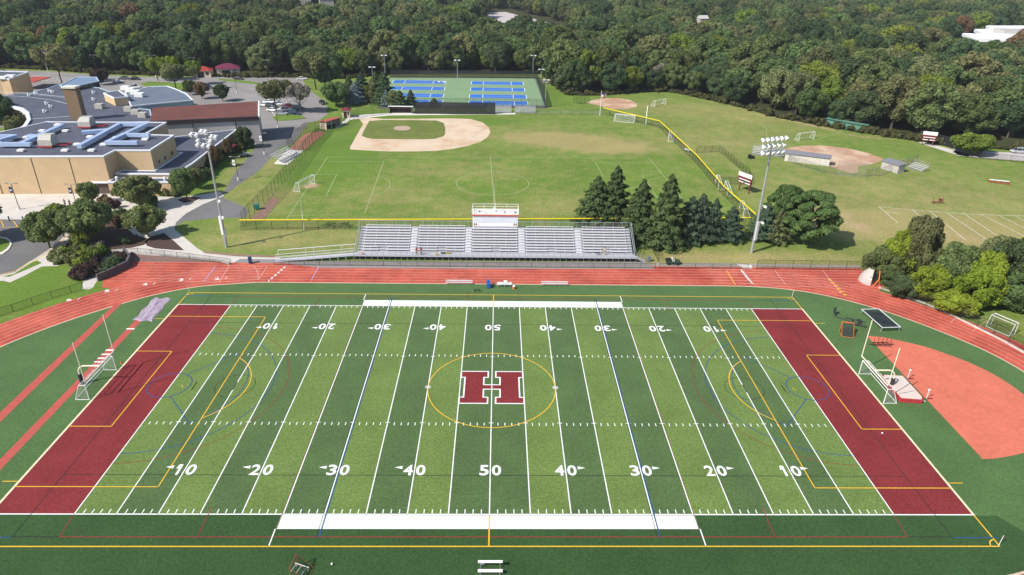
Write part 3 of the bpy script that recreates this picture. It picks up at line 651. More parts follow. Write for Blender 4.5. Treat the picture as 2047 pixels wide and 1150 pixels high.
def block(pts, z1, wm=brick, rm=roofm, cm=cap, z0=0.0, capw=.30, caph=.22, cp=True, zt=None):
    b = MB(); b.prism(pts, z0, z1, zt=zt); w_ = b.build('wall', wm, school)
    b = MB()
    if zt is None: b.poly(pts, z1+.02)
    else: b.add([(p[0], p[1], z+.03) for p, z in zip(pts, zt)], [tuple(range(len(pts)))])
    r_ = b.build('roof', rm, school)
    if cp:
        b = MB(); ring(b, pts, capw, z1-.15, z1+caph); b.build('coping', cm, r_)
    return w_, r_
gym = [(-150, 79.5), (-119.1, 81.0), (-95.2, 82.3), (-95.0, 87.6), (-86.6, 88.0), (-87.1, 103.0), (-95.1, 103.3), (-95.4, 117.5), (-128.6, 116.2), (-134.5, 102.2), (-150, 101)]
gw, gr = block(gym, 9.4)
b = MB()
for x in (-121.3, -112.2, -103.4): b.box(x-.06, x+.06, 81.0+(x+119.1)*.0544-.06, 81.3+(x+119.1)*.0544, .1, 9.1)
build_each(b, 'expansion_joint', dark, gw, per=1)
b = MB(); b.box(-98.4, -95.6, 82.0, 82.4, 0, 2.9); d_ = b.build('door', mat('brown_door', (.10, .07, .06), .6), gw)
b = MB(); b.box(-99.6, -95.3, 81.2, 82.0, 2.95, 3.2); b.build('door_canopy', cap, gw)
# low front roof and low east wing
low = [(-93.2,80.01),(-77.77,80.58),(-79.25,89.22),(-79.5,93.64)] ; 
lowp = [(-94.9, 82.0), (-94.9, 80.2), (-79.6, 80.6), (-79.4, 86.4), (-94.0, 86.4)]
block([(-94.85, 80.6), (-80.0, 81.2), (-79.9, 84.4), (-94.8, 84.2)], 3.4)
block([(-94.75, 84.7), (-79.85, 84.9), (-79.5, 94), (-80.6, 131.0), (-95.2, 121.0), (-95.0, 104.0), (-86.5, 104), (-86.3, 87.4), (-94.6, 87.2)], 4.3, wm=brick_d)
b = MB()
for x, y in ((-93.3, 82.2), (-81.6, 82.3)): b.tube((x, y, 3.4), (x, y, 4.1), .35, 8); b.ball((x, y, 4.1), .42, 8, 4)
build_each(b, 'roof_vent', white, school, per=2)
# auditorium with red-brown roof
au = [(-74.25,133.19,8)[:2], (-103.68,124.74,8)[:2], (-107.62,135.84,9.6)[:2], (-78.62,147.78,9.6)[:2]]
w_, r_ = block(au, 8, wm=stucco, rm=mat('red_brown_roof', (.135, .050, .040), .85, var=.10, scale=.8, var2=.14, scale2=.1), cp=False, zt=[8, 8, 9.6, 9.6])
b = MB(); a0, a1, a2 = au[0], au[1], au[3]
b.add([(a0[0]+.1, a0[1]-.5, 6.9), (a1[0], a1[1]-.5, 6.9), (a1[0], a1[1]-.5, 8.1), (a0[0]+.1, a0[1]-.5, 8.1), (a0[0]+.1, a0[1]+.1, 6.9), (a1[0], a1[1]+.1, 6.9), (a1[0], a1[1]+.1, 8.1), (a0[0]+.1, a0[1]+.1, 8.1)],
      [(0,3,2,1), (3,7,6,2), (0,1,5,4), (0,4,7,3)])
b.build('gutter', mat('dark_gutter', (.03, .02, .025), .6), r_)
b = MB(); b.add([(a0[0], a0[1]-.05, 7.6), (a0[0]+.45, a0[1]-.05, 7.6), (a2[0]+.45, a2[1], 9.3), (a2[0], a2[1], 9.3), (a0[0], a0[1]-.05, 8.25), (a0[0]+.45, a0[1]-.05, 8.25), (a2[0]+.45, a2[1], 9.85), (a2[0], a2[1], 9.85)],
                [(0,1,5,4), (1,2,6,5), (4,5,6,7), (2,3,7,6), (3,0,4,7)]); b.build('gable_coping', cap, r_)
b = MB()
for f_ in (.22, .62):
    x = a0[0]+(a1[0]-a0[0])*f_; y = a0[1]+(a1[1]-a0[1])*f_-.25; b.tube((x, y, .5), (x, y, 6.9), .12, 6)
build_each(b, 'downpipe', mat('dark_gutter', (.03, .02, .025), .6), w_)
b = MB()
for y_ in (91, 94.5, 99): b.box(-86.75, -86.62, y_, y_+.9, 5.2, 6.0)
build_each(b, 'wall_vent', mat('wall_vent_grey', (.16, .14, .12), .6), gw)
# curved classroom wing, roofs at 6 m, courtyard left open
big = [(-201.36,168.45),(-176.86,168.42),(-169.47,173.56),(-168.35,182.32),(-168.77,190.47),(-151.05,185.67),(-145.22,180.14),(-138.67,175.84),(-134.91,177.06),(-122.83,151.92),(-115.31,149.29),(-106.91,132.55),(-115.98,130.7),(-132.18,129.76),(-138.2,130.74),(-139.08,116.95),(-140.98,125.39),(-144.46,133.05),(-150.86,142.53),(-156.89,148.93),(-161.13,151.78),(-167.86,154.53),(-192.29,156.14)]
block(big, 6, caph=.2, cm=cap_b)
b = MB()
for i, (x, z) in enumerate(((0, 0),)):
    pass
cw = [(-166.86,153.14),(-160.17,150.4),(-155.96,147.57),(-149.97,141.21),(-143.6,131.79),(-140.14,124.17),(-138.25,115.78)]; cw2 = [(x-.9, y-.5) for x, y in cw]
b.add([(x, y, 6.5) for x, y in cw]+[(x, y, 6.5) for x, y in cw2]+[(x, y, 5.7) for x, y in cw2], [(i, i+1, 7+i+1, 7+i) for i in range(6)]+[(7+i, 7+i+1, 14+i+1, 14+i) for i in range(6)])
b.build('courtyard_fascia', cap, school)
b = MB()
for i in range(14):
    t = i/13*5.9; k = int(t); f = t-k; x = cw2[k][0]*(1-f)+cw2[min(6, k+1)][0]*f; y = cw2[k][1]*(1-f)+cw2[min(6, k+1)][1]*f
    b.obox((x-.05, y-.15, 2.8), (.5, .5, 5.4), .5)
build_each(b, 'window_strip', glass, school, per=1)
b = MB(); b.ribbon([(-180.72,174.48),(-175.03,173.96),(-169.34,173.45),(-159.9,169.53),(-148.69,165.85)], .4, 6.2); b.ribbon([(-177.28,169.17),(-165.08,166.46),(-153.31,161.19),(-141.88,152.89)], .25, 6.14); b.ribbon([(-144.68,133.52),(-140.22,135.85),(-135.36,138.25)], .35, 6.13); b.ribbon([(-179.56,172.69),(-168.25,171.67),(-156.7,167.06),(-147.3,163.33)], .15, 6.16)
build_each(b, 'roof_edging', cap, school, per=1)
# upper left block, glazed wing, penthouse, fan-shaped wing, chimney
block([(x, y) for x, y in [(-197.75,177.67),(-182.43,178.97),(-178.71,178.24),(-180.96,193.42),(-211.07,196.54)]], 10, wm=brick, caph=.3)
block([(-162.3,180.54),(-166.29,198.43),(-158.64,199.09),(-153.27,190.66),(-157.35,175.98)], 7.5, wm=glass, rm=roofb, cm=cap_b)
block([(-136.66,162.31),(-128.98,154.2),(-125.67,156.98),(-133.71,167.09)], 8.6, wm=brick)
block([(-134.3,171.83),(-130.81,183.78),(-124.93,185.26),(-119.37,179.67),(-112.38,171.59),(-105.44,160.52),(-121.48,149.61)], 7, wm=mat('pale_blue_wall', (.30, .36, .42), .7), rm=mat('slate_blue_roof', (.13, .155, .20), .7, var=.08, var2=.1, scale2=.1), cm=cap)
b = MB(); b.prism([(-131.9, 132.6), (-128.2, 132.9), (-128.3, 135.4), (-132.0, 135.2)], 5.8, 15.8); ch = b.build('chimney', mat('chimney_brick', (.22, .15, .095), .9, var=.1, scale=4), school)
b = MB(); b.box(-132.2, -128.0, 132.4, 135.5, 15.8, 16.3); b.build('chimney_cap', conc_w, ch)
# rooftop equipment
b = MB()
def duct(pts, w_=.75, h=.85, z=9.6):
    for i, (p, q_) in enumerate(zip(pts[:-1], pts[1:])):
        d = Vector((q_[0]-p[0], q_[1]-p[1])); L_ = d.length; rz = math.atan2(d.y, d.x)
        b.obox(((p[0]+q_[0])/2, (p[1]+q_[1])/2, z+.35+h/2+.004*i), (L_+w_*.9, w_*1.5, h), rz)
duct([(-103.57,87.7),(-105.17,110.87),(-97.89,111.28),(-98.63,91.3),(-91.51,91.65)]); duct([(-98.73,99.44),(-91.97,99.26)]); duct([(-123.79,88.62),(-116.62,88.97)]); duct([(-118.99,89.81),(-119.9,108.86)], .8, .8); duct([(-126.24,92.39),(-125.06,96.5)], .8, .8); duct([(-121.33,96.69),(-115.8,94.92)], .9, .9); duct([(-129.1,96.81),(-125.37,97)], .8, .7); duct([(-110.06,101.52),(-105.11,103.98)], 1.0, .8)
build_each(b, 'duct', ductm, gr)
b = MB()
for px, py in ((42,300),(130,300),(183,300),(207,288),(154,288),(53,274),(84,261),(131,261),(115,249),(232,275),(180,273),(258,261)):
    x, y = [v for v in G(px, py, 9.7)[:2]] if False else (0, 0)
sky_pts = [(-116.97,85.76),(-106.54,86.24),(-100.22,86.54),(-100.23,92.25),(-106.74,91.93),(-123.26,98.17),(-123.42,105.19),(-117.3,105.52),(-123.25,112.14),(-100.36,98.83),(-107.51,99.51),(-92.25,97.68)]
for x, y in sky_pts: b.obox((x, y, 9.75), (1.5, 1.2, .45), .03)
build_each(b, 'skylight', white, gr, per=1)
def ahu(x, y, z, sx, sy, sz, m_):
    b = MB(); b.prism([(x-sx/2, y-sy/2), (x+sx/2, y-sy/2), (x+sx/2, y+sy/2), (x-sx/2, y+sy/2)], z, z+sz*.55)
    b.add([(x-sx/2+.02, y-sy/2+.02, z+sz*.55), (x+sx/2-.02, y-sy/2+.02, z+sz*.55), (x+sx/2-.02, y+sy/2-.02, z+sz*.55), (x-sx/2+.02, y+sy/2-.02, z+sz*.55), (x-sx/2+.5, y-sy/2+.8, z+sz), (x+sx/2-.1, y-sy/2+.8, z+sz), (x+sx/2-.1, y+sy/2-.1, z+sz), (x-sx/2+.5, y+sy/2-.1, z+sz)],
          [(0,1,5,4),(1,2,6,5),(2,3,7,6),(3,0,4,7),(4,5,6,7)])
    return b.build('air_handler', m_, gr)
unit = mat('weathered_metal', (.42, .40, .37), .6, var=.08)
u1 = (-112.96,90.44,9.6); u2 = (-114.12,110.54,9.6)
ahu(u1[0], u1[1], 10.0, 3.4, 2.8, 2.6, unit); ahu(u2[0], u2[1], 10.0, 3.4, 3.0, 2.4, unit)
b = MB()
for ux, uy in ((u1[0], u1[1]), (u2[0], u2[1])):
    b.obox((ux+2.6, uy-.4, 9.95), (4.6, .25, .25), .15); b.obox((ux+2.6, uy+1.4, 9.95), (4.6, .25, .25), .15); b.obox((ux, uy-1.7, 9.85), (3.6, .25, .3), 0)
build_each(b, 'red_support_frame', mat('red_steel', (.35, .04, .04), .6), gr, per=3)
b = MB()
for x, y in [(-146.52,143.36),(-164.43,176.66),(-162.32,174.91),(-158.17,178.09),(-147.63,175.06),(-148.97,150.83),(-152.97,155.37),(-141.19,162.89),(-167.09,172.68),(-167.16,169)]: b.tube((x, y, 6.0), (x, y, 7.0), .35, 8); b.box(x-.6, x+.2, y+.6, y+1.4, 6.0, 6.5)
build_each(b, 'roof_fan', cap, school, per=2)
b = MB()
for x, y in [(-181.4,179.05),(-184.79,179.82),(-180.57,182.31)]: b.box(x-1.6, x+1.6, y-1, y+1, 10.1, 10.9)
for x, y in [(-136.64,177.37),(-133.1,173.8),(-129.24,169.43),(-125.82,165.17)]: b.box(x-1.4, x+1.4, y-1.2, y+1.2, 7.1, 8.4)
build_each(b, 'packaged_unit', white, school, per=1)
b = MB()
for x, y in [(-132.25,150.36),(-116.56,142.29),(-112.43,138.23),(-120.82,146.48)]: b.box(x-1.2, x+1.2, y-1, y+1, 6.1, 7.6)
build_each(b, 'grey_roof_unit', unit, school, per=1)
b = MB(); x, y = (-79.05,118.85,2.6)[:2]; b.add([(x-2.2, y-2, 2.5), (x+1.6, y-2, 2.4), (x+1.6, y+2, 2.4), (x-2.2, y+2, 2.5), (x-2.2, y-2, 3.2), (x-2.2, y+2, 3.2)], [(0,1,2,3),(4,5,2,1),(0,4,1),(3,2,5),(0,3,5,4)]); b.build('awning', maroon, school)
b = MB(); x, y = (-195.42,216.67,3)[:2]; b.prism([(x-4, y-6), (x+4, y-6), (x+4, y+6), (x-4, y+6)], 3, 3.3); b.build('red_canopy_roof', mat('red_roof', (.40, .07, .05), .7), school)
# gatehouses, concession booth and small sheds
def hut(name, label, cat, c, sx, sy, h, rz, wm, rm, rise=1.4, open_=True):
    t = thing(name, label, cat, (c[0], c[1], 0), rz)
    b = MB(); b.box(-sx/2, sx/2, -sy/2, sy/2, 0, h); w_ = b.build('wall', wm, t)
    b = MB(); o = .5; b.add([(-sx/2-o, -sy/2-o, h+.01), (sx/2+o, -sy/2-o, h+.01), (sx/2+o, sy/2+o, h+.01), (-sx/2-o, sy/2+o, h+.01), (-sx*.12, 0, h+rise), (sx*.12, 0, h+rise)], [(0,1,5,4),(1,2,5),(2,3,4,5),(3,0,4),(3,2,1,0)])
    b.build('roof', rm, t)
    if open_:
        b = MB(); b.box(-sx*.28, sx*.1, -sy/2-.04, -sy/2+.1, 0, h*.8); b.build('doorway', dark, w_)
        b = MB(); b.box(sx*.2, sx*.38, -sy/2-.03, -sy/2+.1, h*.35, h*.8); b.build('window', glass, w_)
    return t
beige = mat('beige_stucco', (.55, .46, .36), .9, var=.05)
hut('pavilion', 'small tan pavilion with bright red hipped roof at the edge of the woods', 'pavilion', (-136.88,248.36,0), 7.5, 6, 3.0, .2, beige, mat('red_roof_tiles', (.32, .04, .035), .7), 1.6)
hut('pavilion', 'tan pavilion with purple-red hipped roof beside the woods and car park', 'pavilion', (-127.07,253.34,0), 10, 8, 3.4, .35, beige, mat('purple_roof_tiles', (.14, .022, .055), .7), 2.0)
hut('ticket_booth', 'small beige booth with dark red roof near the baseball dugout', 'booth', (-54.82,169.41,0), 2.8, 2.8, 2.6, .1, mat('cream_wall', (.68, .56, .42), .9), mat('dark_red_roof', (.14, .03, .03), .7), .9)
def dugout(name, label, c, L_, d_, h, rz, wm, rm, n=3, openm=dark, front=1):
    """open shelter: back and side walls, sloped roof, bench; opening faces local -y"""
    t = thing(name, label, 'dugout', (c[0], c[1], 0), rz)
    b = MB(); b.box(-L_/2, L_/2, d_/2-.15, d_/2, 0, h); b.box(-L_/2, -L_/2+.15, -d_/2, d_/2-.155, 0, h); b.box(L_/2-.15, L_/2, -d_/2, d_/2-.155, 0, h)
    b.build('wall', wm, t)
    b = MB(); o = .3; b.add([(-L_/2-o, -d_/2-o, h+.35), (L_/2+o, -d_/2-o, h+.35), (L_/2+o, d_/2+o, h), (-L_/2-o, d_/2+o, h), (-L_/2-o, -d_/2-o, h+.5), (L_/2+o, -d_/2-o, h+.5), (L_/2+o, d_/2+o, h+.15), (-L_/2-o, d_/2+o, h+.15)],
                            [(3,2,1,0),(4,5,6,7),(0,1,5,4),(1,2,6,5),(2,3,7,6),(3,0,4,7)]); b.build('roof', rm, t)
    b = MB(); b.box(-L_/2+.3, L_/2-.3, .1, .55, .42, .5)
    for x in (-L_/2+.6, 0, L_/2-.6): b.box(x-.05, x+.05, .2, .45, 0, .42)
    b.build('bench', bark, t)
    b = MB()
    for x in [(-L_/2+.15)+(L_-.3)*i/n for i in range(n+1)]: b.box(x-.06, x+.06, -d_/2, -d_/2+.12, 0, h+.3)
    build_each(b, 'post', white, t)
    return t
dugout('dugout', 'long white-roofed dugout facing the pale baseball diamond', (-35.98,177.23,0), 8.8, 2.2, 2.2, 0.0, mat('dark_brown_wall', (.07, .04, .04), .8), white, 1)
dugout('dugout', 'red-roofed dugout with tan walls at the left edge of the baseball outfield', (-57.2,153.95,0), 7.5, 3.0, 2.3, R(62), beige, mat('brick_red_roof', (.36, .09, .06), .8), 3)
dugout('dugout', 'long grey-roofed dugout with pale back wall behind the softball backstop', (93.55,117.46,0), 12.5, 2.6, 2.3, R(155), mat('pale_wall', (.58, .53, .48), .9), mat('grey_roof', (.20, .20, .22), .7), 3)
dugout('dugout', 'short grey-roofed dugout at the right side of the softball field', (115.88,110.2,0), 5.5, 2.8, 2.3, R(115), mat('grey_wall', (.42, .39, .36), .9), mat('grey_roof', (.20, .20, .22), .7), 2)
hut('storage_shed', 'long green storage container at the wood edge above the softball field', 'container', (125.9,161.9,0), 14, 2.4, 2.5, R(-48), mat('green_container', (.10, .22, .16), .6, var=.1), mat('green_container', (.1, .2, .15)), .15, False)
# far white-roofed building
fw = thing('office_building', 'white flat-roofed building with stepped corners far off among the trees', 'building', (0, 0, 0))
wallg = mat('dark_glazed_wall', (.05, .06, .07), .4); wr = mat('white_roof', (.80, .80, .82), .6, var=.04)
for k, (pts, z) in enumerate((([(274.14,340.01),(263.11,312.17),(329.27,305.29),(354.06,336.03),(282.44,336.12)], 15.0), ([(289.96,354.11),(279.35,329.1),(345.59,326.04),(373.75,360.94),(299.21,355.48)], 16.0), ([(304.79,366.48),(295.58,345.33),(362.13,347.05),(385.53,376.06),(322.22,369.21)], 17.0))):
    b = MB(); b.prism(pts, 0, z); b.build('wall', wallg, fw); b = MB(); b.poly(pts, z+.05); ring(b, pts, 1.2, z-1.2, z+.5); b.build('roof', wr, fw)
b = MB(); x, y = (300.36,334.54,16)[:2]; b.prism([(x-9, y-5), (x+9, y-5), (x+9, y+5), (x-9, y+5)], 15.5, 18.5); b.build('rooftop_unit', unit, fw)
for lab, g0, rmm in (('small house with pale grey gabled roof far back in the woods at upper left', (-150.35,561.89,0), 'grey'), ('pale roof of a house deep in the woods near the upper centre-left', (-179.04,597.29,0), 'white'), ('white cottage glimpsed through trees near the top centre-right', (162.83,496.38,0), 'white'), ('teal-roofed building among trees right of the far road', (73.19,468.9,0), 'teal')):
    col_ = {'grey': (.36, .40, .46), 'white': (.50, .48, .45), 'teal': (.03, .22, .17)}[rmm]; hs_ = .62 if 'cottage' in lab or rmm == 'teal' else 1.0
    t = thing('house', lab, 'house', (g0[0], g0[1], 0), .3); t.scale = (hs_, hs_, hs_*1.1)
    b = MB(); b.box(-6, 6, -4.5, 4.5, 0, 11.5); b.build('wall', mat('house_wall', (.38, .36, .31)), t)
    b = MB(); b.add([(-6.5, -5, 11.5), (6.5, -5, 11.5), (6.5, 5, 11.5), (-6.5, 5, 11.5), (-6.5, 0, 15), (6.5, 0, 15)], [(0,1,5,4), (2,3,4,5), (1,2,5), (3,0,4)]); b.build('roof', mat(rmm+'_house_roof', col_, .7), t)
struct(sheet('far_road', [(-10.43,608.77),(6.22,622.91),(23.93,574.48),(37.8,540.3),(50.54,486.67),(35.77,470.25),(17.13,488.87),(3.43,517.74),(-9.62,559.01)], .02, mat('pale_road', (.48, .43, .42), .9)))
struct(sheet('far_lane', [(140.85,352.77),(148.68,358),(147.06,336.79),(140.75,328.25),(139.09,340)], .02, asph_l))
struct(sheet('right_lane', [(149.59,135.94),(156.62,132.63),(170.12,131.47),(183.79,125.17),(172.34,110.48),(163.53,122.08),(151.63,124.88),(145.7,126.88)], .02, mat('pale_road', (.48, .43, .42))))
struct(sheet('warm_up_strip', [(141.99,143.16),(144.13,143.92),(150.99,129.42),(148.44,125.87),(145.49,129.17)], .02, conc))
# ---------------------------------------------------------------- fences
def fence(label, pts, h, mm=mesh_k, step=3.0, pm=blk, pr=.04, rail=True, name='chainlink_fence', closed=False, toprail=None, base=0.0, hs=None, lean=0.0):
    if closed: pts = pts+[pts[0]]
    o0 = pts[0]
    t = thing(name, label, 'fence', (o0[0], o0[1], 0))
    b = MB(); k = MB(); P0 = MB(); P0.tube((0, 0, 0), (0, 0, h), pr, 6); first = None; n = 0
    tr = MB()
    for i, (p, q_) in enumerate(zip(pts[:-1], pts[1:])):
        p = (p[0]-o0[0], p[1]-o0[1]); q2 = (q_[0]-o0[0], q_[1]-o0[1]); L_ = math.hypot(q2[0]-p[0], q2[1]-p[1])
        b.quad((p[0], p[1], .04), (q2[0], q2[1], .04), (q2[0], q2[1], h), (p[0], p[1], h))
        if toprail is None and rail: k.tube((p[0], p[1], h), (q2[0], q2[1], h), pr*.8, 6); k.tube((p[0], p[1], .1), (q2[0], q2[1], .1), pr*.5, 4)
        if toprail: tr.tube((p[0], p[1], h), (q2[0], q2[1], h), .13, 8)
        m_ = max(1, round(L_/step))
        for j in range(m_+(1 if i == len(pts)-2 else 0)):
            if n >= 98: break
            x, y = p[0]+(q2[0]-p[0])*j/m_, p[1]+(q2[1]-p[1])*j/m_
            if first is None: first = P0.build('post', pm, t); first.location = (x, y, 0)
            else: c = first.copy(); COL.objects.link(c); c.parent = t; c.location = (x, y, 0)
            n += 1
    b.build('mesh_panel', mm, t)
    if k.v: k.build('rail', pm, t)
    if toprail: tr.build('top_guard', toprail, t)
    return t
yg = mat('yellow_guard', (.80, .58, .01), .6, var=.04)
fence('low black chain-link fence along the lawn outside the left track bend', [(-85.31,16.82),(-82.47,19.88),(-81.13,21.29),(-79.41,23.82),(-77.52,26.27),(-75.42,28.42),(-74.37,30.22)], 1.4, step=4.4)
fence('black chain-link fence on top of the retaining bank beside the plaza', [(-74.87,34.56),(-76.1,40.32),(-75.84,44.61),(-71.7,45.69),(-65.93,44.59),(-60.43,43.25),(-56.07,42.15),(-51.5,40.84)], 1.3, step=3.6)
fence('low black fence between the grandstand and the track', [(-43.18,41.02),(-28.29,40.86),(1.23,40.78),(32.04,40.95)], 1.1, step=3.15)
fence('low black fence right of the grandstand beside the parked cart', [(32.85,40.96),(50.63,41.1)], 1.1, step=3.3)
fence('tall black chain-link fence above the right end of the track straight', [(52.36,41.13),(73.85,40.87)], 2.0, step=3.4)
fence('short fence of two panels running back from the grandstand foot by the conifers', [(33.41,50.16),(33.3,44.08)], 1.9, step=3)
fence('black outfield fence with a bright yellow top guard along the near side', [(-55.6, 58.9)]+[(1.23,61.18),(58.28,63.64)], 2.4, step=3.4, toprail=yg)
fence('outfield fence with yellow top guard slanting away on the right', [(60.25,64.31),(58.77,85.61),(59.35,115.48),(57.54,158.87),(40.38,179.4)], 2.5, step=3.2, toprail=yg)
fence('tall dark chain-link fence along the left side of the playing field', [(-55.78,60.54),(-55.95,65.78),(-55.59,81.76),(-56.83,112.57),(-57.82,133.27),(-58.43,149.62)], 3.6, step=3.0, mm=mesh_gr)
fence('chain-link cage round the brick-coloured bullpen by the left dugout', [(-63.65,124.14),(-64.07,134.19),(-63.72,146.57),(-57.78,148.26),(-57.23,141.55),(-58.57,122.68)], 3.2, step=3.0, closed=True)
fence('high black net fence behind the left dugout and booth', [(-54.13,148.46),(-52.87,157.12),(-50.56,168.05),(-45.72,171.59),(-39.83,175.29)], 3.4, step=4.0)
fence('dark windscreen backstop fence behind home plate', [(-30.58,175.86),(-23.14,176.32),(-14.68,176),(-0.62,176.87)], 4.4, mm=mesh_s, step=4.0)
fence('black fence in front of the blue tennis courts', [(-44.47,187.31),(-18.35,189.03),(18.62,189.61)], 3.4, step=3.2)
fence('black fence on the right side of the blue tennis courts', [(19.02,189.63),(19.07,215.76),(18.65,256.26)], 3.4, mm=link_mat('dense_chainlink', (.012, .014, .014), .9), step=3.2)
fence('tall black fence behind the blue tennis courts', [(-51.04,253.05),(-22.7,255.49),(18.65,256.26)], 3.4, mm=link_mat('dense_chainlink', (.012, .014, .014), .9), step=4)
fence('chain-link fence from the tennis courts across the grass to the flagpole', [(8.83,177.45),(9.96,177.52),(24.05,178.39),(40.26,178.54)], 1.8, step=4.2, mm=mesh_g)
fence('black chain-link pen behind the yellow-topped fence', [(62.53,126.55),(70.21,128.05),(71.34,103.16),(69.06,95.02),(61.03,95.59)], 2.0, step=2.6)
fence('green chain-link fence round the left of the softball diamond', [(86.7,125.37),(89.1,114.66),(93.51,107.35),(97.17,105.1)], 2.4, mm=mesh_gr, step=3.2, pm=galv)
fence('tall softball backstop of grey chain-link', [(97.17,105.1),(100.61,103.83),(104.77,103.52)], 4.0, mm=mesh_g, step=3, pm=galv)
fence('green chain-link fence right of the softball diamond', [(104.77,103.52),(109.65,104.65),(119.82,112.86),(129.4,120.6)], 2.4, mm=mesh_gr, step=2.8, pm=galv)
fence('black windscreened fence below the wood by the far scoreboard', [(143.88,146.55),(147.41,142.78),(150.15,134.14),(151.63,124.88)], 3.2, mm=mesh_s, step=4)
fence('black chain-link fence on the right along the far lane', [(145.48,125.73),(151.71,123.77),(161.96,119.84),(175.17,114.11)], 2.0, step=4)
fence('black chain-link fence under the bushes outside the right track bend', [(72.71,31.83),(74.72,30.23),(77.96,25.96),(81.24,20.88),(83.87,16.15),(85.63,11.13),(87.09,5.1)], 2.0, step=3)
fence('small dark backstop cage at the far left of the red infield', [(31.09,199.99),(33.66,197.23),(37.69,200.44)], 4.2, step=2.5)
wb = mat('stone_edging', (.48, .45, .42), .9, var=.2)
b = MB()
pts = [(73.06,33.09),(75.67,30.24),(78.4,26.73),(80.55,22.66),(82.25,18.3),(83.85,14.21),(84.99,10.22),(86.71,5.64)]
for p, q_ in zip(pts[:-1], pts[1:]):
    d = Vector((q_[0]-p[0], q_[1]-p[1])); b.obox(((p[0]+q_[0])/2, (p[1]+q_[1])/2, .12), (d.length, .3, .24), math.atan2(d.y, d.x))
o = b.build('stone_edging', wb); tag(o, 'low pale stone edging between the right bend of the track and bushes', 'kerb')
b = MB(); pts = [(-73.3,45.91),(-66.04,44.83),(-58.57,43.54),(-53.73,42.44),(-51.96,41.06)]
for p, q_ in zip(pts[:-1], pts[1:]):
    d = Vector((q_[0]-p[0], q_[1]-p[1])); b.obox(((p[0]+q_[0])/2, (p[1]+q_[1])/2, .15), (d.length, .35, .3), math.atan2(d.y, d.x))
o = b.build('retaining_wall', wb); tag(o, 'low stone retaining wall above the gravel bank left of the track', 'wall')
b = MB(); pts = [(-74.36,45.63),(-71.57,42.29),(-70.68,39.06),(-71.57,37.02),(-72.33,34.83),(-73.21,33.32)]
for p, q_ in zip(pts[:-1], pts[1:]):
    d = Vector((q_[0]-p[0], q_[1]-p[1])); b.obox(((p[0]+q_[0])/2, (p[1]+q_[1])/2, .7), (d.length+.2, .4, 1.4), math.atan2(d.y, d.x))
o = b.build('retaining_wall', mat('dark_block', (.10, .09, .09), .9)); tag(o, 'dark block retaining wall at the left end of the track chute', 'wall')
# plaza railing
t = thing('railing', 'pale metal railing along the plaza above the striped road', 'railing', (-110.6,63.27,0))
b = MB(); o0 = (-110.6,63.27,0); e = (-95.94,63.69,0)
for z in (.5, .8, 1.1): b.tube((-12, -.3, z), (e[0]-o0[0], e[1]-o0[1], z), .05, 6)
b.build('rail', galv, t)
for i in range(9):
    b = MB(); x = -10+i*(e[0]-o0[0]+10)/8; b.box(x-.1, x+.1, -.4, -.2, 0, 1.15); b.build('post', bark, t)
# ---------------------------------------------------------------- grandstand
gs = thing('grandstand', 'long aluminium grandstand with ten rows of benches beside the red track', 'grandstand', (0, 44, 0))
GX0, GX1, NR, RD, RH, ZF = -28.0, 28.6, 10, .64, .335, 1.05
def gz(k): return ZF+.12+k*RH
secs = [(-26.6, -17.3), (-15.6, -6.1), (-4.5, 4.7), (6.5, 16.4), (18.2, 27.2)]
tread = mat('tread_aluminium', (.52, .52, .55), .5, metal=.2, var=.06, scale=3)
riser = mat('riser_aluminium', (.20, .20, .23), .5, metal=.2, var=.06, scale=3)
b = MB()      # deck and risers
b.box(GX0, GX1, -.5, 1.25, ZF-.12, ZF)
for k in range(NR):
    y = 1.25+k*RD; b.box(GX0+.4, GX1-.4, y, y+RD-.02, gz(k)-.08, gz(k)-.02)
b.build('deck', tread, gs)
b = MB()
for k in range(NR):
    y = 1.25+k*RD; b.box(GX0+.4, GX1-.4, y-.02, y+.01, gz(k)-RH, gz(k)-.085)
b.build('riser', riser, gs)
for si, (xa, xb) in enumerate(secs):
    for k in range(NR):
        y = 1.25+k*RD
        xs = [(xa, xb)]
        if k < 2: xm = (xa+xb)/2+(.2 if si != 0 else -.6); xs = [(xa, xm-1.0), (xm+.8, xb)]
        b = MB()
        for p, q_ in xs:
            b.box(p, q_, y+.30, y+.56, gz(k)+.33, gz(k)+.38)
            n = max(2, int((q_-p)/1.9))
            for i in range(n+1): x = p+.1+(q_-p-.2)*i/n; b.box(x-.03, x+.03, y+.38, y+.50, gz(k), gz(k)+.33)
        b.build('bench_row', alu_b, gs)
b = MB()      # aisle steps with dark edge pads
for x in (-16.45, -5.3, 5.6, 17.3):
    for k in range(NR):
        y = 1.25+k*RD; b.box(x-.65, x+.65, y-.30, y, gz(k)-RH-.02, gz(k)-.16)
build_each(b, 'aisle_steps', alu_b, gs, per=NR)
b = MB()
for x in (-16.45, -5.3, 5.6, 17.3):
    b.path([(x, 2.2, gz(1)+.9), (x, 2.2+RD*7, gz(8)+.9)], .025, 6)
    for k in (1, 4, 7): b.tube((x, 1.6+k*RD, gz(k)), (x, 1.6+k*RD, gz(k)+.9), .025, 6)
build_each(b, 'aisle_handrail', galv, gs, per=4)
zt = gz(NR-1); yt = 1.25+NR*RD
b = MB()      # front rail
n = 48
for i in range(n+1):
    x = GX0+(GX1-GX0)*i/n; b.tube((x, -.5, 0), (x, -.5, ZF+1.0), .035, 6)
build_each(b, 'front_post', galv, gs)
b = MB(); b.tube((GX0, -.5, ZF+1.0), (GX1, -.5, ZF+1.0), .035, 6); b.tube((GX0, -.5, ZF+.5), (GX1, -.5, ZF+.5), .02, 6); b.build('front_rail', galv, gs)
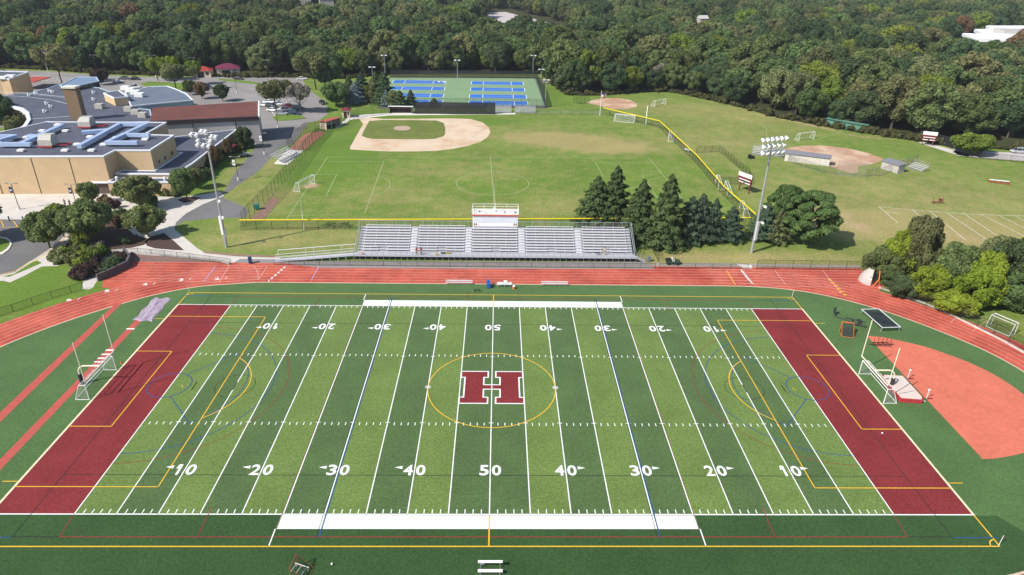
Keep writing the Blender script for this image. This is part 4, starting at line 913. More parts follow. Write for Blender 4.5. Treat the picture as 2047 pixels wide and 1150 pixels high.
b = MB(); b.quad((GX0, -.49, ZF), (GX1, -.49, ZF), (GX1, -.49, ZF+1), (GX0, -.49, ZF+1)); b.quad((GX0, yt, zt), (GX1, yt, zt), (GX1, yt, zt+1.3), (GX0, yt, zt+1.3)); b.build('rail_mesh', link_mat('fine_grey_link', (.35, .37, .37), .10), gs)
b = MB()
b.tube((GX0, yt, zt+1.3), (GX1, yt, zt+1.3), .04, 6)
for i in range(31): x = GX0+(GX1-GX0)*i/30; b.tube((x, yt, zt-.2), (x, yt, zt+1.3), .03, 6)
b.build('back_rail', galv, gs)
for s, x in ((-1, GX0), (1, GX1)):
    b = MB()
    b.add([(x, 1.0, gz(0)-.4), (x, yt, zt-.3), (x, yt, zt+1.25), (x, 1.0, gz(0)+.8)], [(0,1,2,3)])
    b.build('side_mesh', link_mat('fine_grey_link', (.35, .37, .37), .10), gs)
    b = MB(); b.tube((x, 1.0, gz(0)+.8), (x, yt, zt+1.25), .05, 6); b.tube((x, 1.0, gz(0)-.3), (x, yt, zt-.2), .08, 6); b.tube((x, yt, 0), (x, yt, zt+1.25), .05, 6); b.build('side_rail', galv, gs)
b = MB()      # under-frame
for i in range(16):
    x = GX0+.3+(GX1-GX0-.6)*i/15
    b.tube((x, yt-.2, 0), (x, yt-.2, zt-.1), .07, 6); b.tube((x, yt-.2, .1), (x, 1.2, gz(0)-.2), .05, 5); b.tube((x, 3.8, 0), (x, 3.8, gz(3)-.2), .06, 6)
b.build('under_frame', galv, gs)
b = MB(); b.box(GX0+.1, GX1-.1, .6, .7, .02, ZF-.14); b.build('skirt', mat('dark_blue_skirt', (.03, .035, .06), .8), gs)
# ramp on the left, stairs on the right
b = MB(); b.add([(-15.6, -1.9, .05), (0, -.45, ZF-.05), (0, 1.1, ZF-.05), (-15.6, -.4, .05), (-15.6, -1.9, .13), (0, -.45, ZF), (0, 1.1, ZF), (-15.6, -.4, .13)], [(4,5,6,7),(0,1,5,4),(3,2,1,0),(2,3,7,6)])
b.v = [(x+GX0, y, z) for x, y, z in b.v]; b.build('access_ramp', tread, gs)
b = MB()
for i in range(11):
    t = i/10; x = GX0-15.6+15.6*t; yv = -1.9+1.45*t; z = .1+(ZF-.1)*t
    b.tube((x, yv, 0), (x, yv, z+.95), .04, 6)
for dy in (0, 1.5):
    b.tube((GX0-15.6, -1.9+dy, 1.05), (GX0, -.45+dy, ZF+.95), .045, 6); b.tube((GX0-15.6, -1.9+dy, .6), (GX0, -.45+dy, ZF+.5), .025, 6)
b.tube((GX0-15.6, 1.4, 1.25), (GX0, 3.0, 2.1), .07, 6); b.tube((GX0-15.6, 1.4, .1), (GX0-15.6, 1.4, 1.25), .05, 6)
for t in (.35, .45, .8): b.tube((GX0-15.6*(1-t), 1.4+1.6*t, 0), (GX0-15.6*(1-t), 1.4+1.6*t, 1.25+.85*t), .05, 6)
b.build('ramp_rail', alu_b, gs)
b = MB()
for i in range(5): b.box(GX1+.05+.35*i, GX1+.42+.35*i, -.5, .8, ZF-.08-.2*i-.05, ZF-.05-.2*i)
b.build('side_stair', tread, gs)
b = MB()
for yv in (-.5, .8): b.tube((GX1, yv, ZF+1), (GX1+1.8, yv, 1.0), .035, 6); b.tube((GX1+1.8, yv, 0), (GX1+1.8, yv, 1.0), .035, 6); b.tube((GX1+.9, yv, 0), (GX1+.9, yv, ZF+.5), .03, 6)
b.build('stair_rail', galv, gs)
# press box
pb = thing('press_box', 'white press box with a red roof edge on top of the grandstand', 'press box', (.15, 51.6, 0))
b = MB(); b.box(-4.7, 4.7, 0, 3.2, 3.6, 6.75); w_ = b.build('wall', mat('white_siding', (.74, .74, .76), .6, var=.03), pb)
b = MB(); b.box(-4.85, 4.85, -.25, 3.4, 6.76, 7.05); b.build('roof_edge', mat('red_fascia', (.48, .09, .07), .6), pb)
b = MB(); b.box(-4.8, 4.8, -.2, 3.35, 7.053, 7.10); b.build('roof_deck', conc_w, pb)
b = MB()
for i in range(3): b.box(-4.55+3.08*i, -1.6+3.08*i, -.035, 0, 5.35, 6.6)
build_each(b, 'shutter', mat('pale_shutter', (.60, .63, .70), .5, var=.03), w_)
b = MB()
for x in (-1.53, 1.55): b.box(x-.03, x+.03, -.05, 0, 5.3, 6.7)
b.box(-4.7, 4.7, -.045, 0, 5.27, 5.32); b.build('trim', cap, w_)
b = MB()
for x in (-4.15, 4.15):
    b.box(x-.32, x-.14, -.03, 0, 4.55, 5.1); b.box(x+.14, x+.32, -.03, 0, 4.55, 5.1); b.box(x-.13, x+.13, -.03, 0, 4.78, 4.88)
build_each(b, 'letter', mat('maroon_letter_paint', (.25, .03, .04), .7), w_, per=3)
b = MB()
for (x0, y0, x1, y1) in ((-4.8,-.15,-4.8,3.3),(4.8,-.15,4.8,3.3),(-4.8,3.3,4.8,3.3)):
    for z in (7.6, 8.15): b.tube((x0, y0, z), (x1, y1, z), .04, 6)
for x, y in ((-4.8,-.15),(4.8,-.15),(-4.8,3.3),(4.8,3.3),(-2.4,3.3),(0,3.3),(2.4,3.3),(-4.8,1.6),(4.8,1.6)): b.tube((x, y, 7.1), (x, y, 8.15), .04, 6)
b.build('roof_rail', white, pb)
b = MB(); b.box(-.5, 0, 1.2, 1.7, 7.1, 7.95); b.build('roof_cabinet', white, pb)
b = MB(); b.tube((.0, 1.6, 7.9), (-.35, 2.0, 13.2), .035, 6, .015); b.build('antenna', white, pb)
b = MB(); b.box(.3, 1.8, .8, 1.5, 7.1, 7.45); b.box(3.0, 4.0, .6, 1.4, 7.1, 7.6); b.box(-4.2, -3.5, .9, 1.6, 7.1, 7.6); b.box(-3.2, -2.0, .3, .8, 7.1, 7.25); build_each(b, 'roof_equipment', alu_b, pb)
# ---------------------------------------------------------------- people
skin_m = mat('skin', (.42, .26, .19), .6, var=.03)
def person(label, loc, rz, shirt, pants, hair=(.05, .035, .025), lean=0.0, pose='stand', bags=False):
    t = thing('person', label, 'person', loc, rz)
    H_ = 1.74
    def sk(name, verts, edges, rad, m, lvl=1):
        me = bpy.data.meshes.new(name); me.from_pydata(verts, edges, []); o = bpy.data.objects.new(name, me); COL.objects.link(o); o.parent = t
        md = o.modifiers.new('skin', 'SKIN'); md.use_smooth_shade = True
        lay = me.skin_vertices[0].data
        for i, r_ in enumerate(rad): lay[i].radius = (r_, r_)
        lay[0].use_root = True
        s_ = o.modifiers.new('sub', 'SUBSURF'); s_.levels = lvl; s_.render_levels = lvl
        me.materials.append(m); return o
    ly = lean
    hip = (0, 0, .93); chest = (0, ly*.6, 1.28); neck = (0, ly, 1.46); head = (0, ly+.03, 1.62); top = (0, ly+.03, 1.72)
    V = [hip, (0, ly*.3, 1.08), chest, neck, head, top]; E_ = [(0,1),(1,2),(2,3),(3,4),(4,5)]; Rr = [.13, .125, .15, .055, .095, .06]
    for s in (-1, 1):
        i = len(V)
        V += [(s*.10, 0, .86), (s*.11, .03+(.12 if s > 0 and pose == 'walk' else 0), .48), (s*.12, (-.05 if pose == 'stand' else -.15*s), .07), (s*.13, .12+(0 if pose == 'stand' else -.15*s), .035)]
        E_ += [(0, i), (i, i+1), (i+1, i+2), (i+2, i+3)]; Rr += [.10, .065, .045, .035]
        j = len(V)
        V += [(s*.20, ly*.9, 1.40), (s*.27, ly*.8+.04, 1.14), (s*.24, ly*.8+.24, .98+.1*(lean > .1)), (s*.23, ly*.8+.32, .96+.1*(lean > .1))]
        E_ += [(2, j), (j, j+1), (j+1, j+2), (j+2, j+3)]; Rr += [.06, .045, .033, .03]
        for q in range(4):
            V.append((s*(.215+.012*q), ly*.8+.39-.006*q, .95+.1*(lean > .1))); E_.append((j+3, len(V)-1)); Rr.append(.011)
        V.append((s*.19, ly*.8+.34, .97+.1*(lean > .1))); E_.append((j+3, len(V)-1)); Rr.append(.012)
    sk('body', V, E_, Rr, skin_m)
    sh = mat('cloth_%02d%02d%02d' % tuple(int(c*99) for c in shirt), shirt, .9, var=.08); pn = mat('cloth_%02d%02d%02d' % tuple(int(c*99) for c in pants), pants, .9, var=.08)
    sk('shirt', [(0, ly*.3, .98), chest, (0, ly*.95, 1.42), (.19, ly*.9, 1.40), (.255, ly*.83, 1.2), (-.19, ly*.9, 1.40), (-.255, ly*.83, 1.2)], [(0,1),(1,2),(2,3),(3,4),(2,5),(5,6)], [.155, .175, .09, .08, .065, .08, .065], sh)
    sk('trousers', [(0, 0, .95), (.10, 0, .84), (.11, .03, .48), (.12, -.04, .14), (-.10, 0, .84), (-.11, .03, .48), (-.12, -.04, .14)], [(0,1),(1,2),(2,3),(0,4),(4,5),(5,6)], [.15, .115, .085, .07, .115, .085, .07], pn)
    b = MB(); b.ball((0, ly-.0, 1.675), .108, 10, 6, sz=.95); b.build('hair', mat('hair_%02d' % int(hair[0]*99), hair, .9), t, smooth=True)
    return t
person('person in a maroon shirt and dark trousers standing left at the grandstand rail', (-15.55, 44.1, ZF), R(200), (.30, .03, .04), (.02, .02, .025), lean=.05)
person('person in a darker maroon shirt standing at the rail right of the other maroon shirt', (-14.6, 44.1, ZF), R(160), (.22, .02, .03), (.015, .015, .02), lean=.08)
person('person in a tan top sitting on the front row at the right of the grandstand', (22.3, 44.9, ZF+.0), R(180), (.62, .50, .36), (.45, .36, .28), lean=.12)
person('person in dark clothes walking on the plaza left of the banner post', (-100.32,72.72,0), R(60), (.06, .06, .09), (.03, .03, .05), pose='walk')
person('person in a grey top standing on the plaza paving left of the walker', (-101.65,73.02,0), R(200), (.16, .13, .12), (.05, .04, .04))
b = MB(); b.add([(0,0,0),(1.3,.1,0),(.5,.5,0),(.2,-.2,.28),(.9,.2,.22)], [(0,1,4,3),(1,2,4),(2,0,3,4)]); o = b.build('black_tarp', mat('black_cloth', (.012,.012,.014), .9)); o.location = (20.3, 44.55, ZF+.43); tag(o, 'crumpled black cloth on the front bench left of the tan person', 'cloth')
for (x, lab, c_) in ((-10.3, 'black gear bag on the front row of the grandstand', (.02, .02, .025)), (-9.2, 'yellow and black bag on the grandstand front row', (.35, .25, .04))):
    b = MB(); b.box(-.45, .45, -.2, .2, 0, .32); b.box(-.3, .3, -.05, .05, .32, .42); o = b.build('gear_bag', mat('bag_%d' % int(-x*10), c_, .9), bevel=.06); o.location = (x, 44.85, ZF+.02); tag(o, lab, 'bag')
for (x, lab, c_, n_) in ((-11.6, 'yellow cleaning bucket on the grandstand walkway', (.55, .38, .05), 'bucket'), (-26.4, 'orange jacket lying at the left end of the front row', (.6, .22, .12), 'jacket')):
    b = MB(); b.tube((0,0,0), (0,0,.38), .17, 10, .21); b.tube((0,0,.38), (0,0,.40), .23, 10); o = b.build(n_, mat('col_'+n_, c_, .7)); o.location = (x, 44.2, ZF+.01); tag(o, lab, n_)
# ---------------------------------------------------------------- benches by the field
def bench(label, x, y, L_=5.0, group=None):
    t = thing('bench', label, 'bench', (x, y, .04), 0, group)
    b = MB(); b.box(-L_/2, L_/2, -.15, .12, .46, .50); b.build('seat', alu_b, t)
    b = MB(); b.box(-L_/2, L_/2, .22, .26, .62, .86); b.build('backrest', alu_b, t)
    for i in range(3):
        x_ = -L_/2+.3+(L_-.6)*i/2; b = MB(); b.box(x_-.03, x_+.03, -.2, .24, .04, .08); b.box(x_-.03, x_+.03, -.03, .03, .08, .46); b.box(x_-.03, x_+.03, .18, .22, .08, .8); b.build('leg', galv, t)
    return t
bench('long aluminium bench at the track edge left of the blue bins', -6.45, 33.0)
bench('long aluminium bench at the track edge right of midfield', 11.4, 32.8)
bench('short bench cluttered with white and orange gear beside midfield', 2.0, 32.2, 2.8)
def simple(name, label, cat, loc, rz, parts):
    t = thing(name, label, cat, loc, rz)
    for pn, m_, fn in parts:
        b = MB(); fn(b); b.build(pn, m_, t)
    return t
bluep = mat('blue_plastic', (.02, .12, .42), .5); org = mat('orange_plastic', (.62, .17, .04), .5)
def bin_(label, loc, m_, h=1.05):
    return simple('wheeled_bin', label, 'bin', loc, .1, [('body', m_, lambda b: b.prism([(-.28,-.3),(.28,-.3),(.28,.3),(-.28,.3)], .08, h)), ('lid', m_, lambda b: (b.box(-.31,.31,-.34,.34,h,h+.07), b.box(-.2,.2,.34,.40,h,h+.04))), ('wheel', rubber, lambda b: b.tube((-.33,.22,.1),(.33,.22,.1),.1,10))])
bin_('blue wheeled bin nearer the track, left of the gear bench', (-1.0, 32.55, .04), bluep)
bin_('blue wheeled bin in front of the other blue bin at midfield', (-.9, 31.7, .04), bluep, .9)
bin_('blue bin on the plaza beside the second banner post', (*(-98.87,72.42,0)[:2], .02), bluep)
bin_('red-brown bin on the plaza right of the blue bin', (*(-98.18,72.44,0)[:2], .02), mat('red_plastic', (.25, .05, .04), .5))
bin_('dark blue bin inside the small fence left of the grandstand ramp', (*(-47.96,41.62,0)[:2], .03), mat('navy_plastic', (.02, .05, .13), .5), 1.3)
bin_('grey bin on the grass beyond the right end of the grandstand', (*(31.4,44.28,0)[:2], .03), mat('grey_plastic', (.15, .17, .2), .5), 1.0)
simple('water_cooler', 'orange and white drinks cooler on the turf right of the gear bench', 'cooler', (3.75, 31.5, .04), 0, [('body', org, lambda b: b.tube((0,0,0),(0,0,.5),.26,12)), ('lid', white, lambda b: b.tube((0,0,.5),(0,0,.62),.28,12,.24))])
for x, w_2, lab in ((1.3, .5, 'white gear box on the left of the short bench'), (2.2, .35, 'tall white box in the middle of the short bench'), (2.9, .45, 'white folded kit at the right of the short bench')):
    b = MB(); b.box(-w_2, w_2, -.16, .14, 0, .32 if x != 2.2 else .75); b.box(-w_2*.9, w_2*.9, -.14, .12, (.32 if x != 2.2 else .75)+.003, (.38 if x != 2.2 else .8)); o = b.build('gear_box', white, bevel=.03); o.location = (x, 32.2, .54); tag(o, lab, 'box')
simple('low_hurdle', 'small black training frame lying on the turf near midfield', 'frame', (-3.0, 29.9, .04), .1, [('frame', blk, lambda b: (b.path([(-.5,0,.05),(-.5,0,.4),(.5,0,.4),(.5,0,.05)], .05), b.path([(-.5,.5,.05),(-.5,.5,.4),(.5,.5,.4),(.5,.5,.05)], .05), b.tube((-.5,0,.4),(-.5,.5,.4),.04), b.tube((.5,0,.4),(.5,.5,.4),.04)))])
# ---------------------------------------------------------------- goals
def hgoal(label, sx):
    """football goalpost on a gooseneck"""
    t = thing('goalpost', label, 'goalpost', (sx*58.2, .3, 0.04))
    cw_ = mat('cream_post_paint', (.78, .70, .55), .5, var=.04)
    b = MB(); pts = [(0,0,0),(0,0,2.0)]
    for i in range(1, 9): a = i/8*math.pi/2; pts.append((-sx*1.1*(1-math.cos(a)), 0, 2.0+1.1*math.sin(a)))
    pts.append((-sx*3.2, 0, 3.1)); b.path(pts, .11, 8); b.build('gooseneck', cw_, t)
    b = MB(); b.tube((-sx*3.2, -3.8, 3.1), (-sx*3.2, 3.8, 3.1), .09, 8); b.build('crossbar', cw_, t)
    for s in (-1, 1): b = MB(); b.tube((-sx*3.2, s*3.8, 3.1), (-sx*3.2, s*3.8, 9.2), .065, 8); b.build('upright', cw_, t)
    b = MB(); b.tube((0,0,0),(0,0,1.7),.26,12); b.build('post_pad', mat('black_pad', (.03,.03,.035), .7), t)
hgoal('cream gooseneck goalpost behind the left end zone', -1); hgoal('cream gooseneck goalpost behind the right end zone', 1)
def goal(label, loc, rz, W_=7.32, H_=2.44, dt=.9, db=2.0, m_=white, net=net_w, r=.06, name='soccer_goal', scale=1.0):
    """opening faces local -y, net slopes back to +y"""
    t = thing(name, label, 'goal', loc, rz)
    if scale != 1: t.scale = (scale,)*3
    b = MB(); b.path([(-W_/2,0,0),(-W_/2,0,H_),(W_/2,0,H_),(W_/2,0,0)], r, 8); b.build('goal_frame', m_, t)
    b = MB()
    for s in (-1, 1): b.path([(s*W_/2,0,H_),(s*W_/2,dt,H_-.05),(s*W_/2,db,.06),(s*W_/2,0,.06)], r*.7, 6)
    b.tube((-W_/2,db,.06),(W_/2,db,.06),r*.7,6); b.tube((-W_/2,dt,H_-.05),(W_/2,dt,H_-.05),r*.6,6); b.build('back_support', m_, t)
    b = MB(); b.quad((-W_/2,0,H_),(W_/2,0,H_),(W_/2,dt,H_-.05),(-W_/2,dt,H_-.05)); b.quad((-W_/2,dt,H_-.05),(W_/2,dt,H_-.05),(W_/2,db,.06),(-W_/2,db,.06))
    for s in (-1, 1): b.add([(s*W_/2,0,.06),(s*W_/2,db,.06),(s*W_/2,dt,H_-.05),(s*W_/2,0,H_)], [(0,1,2,3)])
    b.build('net', net, t)
    return t
goal('white soccer goal standing on the left end line of the turf under the goalpost', (-55.2, .2, .04), R(90), db=1.9)
goal('white soccer goal standing on the right end line of the turf under the goalpost', (55.2, .2, .04), R(-90), db=1.9)
goal('white soccer goal at the left of the grass pitch by a worn patch', (*(-48.54,88.28,0)[:2], 0), R(72), W_=7.2)
goal('white soccer goal with bright net against the yellow-topped fence near the flagpole', (47.0, 168.6, 0), R(-22)+math.pi)
goal('small white goal on the grass in front of the far wood', (*(66.27,197.47,0)[:2], 0), R(40), W_=7, H_=2.2)
goal('white goal standing alone on the far field above the softball infield', (*(104.61,144.57,0)[:2], 0), R(25), W_=7)
for lab, px, a in (('white goal frame leaning near the upper end of the slanting yellow fence', (57.74,141.56,0), 75), ('upper of two white goal frames beside the bullpen stretch of yellow fence', (59.88,92.56,0), 80), ('lower of two white goal frames beside the bullpen stretch of yellow fence', (60.7,87.26,0), 80), ('white goal frame in the near corner of the yellow-topped fence', (59.88,71.78,0), 80)):
    goal(lab, (px[0]-.3, px[1]+1.5, 0), R(a)+math.pi, W_=6.2, H_=2.1, dt=.7, db=1.7, net=link_mat('sparse_net', (.7,.7,.7), .06, .12))
goal('silver field hockey goal beside the right bend of the track', (86.6, 17.8, .0), R(-62)+math.pi, W_=3.8, H_=2.14, dt=1.0, db=1.6, m_=alu_b, net=mesh_k, r=.07)
goal('orange lacrosse goal with dark net lying on the turf at bottom left', (*(-19.44,-32.26,0)[:2], .04), R(-97), W_=1.7, H_=1.7, dt=.1, db=1.6, m_=mat('orange_frame', (.30,.11,.05), .5), net=mesh_k, r=.035, name='lacrosse_goal')
goal('tilted orange lacrosse goal with black net near the right corner', (*(58.99,16.48,0)[:2], .04), R(165), W_=1.83, H_=1.83, dt=.1, db=1.9, m_=org, net=link_mat('dense_net', (.02,.025,.02), 1.0), r=.05, name='lacrosse_goal')
# white frame beside bottom left net, table at bottom edge
simple('metal_rack', 'white metal bench frame at the bottom edge beside the orange goal', 'rack', (*(-18.98,-32.08,0)[:2], .04), -.35, [('frame', white, lambda b: (b.tube((-.8,.4,.45),(.8,.4,.45),.04), b.tube((-.6,-.6,.42),(-.6,.4,.45),.035), b.tube((0,-.6,.42),(0,.4,.45),.035), b.tube((.6,-.6,.42),(.6,.4,.45),.035))), ('leg', white, lambda b: (b.tube((-.7,.4,0),(-.7,.4,.45),.03), b.tube((.7,.4,0),(.7,.4,.45),.03)))])
simple('team_bench', 'white two-tier bench at the bottom edge of the field near the centre', 'bench', (*(0.19,-32.1,0)[:2], .04), 0, [('backrest', white, lambda b: b.box(-1.25,1.25,.35,.65,.8,.86)), ('seat', white, lambda b: b.box(-1.25,1.25,-.5,-.15,.45,.5)), ('frame', galv, lambda b: [b.path([(x,.5,.8),(x,.45,0),(x,-.4,0),(x,-.35,.45)], .035) for x in (-1,1)])])
simple('water_ring', 'clear round bowl on the turf behind the white bench', 'bowl', (*(-0.59,-31.23,0)[:2], .04), 0, [('bowl', galv, lambda b: (b.tube((0,0,0),(0,0,.25),.12,12,.3),))])
# orange/black lacrosse net cage at the end of the track on the right
t = thing('throwing_cage', 'rounded netting cage with orange edge at the right end of the track', 'cage', (*(72.9,35.87,0)[:2], .03), R(-20))
b = MB(); n = 12
for j in range(5):
    z0, z1 = j*.55, (j+1)*.55; r0, r1 = 2.3-.12*j*j*.5, 2.3-.12*(j+1)**2*.5
    for i in range(n):
        a0, a1 = R(100+i*160/n), R(100+(i+1)*160/n)
        b.quad((r0*math.cos(a0), r0*math.sin(a0), z0), (r0*math.cos(a1), r0*math.sin(a1), z0), (r1*math.cos(a1), r1*math.sin(a1), z1), (r1*math.cos(a0), r1*math.sin(a0), z1))
b.build('net', link_mat('grey_net', (.55,.5,.46), 1.0), t)
b = MB(); b.path([(.1,-2.2,0),(.9,-1.8,1.4),(.9,-.6,2.6),(.9,1.2,2.6),(.5,2.2,1.0),(.1,2.2,0)], .10, 8); b.path([(.9,-1.8,1.4),(1.3,-1.5,0)], .08); b.build('frame', org, t)
b = MB(); b.quad((.2,-1.9,.05),(.8,-1.5,1.5),(.8,1.0,2.0),(.3,1.9,.1)); b.build('dark_net', link_mat('dense_net', (.02,.025,.02), 1.0), t)
# batting/tumbling net frame
t = thing('rebound_frame', 'large low metal frame with black mesh bed on the turf near the right bend', 'frame', (66.4, 19.8, .04), R(4))
b = MB(); b.path([(-1.6,-3.2,.85),(1.6,-3.2,.85),(1.6,3.2,.85),(-1.6,3.2,.85),(-1.6,-3.2,.85)], .07, 8); b.build('top_frame', alu_b, t)
for x in (-1.5, 1.5):
    for y in (-3, 3): b = MB(); b.tube((x,y,.85),(x*1.1,y*1.05,0),.04,6); b.build('leg', galv, t)
b = MB(); b.quad((-1.5,-3.1,.80),(1.5,-3.1,.80),(1.5,3.1,.80),(-1.5,3.1,.80)); b.build('mesh_bed', link_mat('black_bed', (.02,.022,.03), 1.5), t)
simple('blocking_sled', 'black football blocking sled on the turf beside the mesh frame', 'sled', (61.6, 20.0, .04), R(-25), [('frame', blk, lambda b: (b.tube((-2.6,.6,.15),(2.2,-1.2,.15),.09), b.tube((-.4,-1.2,.15),(2.4,-1.2,.15),.09), b.tube((-2.6,.6,.15),(-2.8,1.4,.9),.08), b.tube((.2,.6,.15),(.2,-1.2,.15),.08), b.tube((-1,.9,.12),(2.2,.6,.12),.08))), ('pad', mat('black_pad', (.03,.03,.035), .7), lambda b: (b.box(-3,-2.6,1.0,1.7,.5,1.3), b.box(1.0,1.5,-.9,.9,.1,.35)))])
simple('weight_sled', 'dark spiky metal rack standing on the coral high jump surface', 'rack', (*(63.01,12.39,0)[:2], .045), 0, [('frame', mat('rusty_black', (.06,.025,.02), .7), lambda b: ([b.tube((-1.4+.7*i,0,.1),(-1.4+.7*i+.2,.3,1.0+.2*(i%2)),.04) for i in range(5)], b.tube((-2,0,.1),(2,0,.1),.07), b.tube((-1.2,.6,.1),(1.2,.6,.1),.06), b.tube((-1.6,-.4,.1),(1.4,-.5,.1),.05), [b.tube((-1.2+.8*i,-.5,.1),(-1.2+.8*i,.6,.1),.05) for i in range(4)]))])
# high jump mat
t = thing('landing_mat', 'thick red and cream high jump landing mat beside the right goalpost', 'mat', (59.4, -.2, .045), R(-3))
b = MB(); b.prism([(-1.5,-3.0),(1.5,-3.2),(1.9,-2.5),(1.6,3.0),(-1.3,3.1),(-1.9,2.2)], 0, .58); b.build('base', mat('red_vinyl', (.40,.035,.045), .5), t, bevel=.06)
b = MB(); b.prism([(-1.35,-2.8),(1.35,-3.0),(1.7,-2.4),(1.45,2.8),(-1.2,2.9),(-1.65,2.2)], .585, .66); b.build('top_pad', mat('cream_vinyl', (.62,.52,.46), .6, var=.08), t)
b = MB(); b.path([(-1.3,-1.9,.70),(0,-1.5,.71),(1.4,-1.0,.70)], .03); b.build('strap', mat('grey_strap', (.2,.22,.24)), t)
for y, lab in ((2.7, 'far white high jump stand beside the landing mat'), (-2.3, 'near white high jump stand beside the landing mat')):
    simple('high_jump_stand', lab, 'stand', (62.0, y, .045), 0, [('base', maroon, lambda b: b.box(-.1,.9,-.08,.08,.0,.08)), ('upright', white, lambda b: (b.tube((0,0,0),(0,0,1.7),.05), b.box(-.15,.15,-.1,.1,1.5,1.6)))])
simple('equipment_base', 'grey and white weighted base plate on the turf below the landing mat', 'plate', (*(60.46,-2.54,0)[:2], .045), 0, [('plate', conc_w, lambda b: b.box(-1,1,-.5,.4,0,.1)), ('block', unit, lambda b: b.box(-.5,.5,-.3,.2,.103,.3))])
# tarp on the left: wrinkled cloth sheet
bmv = MB(); nxx, nyy = 16, 32; rr = random.Random(5); T0 = [(-59.99,26.56),(-57.03,26.8),(-56.63,18.39),(-59.89,18.68)]
for j in range(nyy+1):
    for i in range(nxx+1):
        u, v = i/nxx, j/nyy
        x = (T0[0][0]*(1-u)+T0[1][0]*u)*(1-v)+(T0[3][0]*(1-u)+T0[2][0]*u)*v; y = (T0[0][1]*(1-u)+T0[1][1]*u)*(1-v)+(T0[3][1]*(1-u)+T0[2][1]*u)*v
        z = .12+.07*math.sin(u*9+v*5)*math.sin(v*13+u*3)+.05*rr.random()+.10*math.exp(-((u-.35-.2*v)*9)**2)
        if i in (0, nxx) or j in (0, nyy): z = .05
        bmv.v.append((x+.25*math.sin(v*14)*(u-.5), y+.2*math.sin(u*11), z))
for j in range(nyy):
    for i in range(nxx): a = j*(nxx+1)+i; bmv.f.append((a, a+nxx+1, a+nxx+2, a+1)); bmv.m.append(0)
o = bmv.build('pit_cover', mat('lavender_tarp', (.36, .29, .36), .75, var=.12, scale=1.2), smooth=False); tag(o, 'crumpled pale lavender tarpaulin spread over the jump pit at upper left', 'tarpaulin')
# corner flags
def cflag(label, x, y, fc, dx=.3):
    t = thing('corner_flag', label, 'flag', (x, y, .04))
    b = MB(); b.tube((0,0,0),(.05,0,1.5),.03,6); b.build('pole', white, t)
    b = MB(); b.add([(.05,0,1.5),(.05+dx,.1,1.25),(.05,0,1.05),(.04,-.01,1.28)], [(0,1,2),(0,2,3)]); b.build('pennant', mat('flag_%d' % int(fc[0]*99), fc, .8), t)
cflag('white corner pole with red pennant at the bottom right corner', 54.8, -28.8, (.6,.06,.05)); cflag('corner pole with small red flag at the upper left corner of the turf', -54.8, 29, (.5,.06,.05), .15); cflag('white corner pole at the upper right corner of the turf', 54.8, 29, (.7,.7,.68), .15)
# ---------------------------------------------------------------- lighting poles, masts, street lamps
def stadium(label, loc, rows, rz):
    t = thing('floodlight_pole', label, 'floodlight', loc, rz)
    b = MB(); b.tube((0,0,0),(0,0,24.6),.30,12,.14); b.build('pole', galv, t)
    b = MB(); b.box(-.28,.28,-.50,-.22,3.0,7.0); b.box(.22,.5,-.2,.2,2.6,4.2); build_each(b, 'control_box', alu_b, t)
    b = MB()
    for x, z in ((.7, 10.4), (.8, 6.9)): b.tube((0,0,z),(x,-.2,z),.06); b.tube((x,-.3,z-.1),(x+.25,-.75,z-.3),.30,10,.22)
    build_each(b, 'horn_speaker', white, t, per=2)
    b = MB()
    for (z, xs) in rows: b.tube((min(xs)-.2,0,z),(max(xs)+.2,0,z),.07,6)
    b.build('crossarm', galv, t)
    k = 0
    for (z, xs) in rows:
        for x in xs:
            b = MB(); c = (x, -.35, z-.15); b.tube((x,0,z),c,.07,6); b.tube(c,(x,-.85,z-.46),.26,12,.38); b.ball((x,-.30,z-.08),.27,10,5); b.build('lamp', mat('lamp_housing', (.80,.82,.84), .3, var=.02), t); k += 1
    return t
stadium('tall floodlight pole left of the grandstand with scattered white lamps', (-55.4, 49.4, 0), [(24.4, (-.5, .5)), (23.6, (-3.0, -1.7, 1.7, 2.7)), (22.6, (-1.6, 1.2)), (21.7, (-.6, .7, -1.9))], R(-20))
stadium('tall floodlight pole right of the grandstand with three rows of white lamps', (54.1, 49.3, 0), [(24.4, (-2.9, -1.75, -.6, .6, 1.75, 2.9)), (23.1, (-2.5, -1.3, 0, 1.3, 2.5)), (21.8, (-2.5, -1.3, 0, 1.3, 2.5))], R(22))
def tennis_pole(label, g0, h):
    t = thing('court_light', label, 'court light', (g0[0], g0[1], 0))
    b = MB(); b.tube((0,0,0),(0,0,h),.14,8,.09); b.build('pole', galv, t)
    b = MB(); b.tube((-1,0,h),(1,0,h),.06); b.build('crossarm', galv, t)
    for s in (-.9, .9): b = MB(); b.obox((s,-.2,h-.1),(.9,.6,.3),0); b.build('lamp', white, t)
tennis_pole('court light in the middle far edge of the blue courts', (-17.37,224.27,0), 12.6)
tennis_pole('court light at the near middle of the courts with a pale pair of lamps', (-20.92,181.65,0), 11)
tennis_pole('tall court light at the far right corner of the courts', (17.01,257.51,0), 10.5)
tennis_pole('court light at the near right corner of the courts', (19.13,191.5,0), 10.5)
tennis_pole('court light beside the dark conifers left of the courts', (-50.92,206.42,0), 12)
tennis_pole('slim light pole beyond the conifers at the left of the courts', (-51.18,239.81,0), 12)
tennis_pole('slim pale light pole on the grassy bank right of the courts', (19.57,233.05,0), 8)
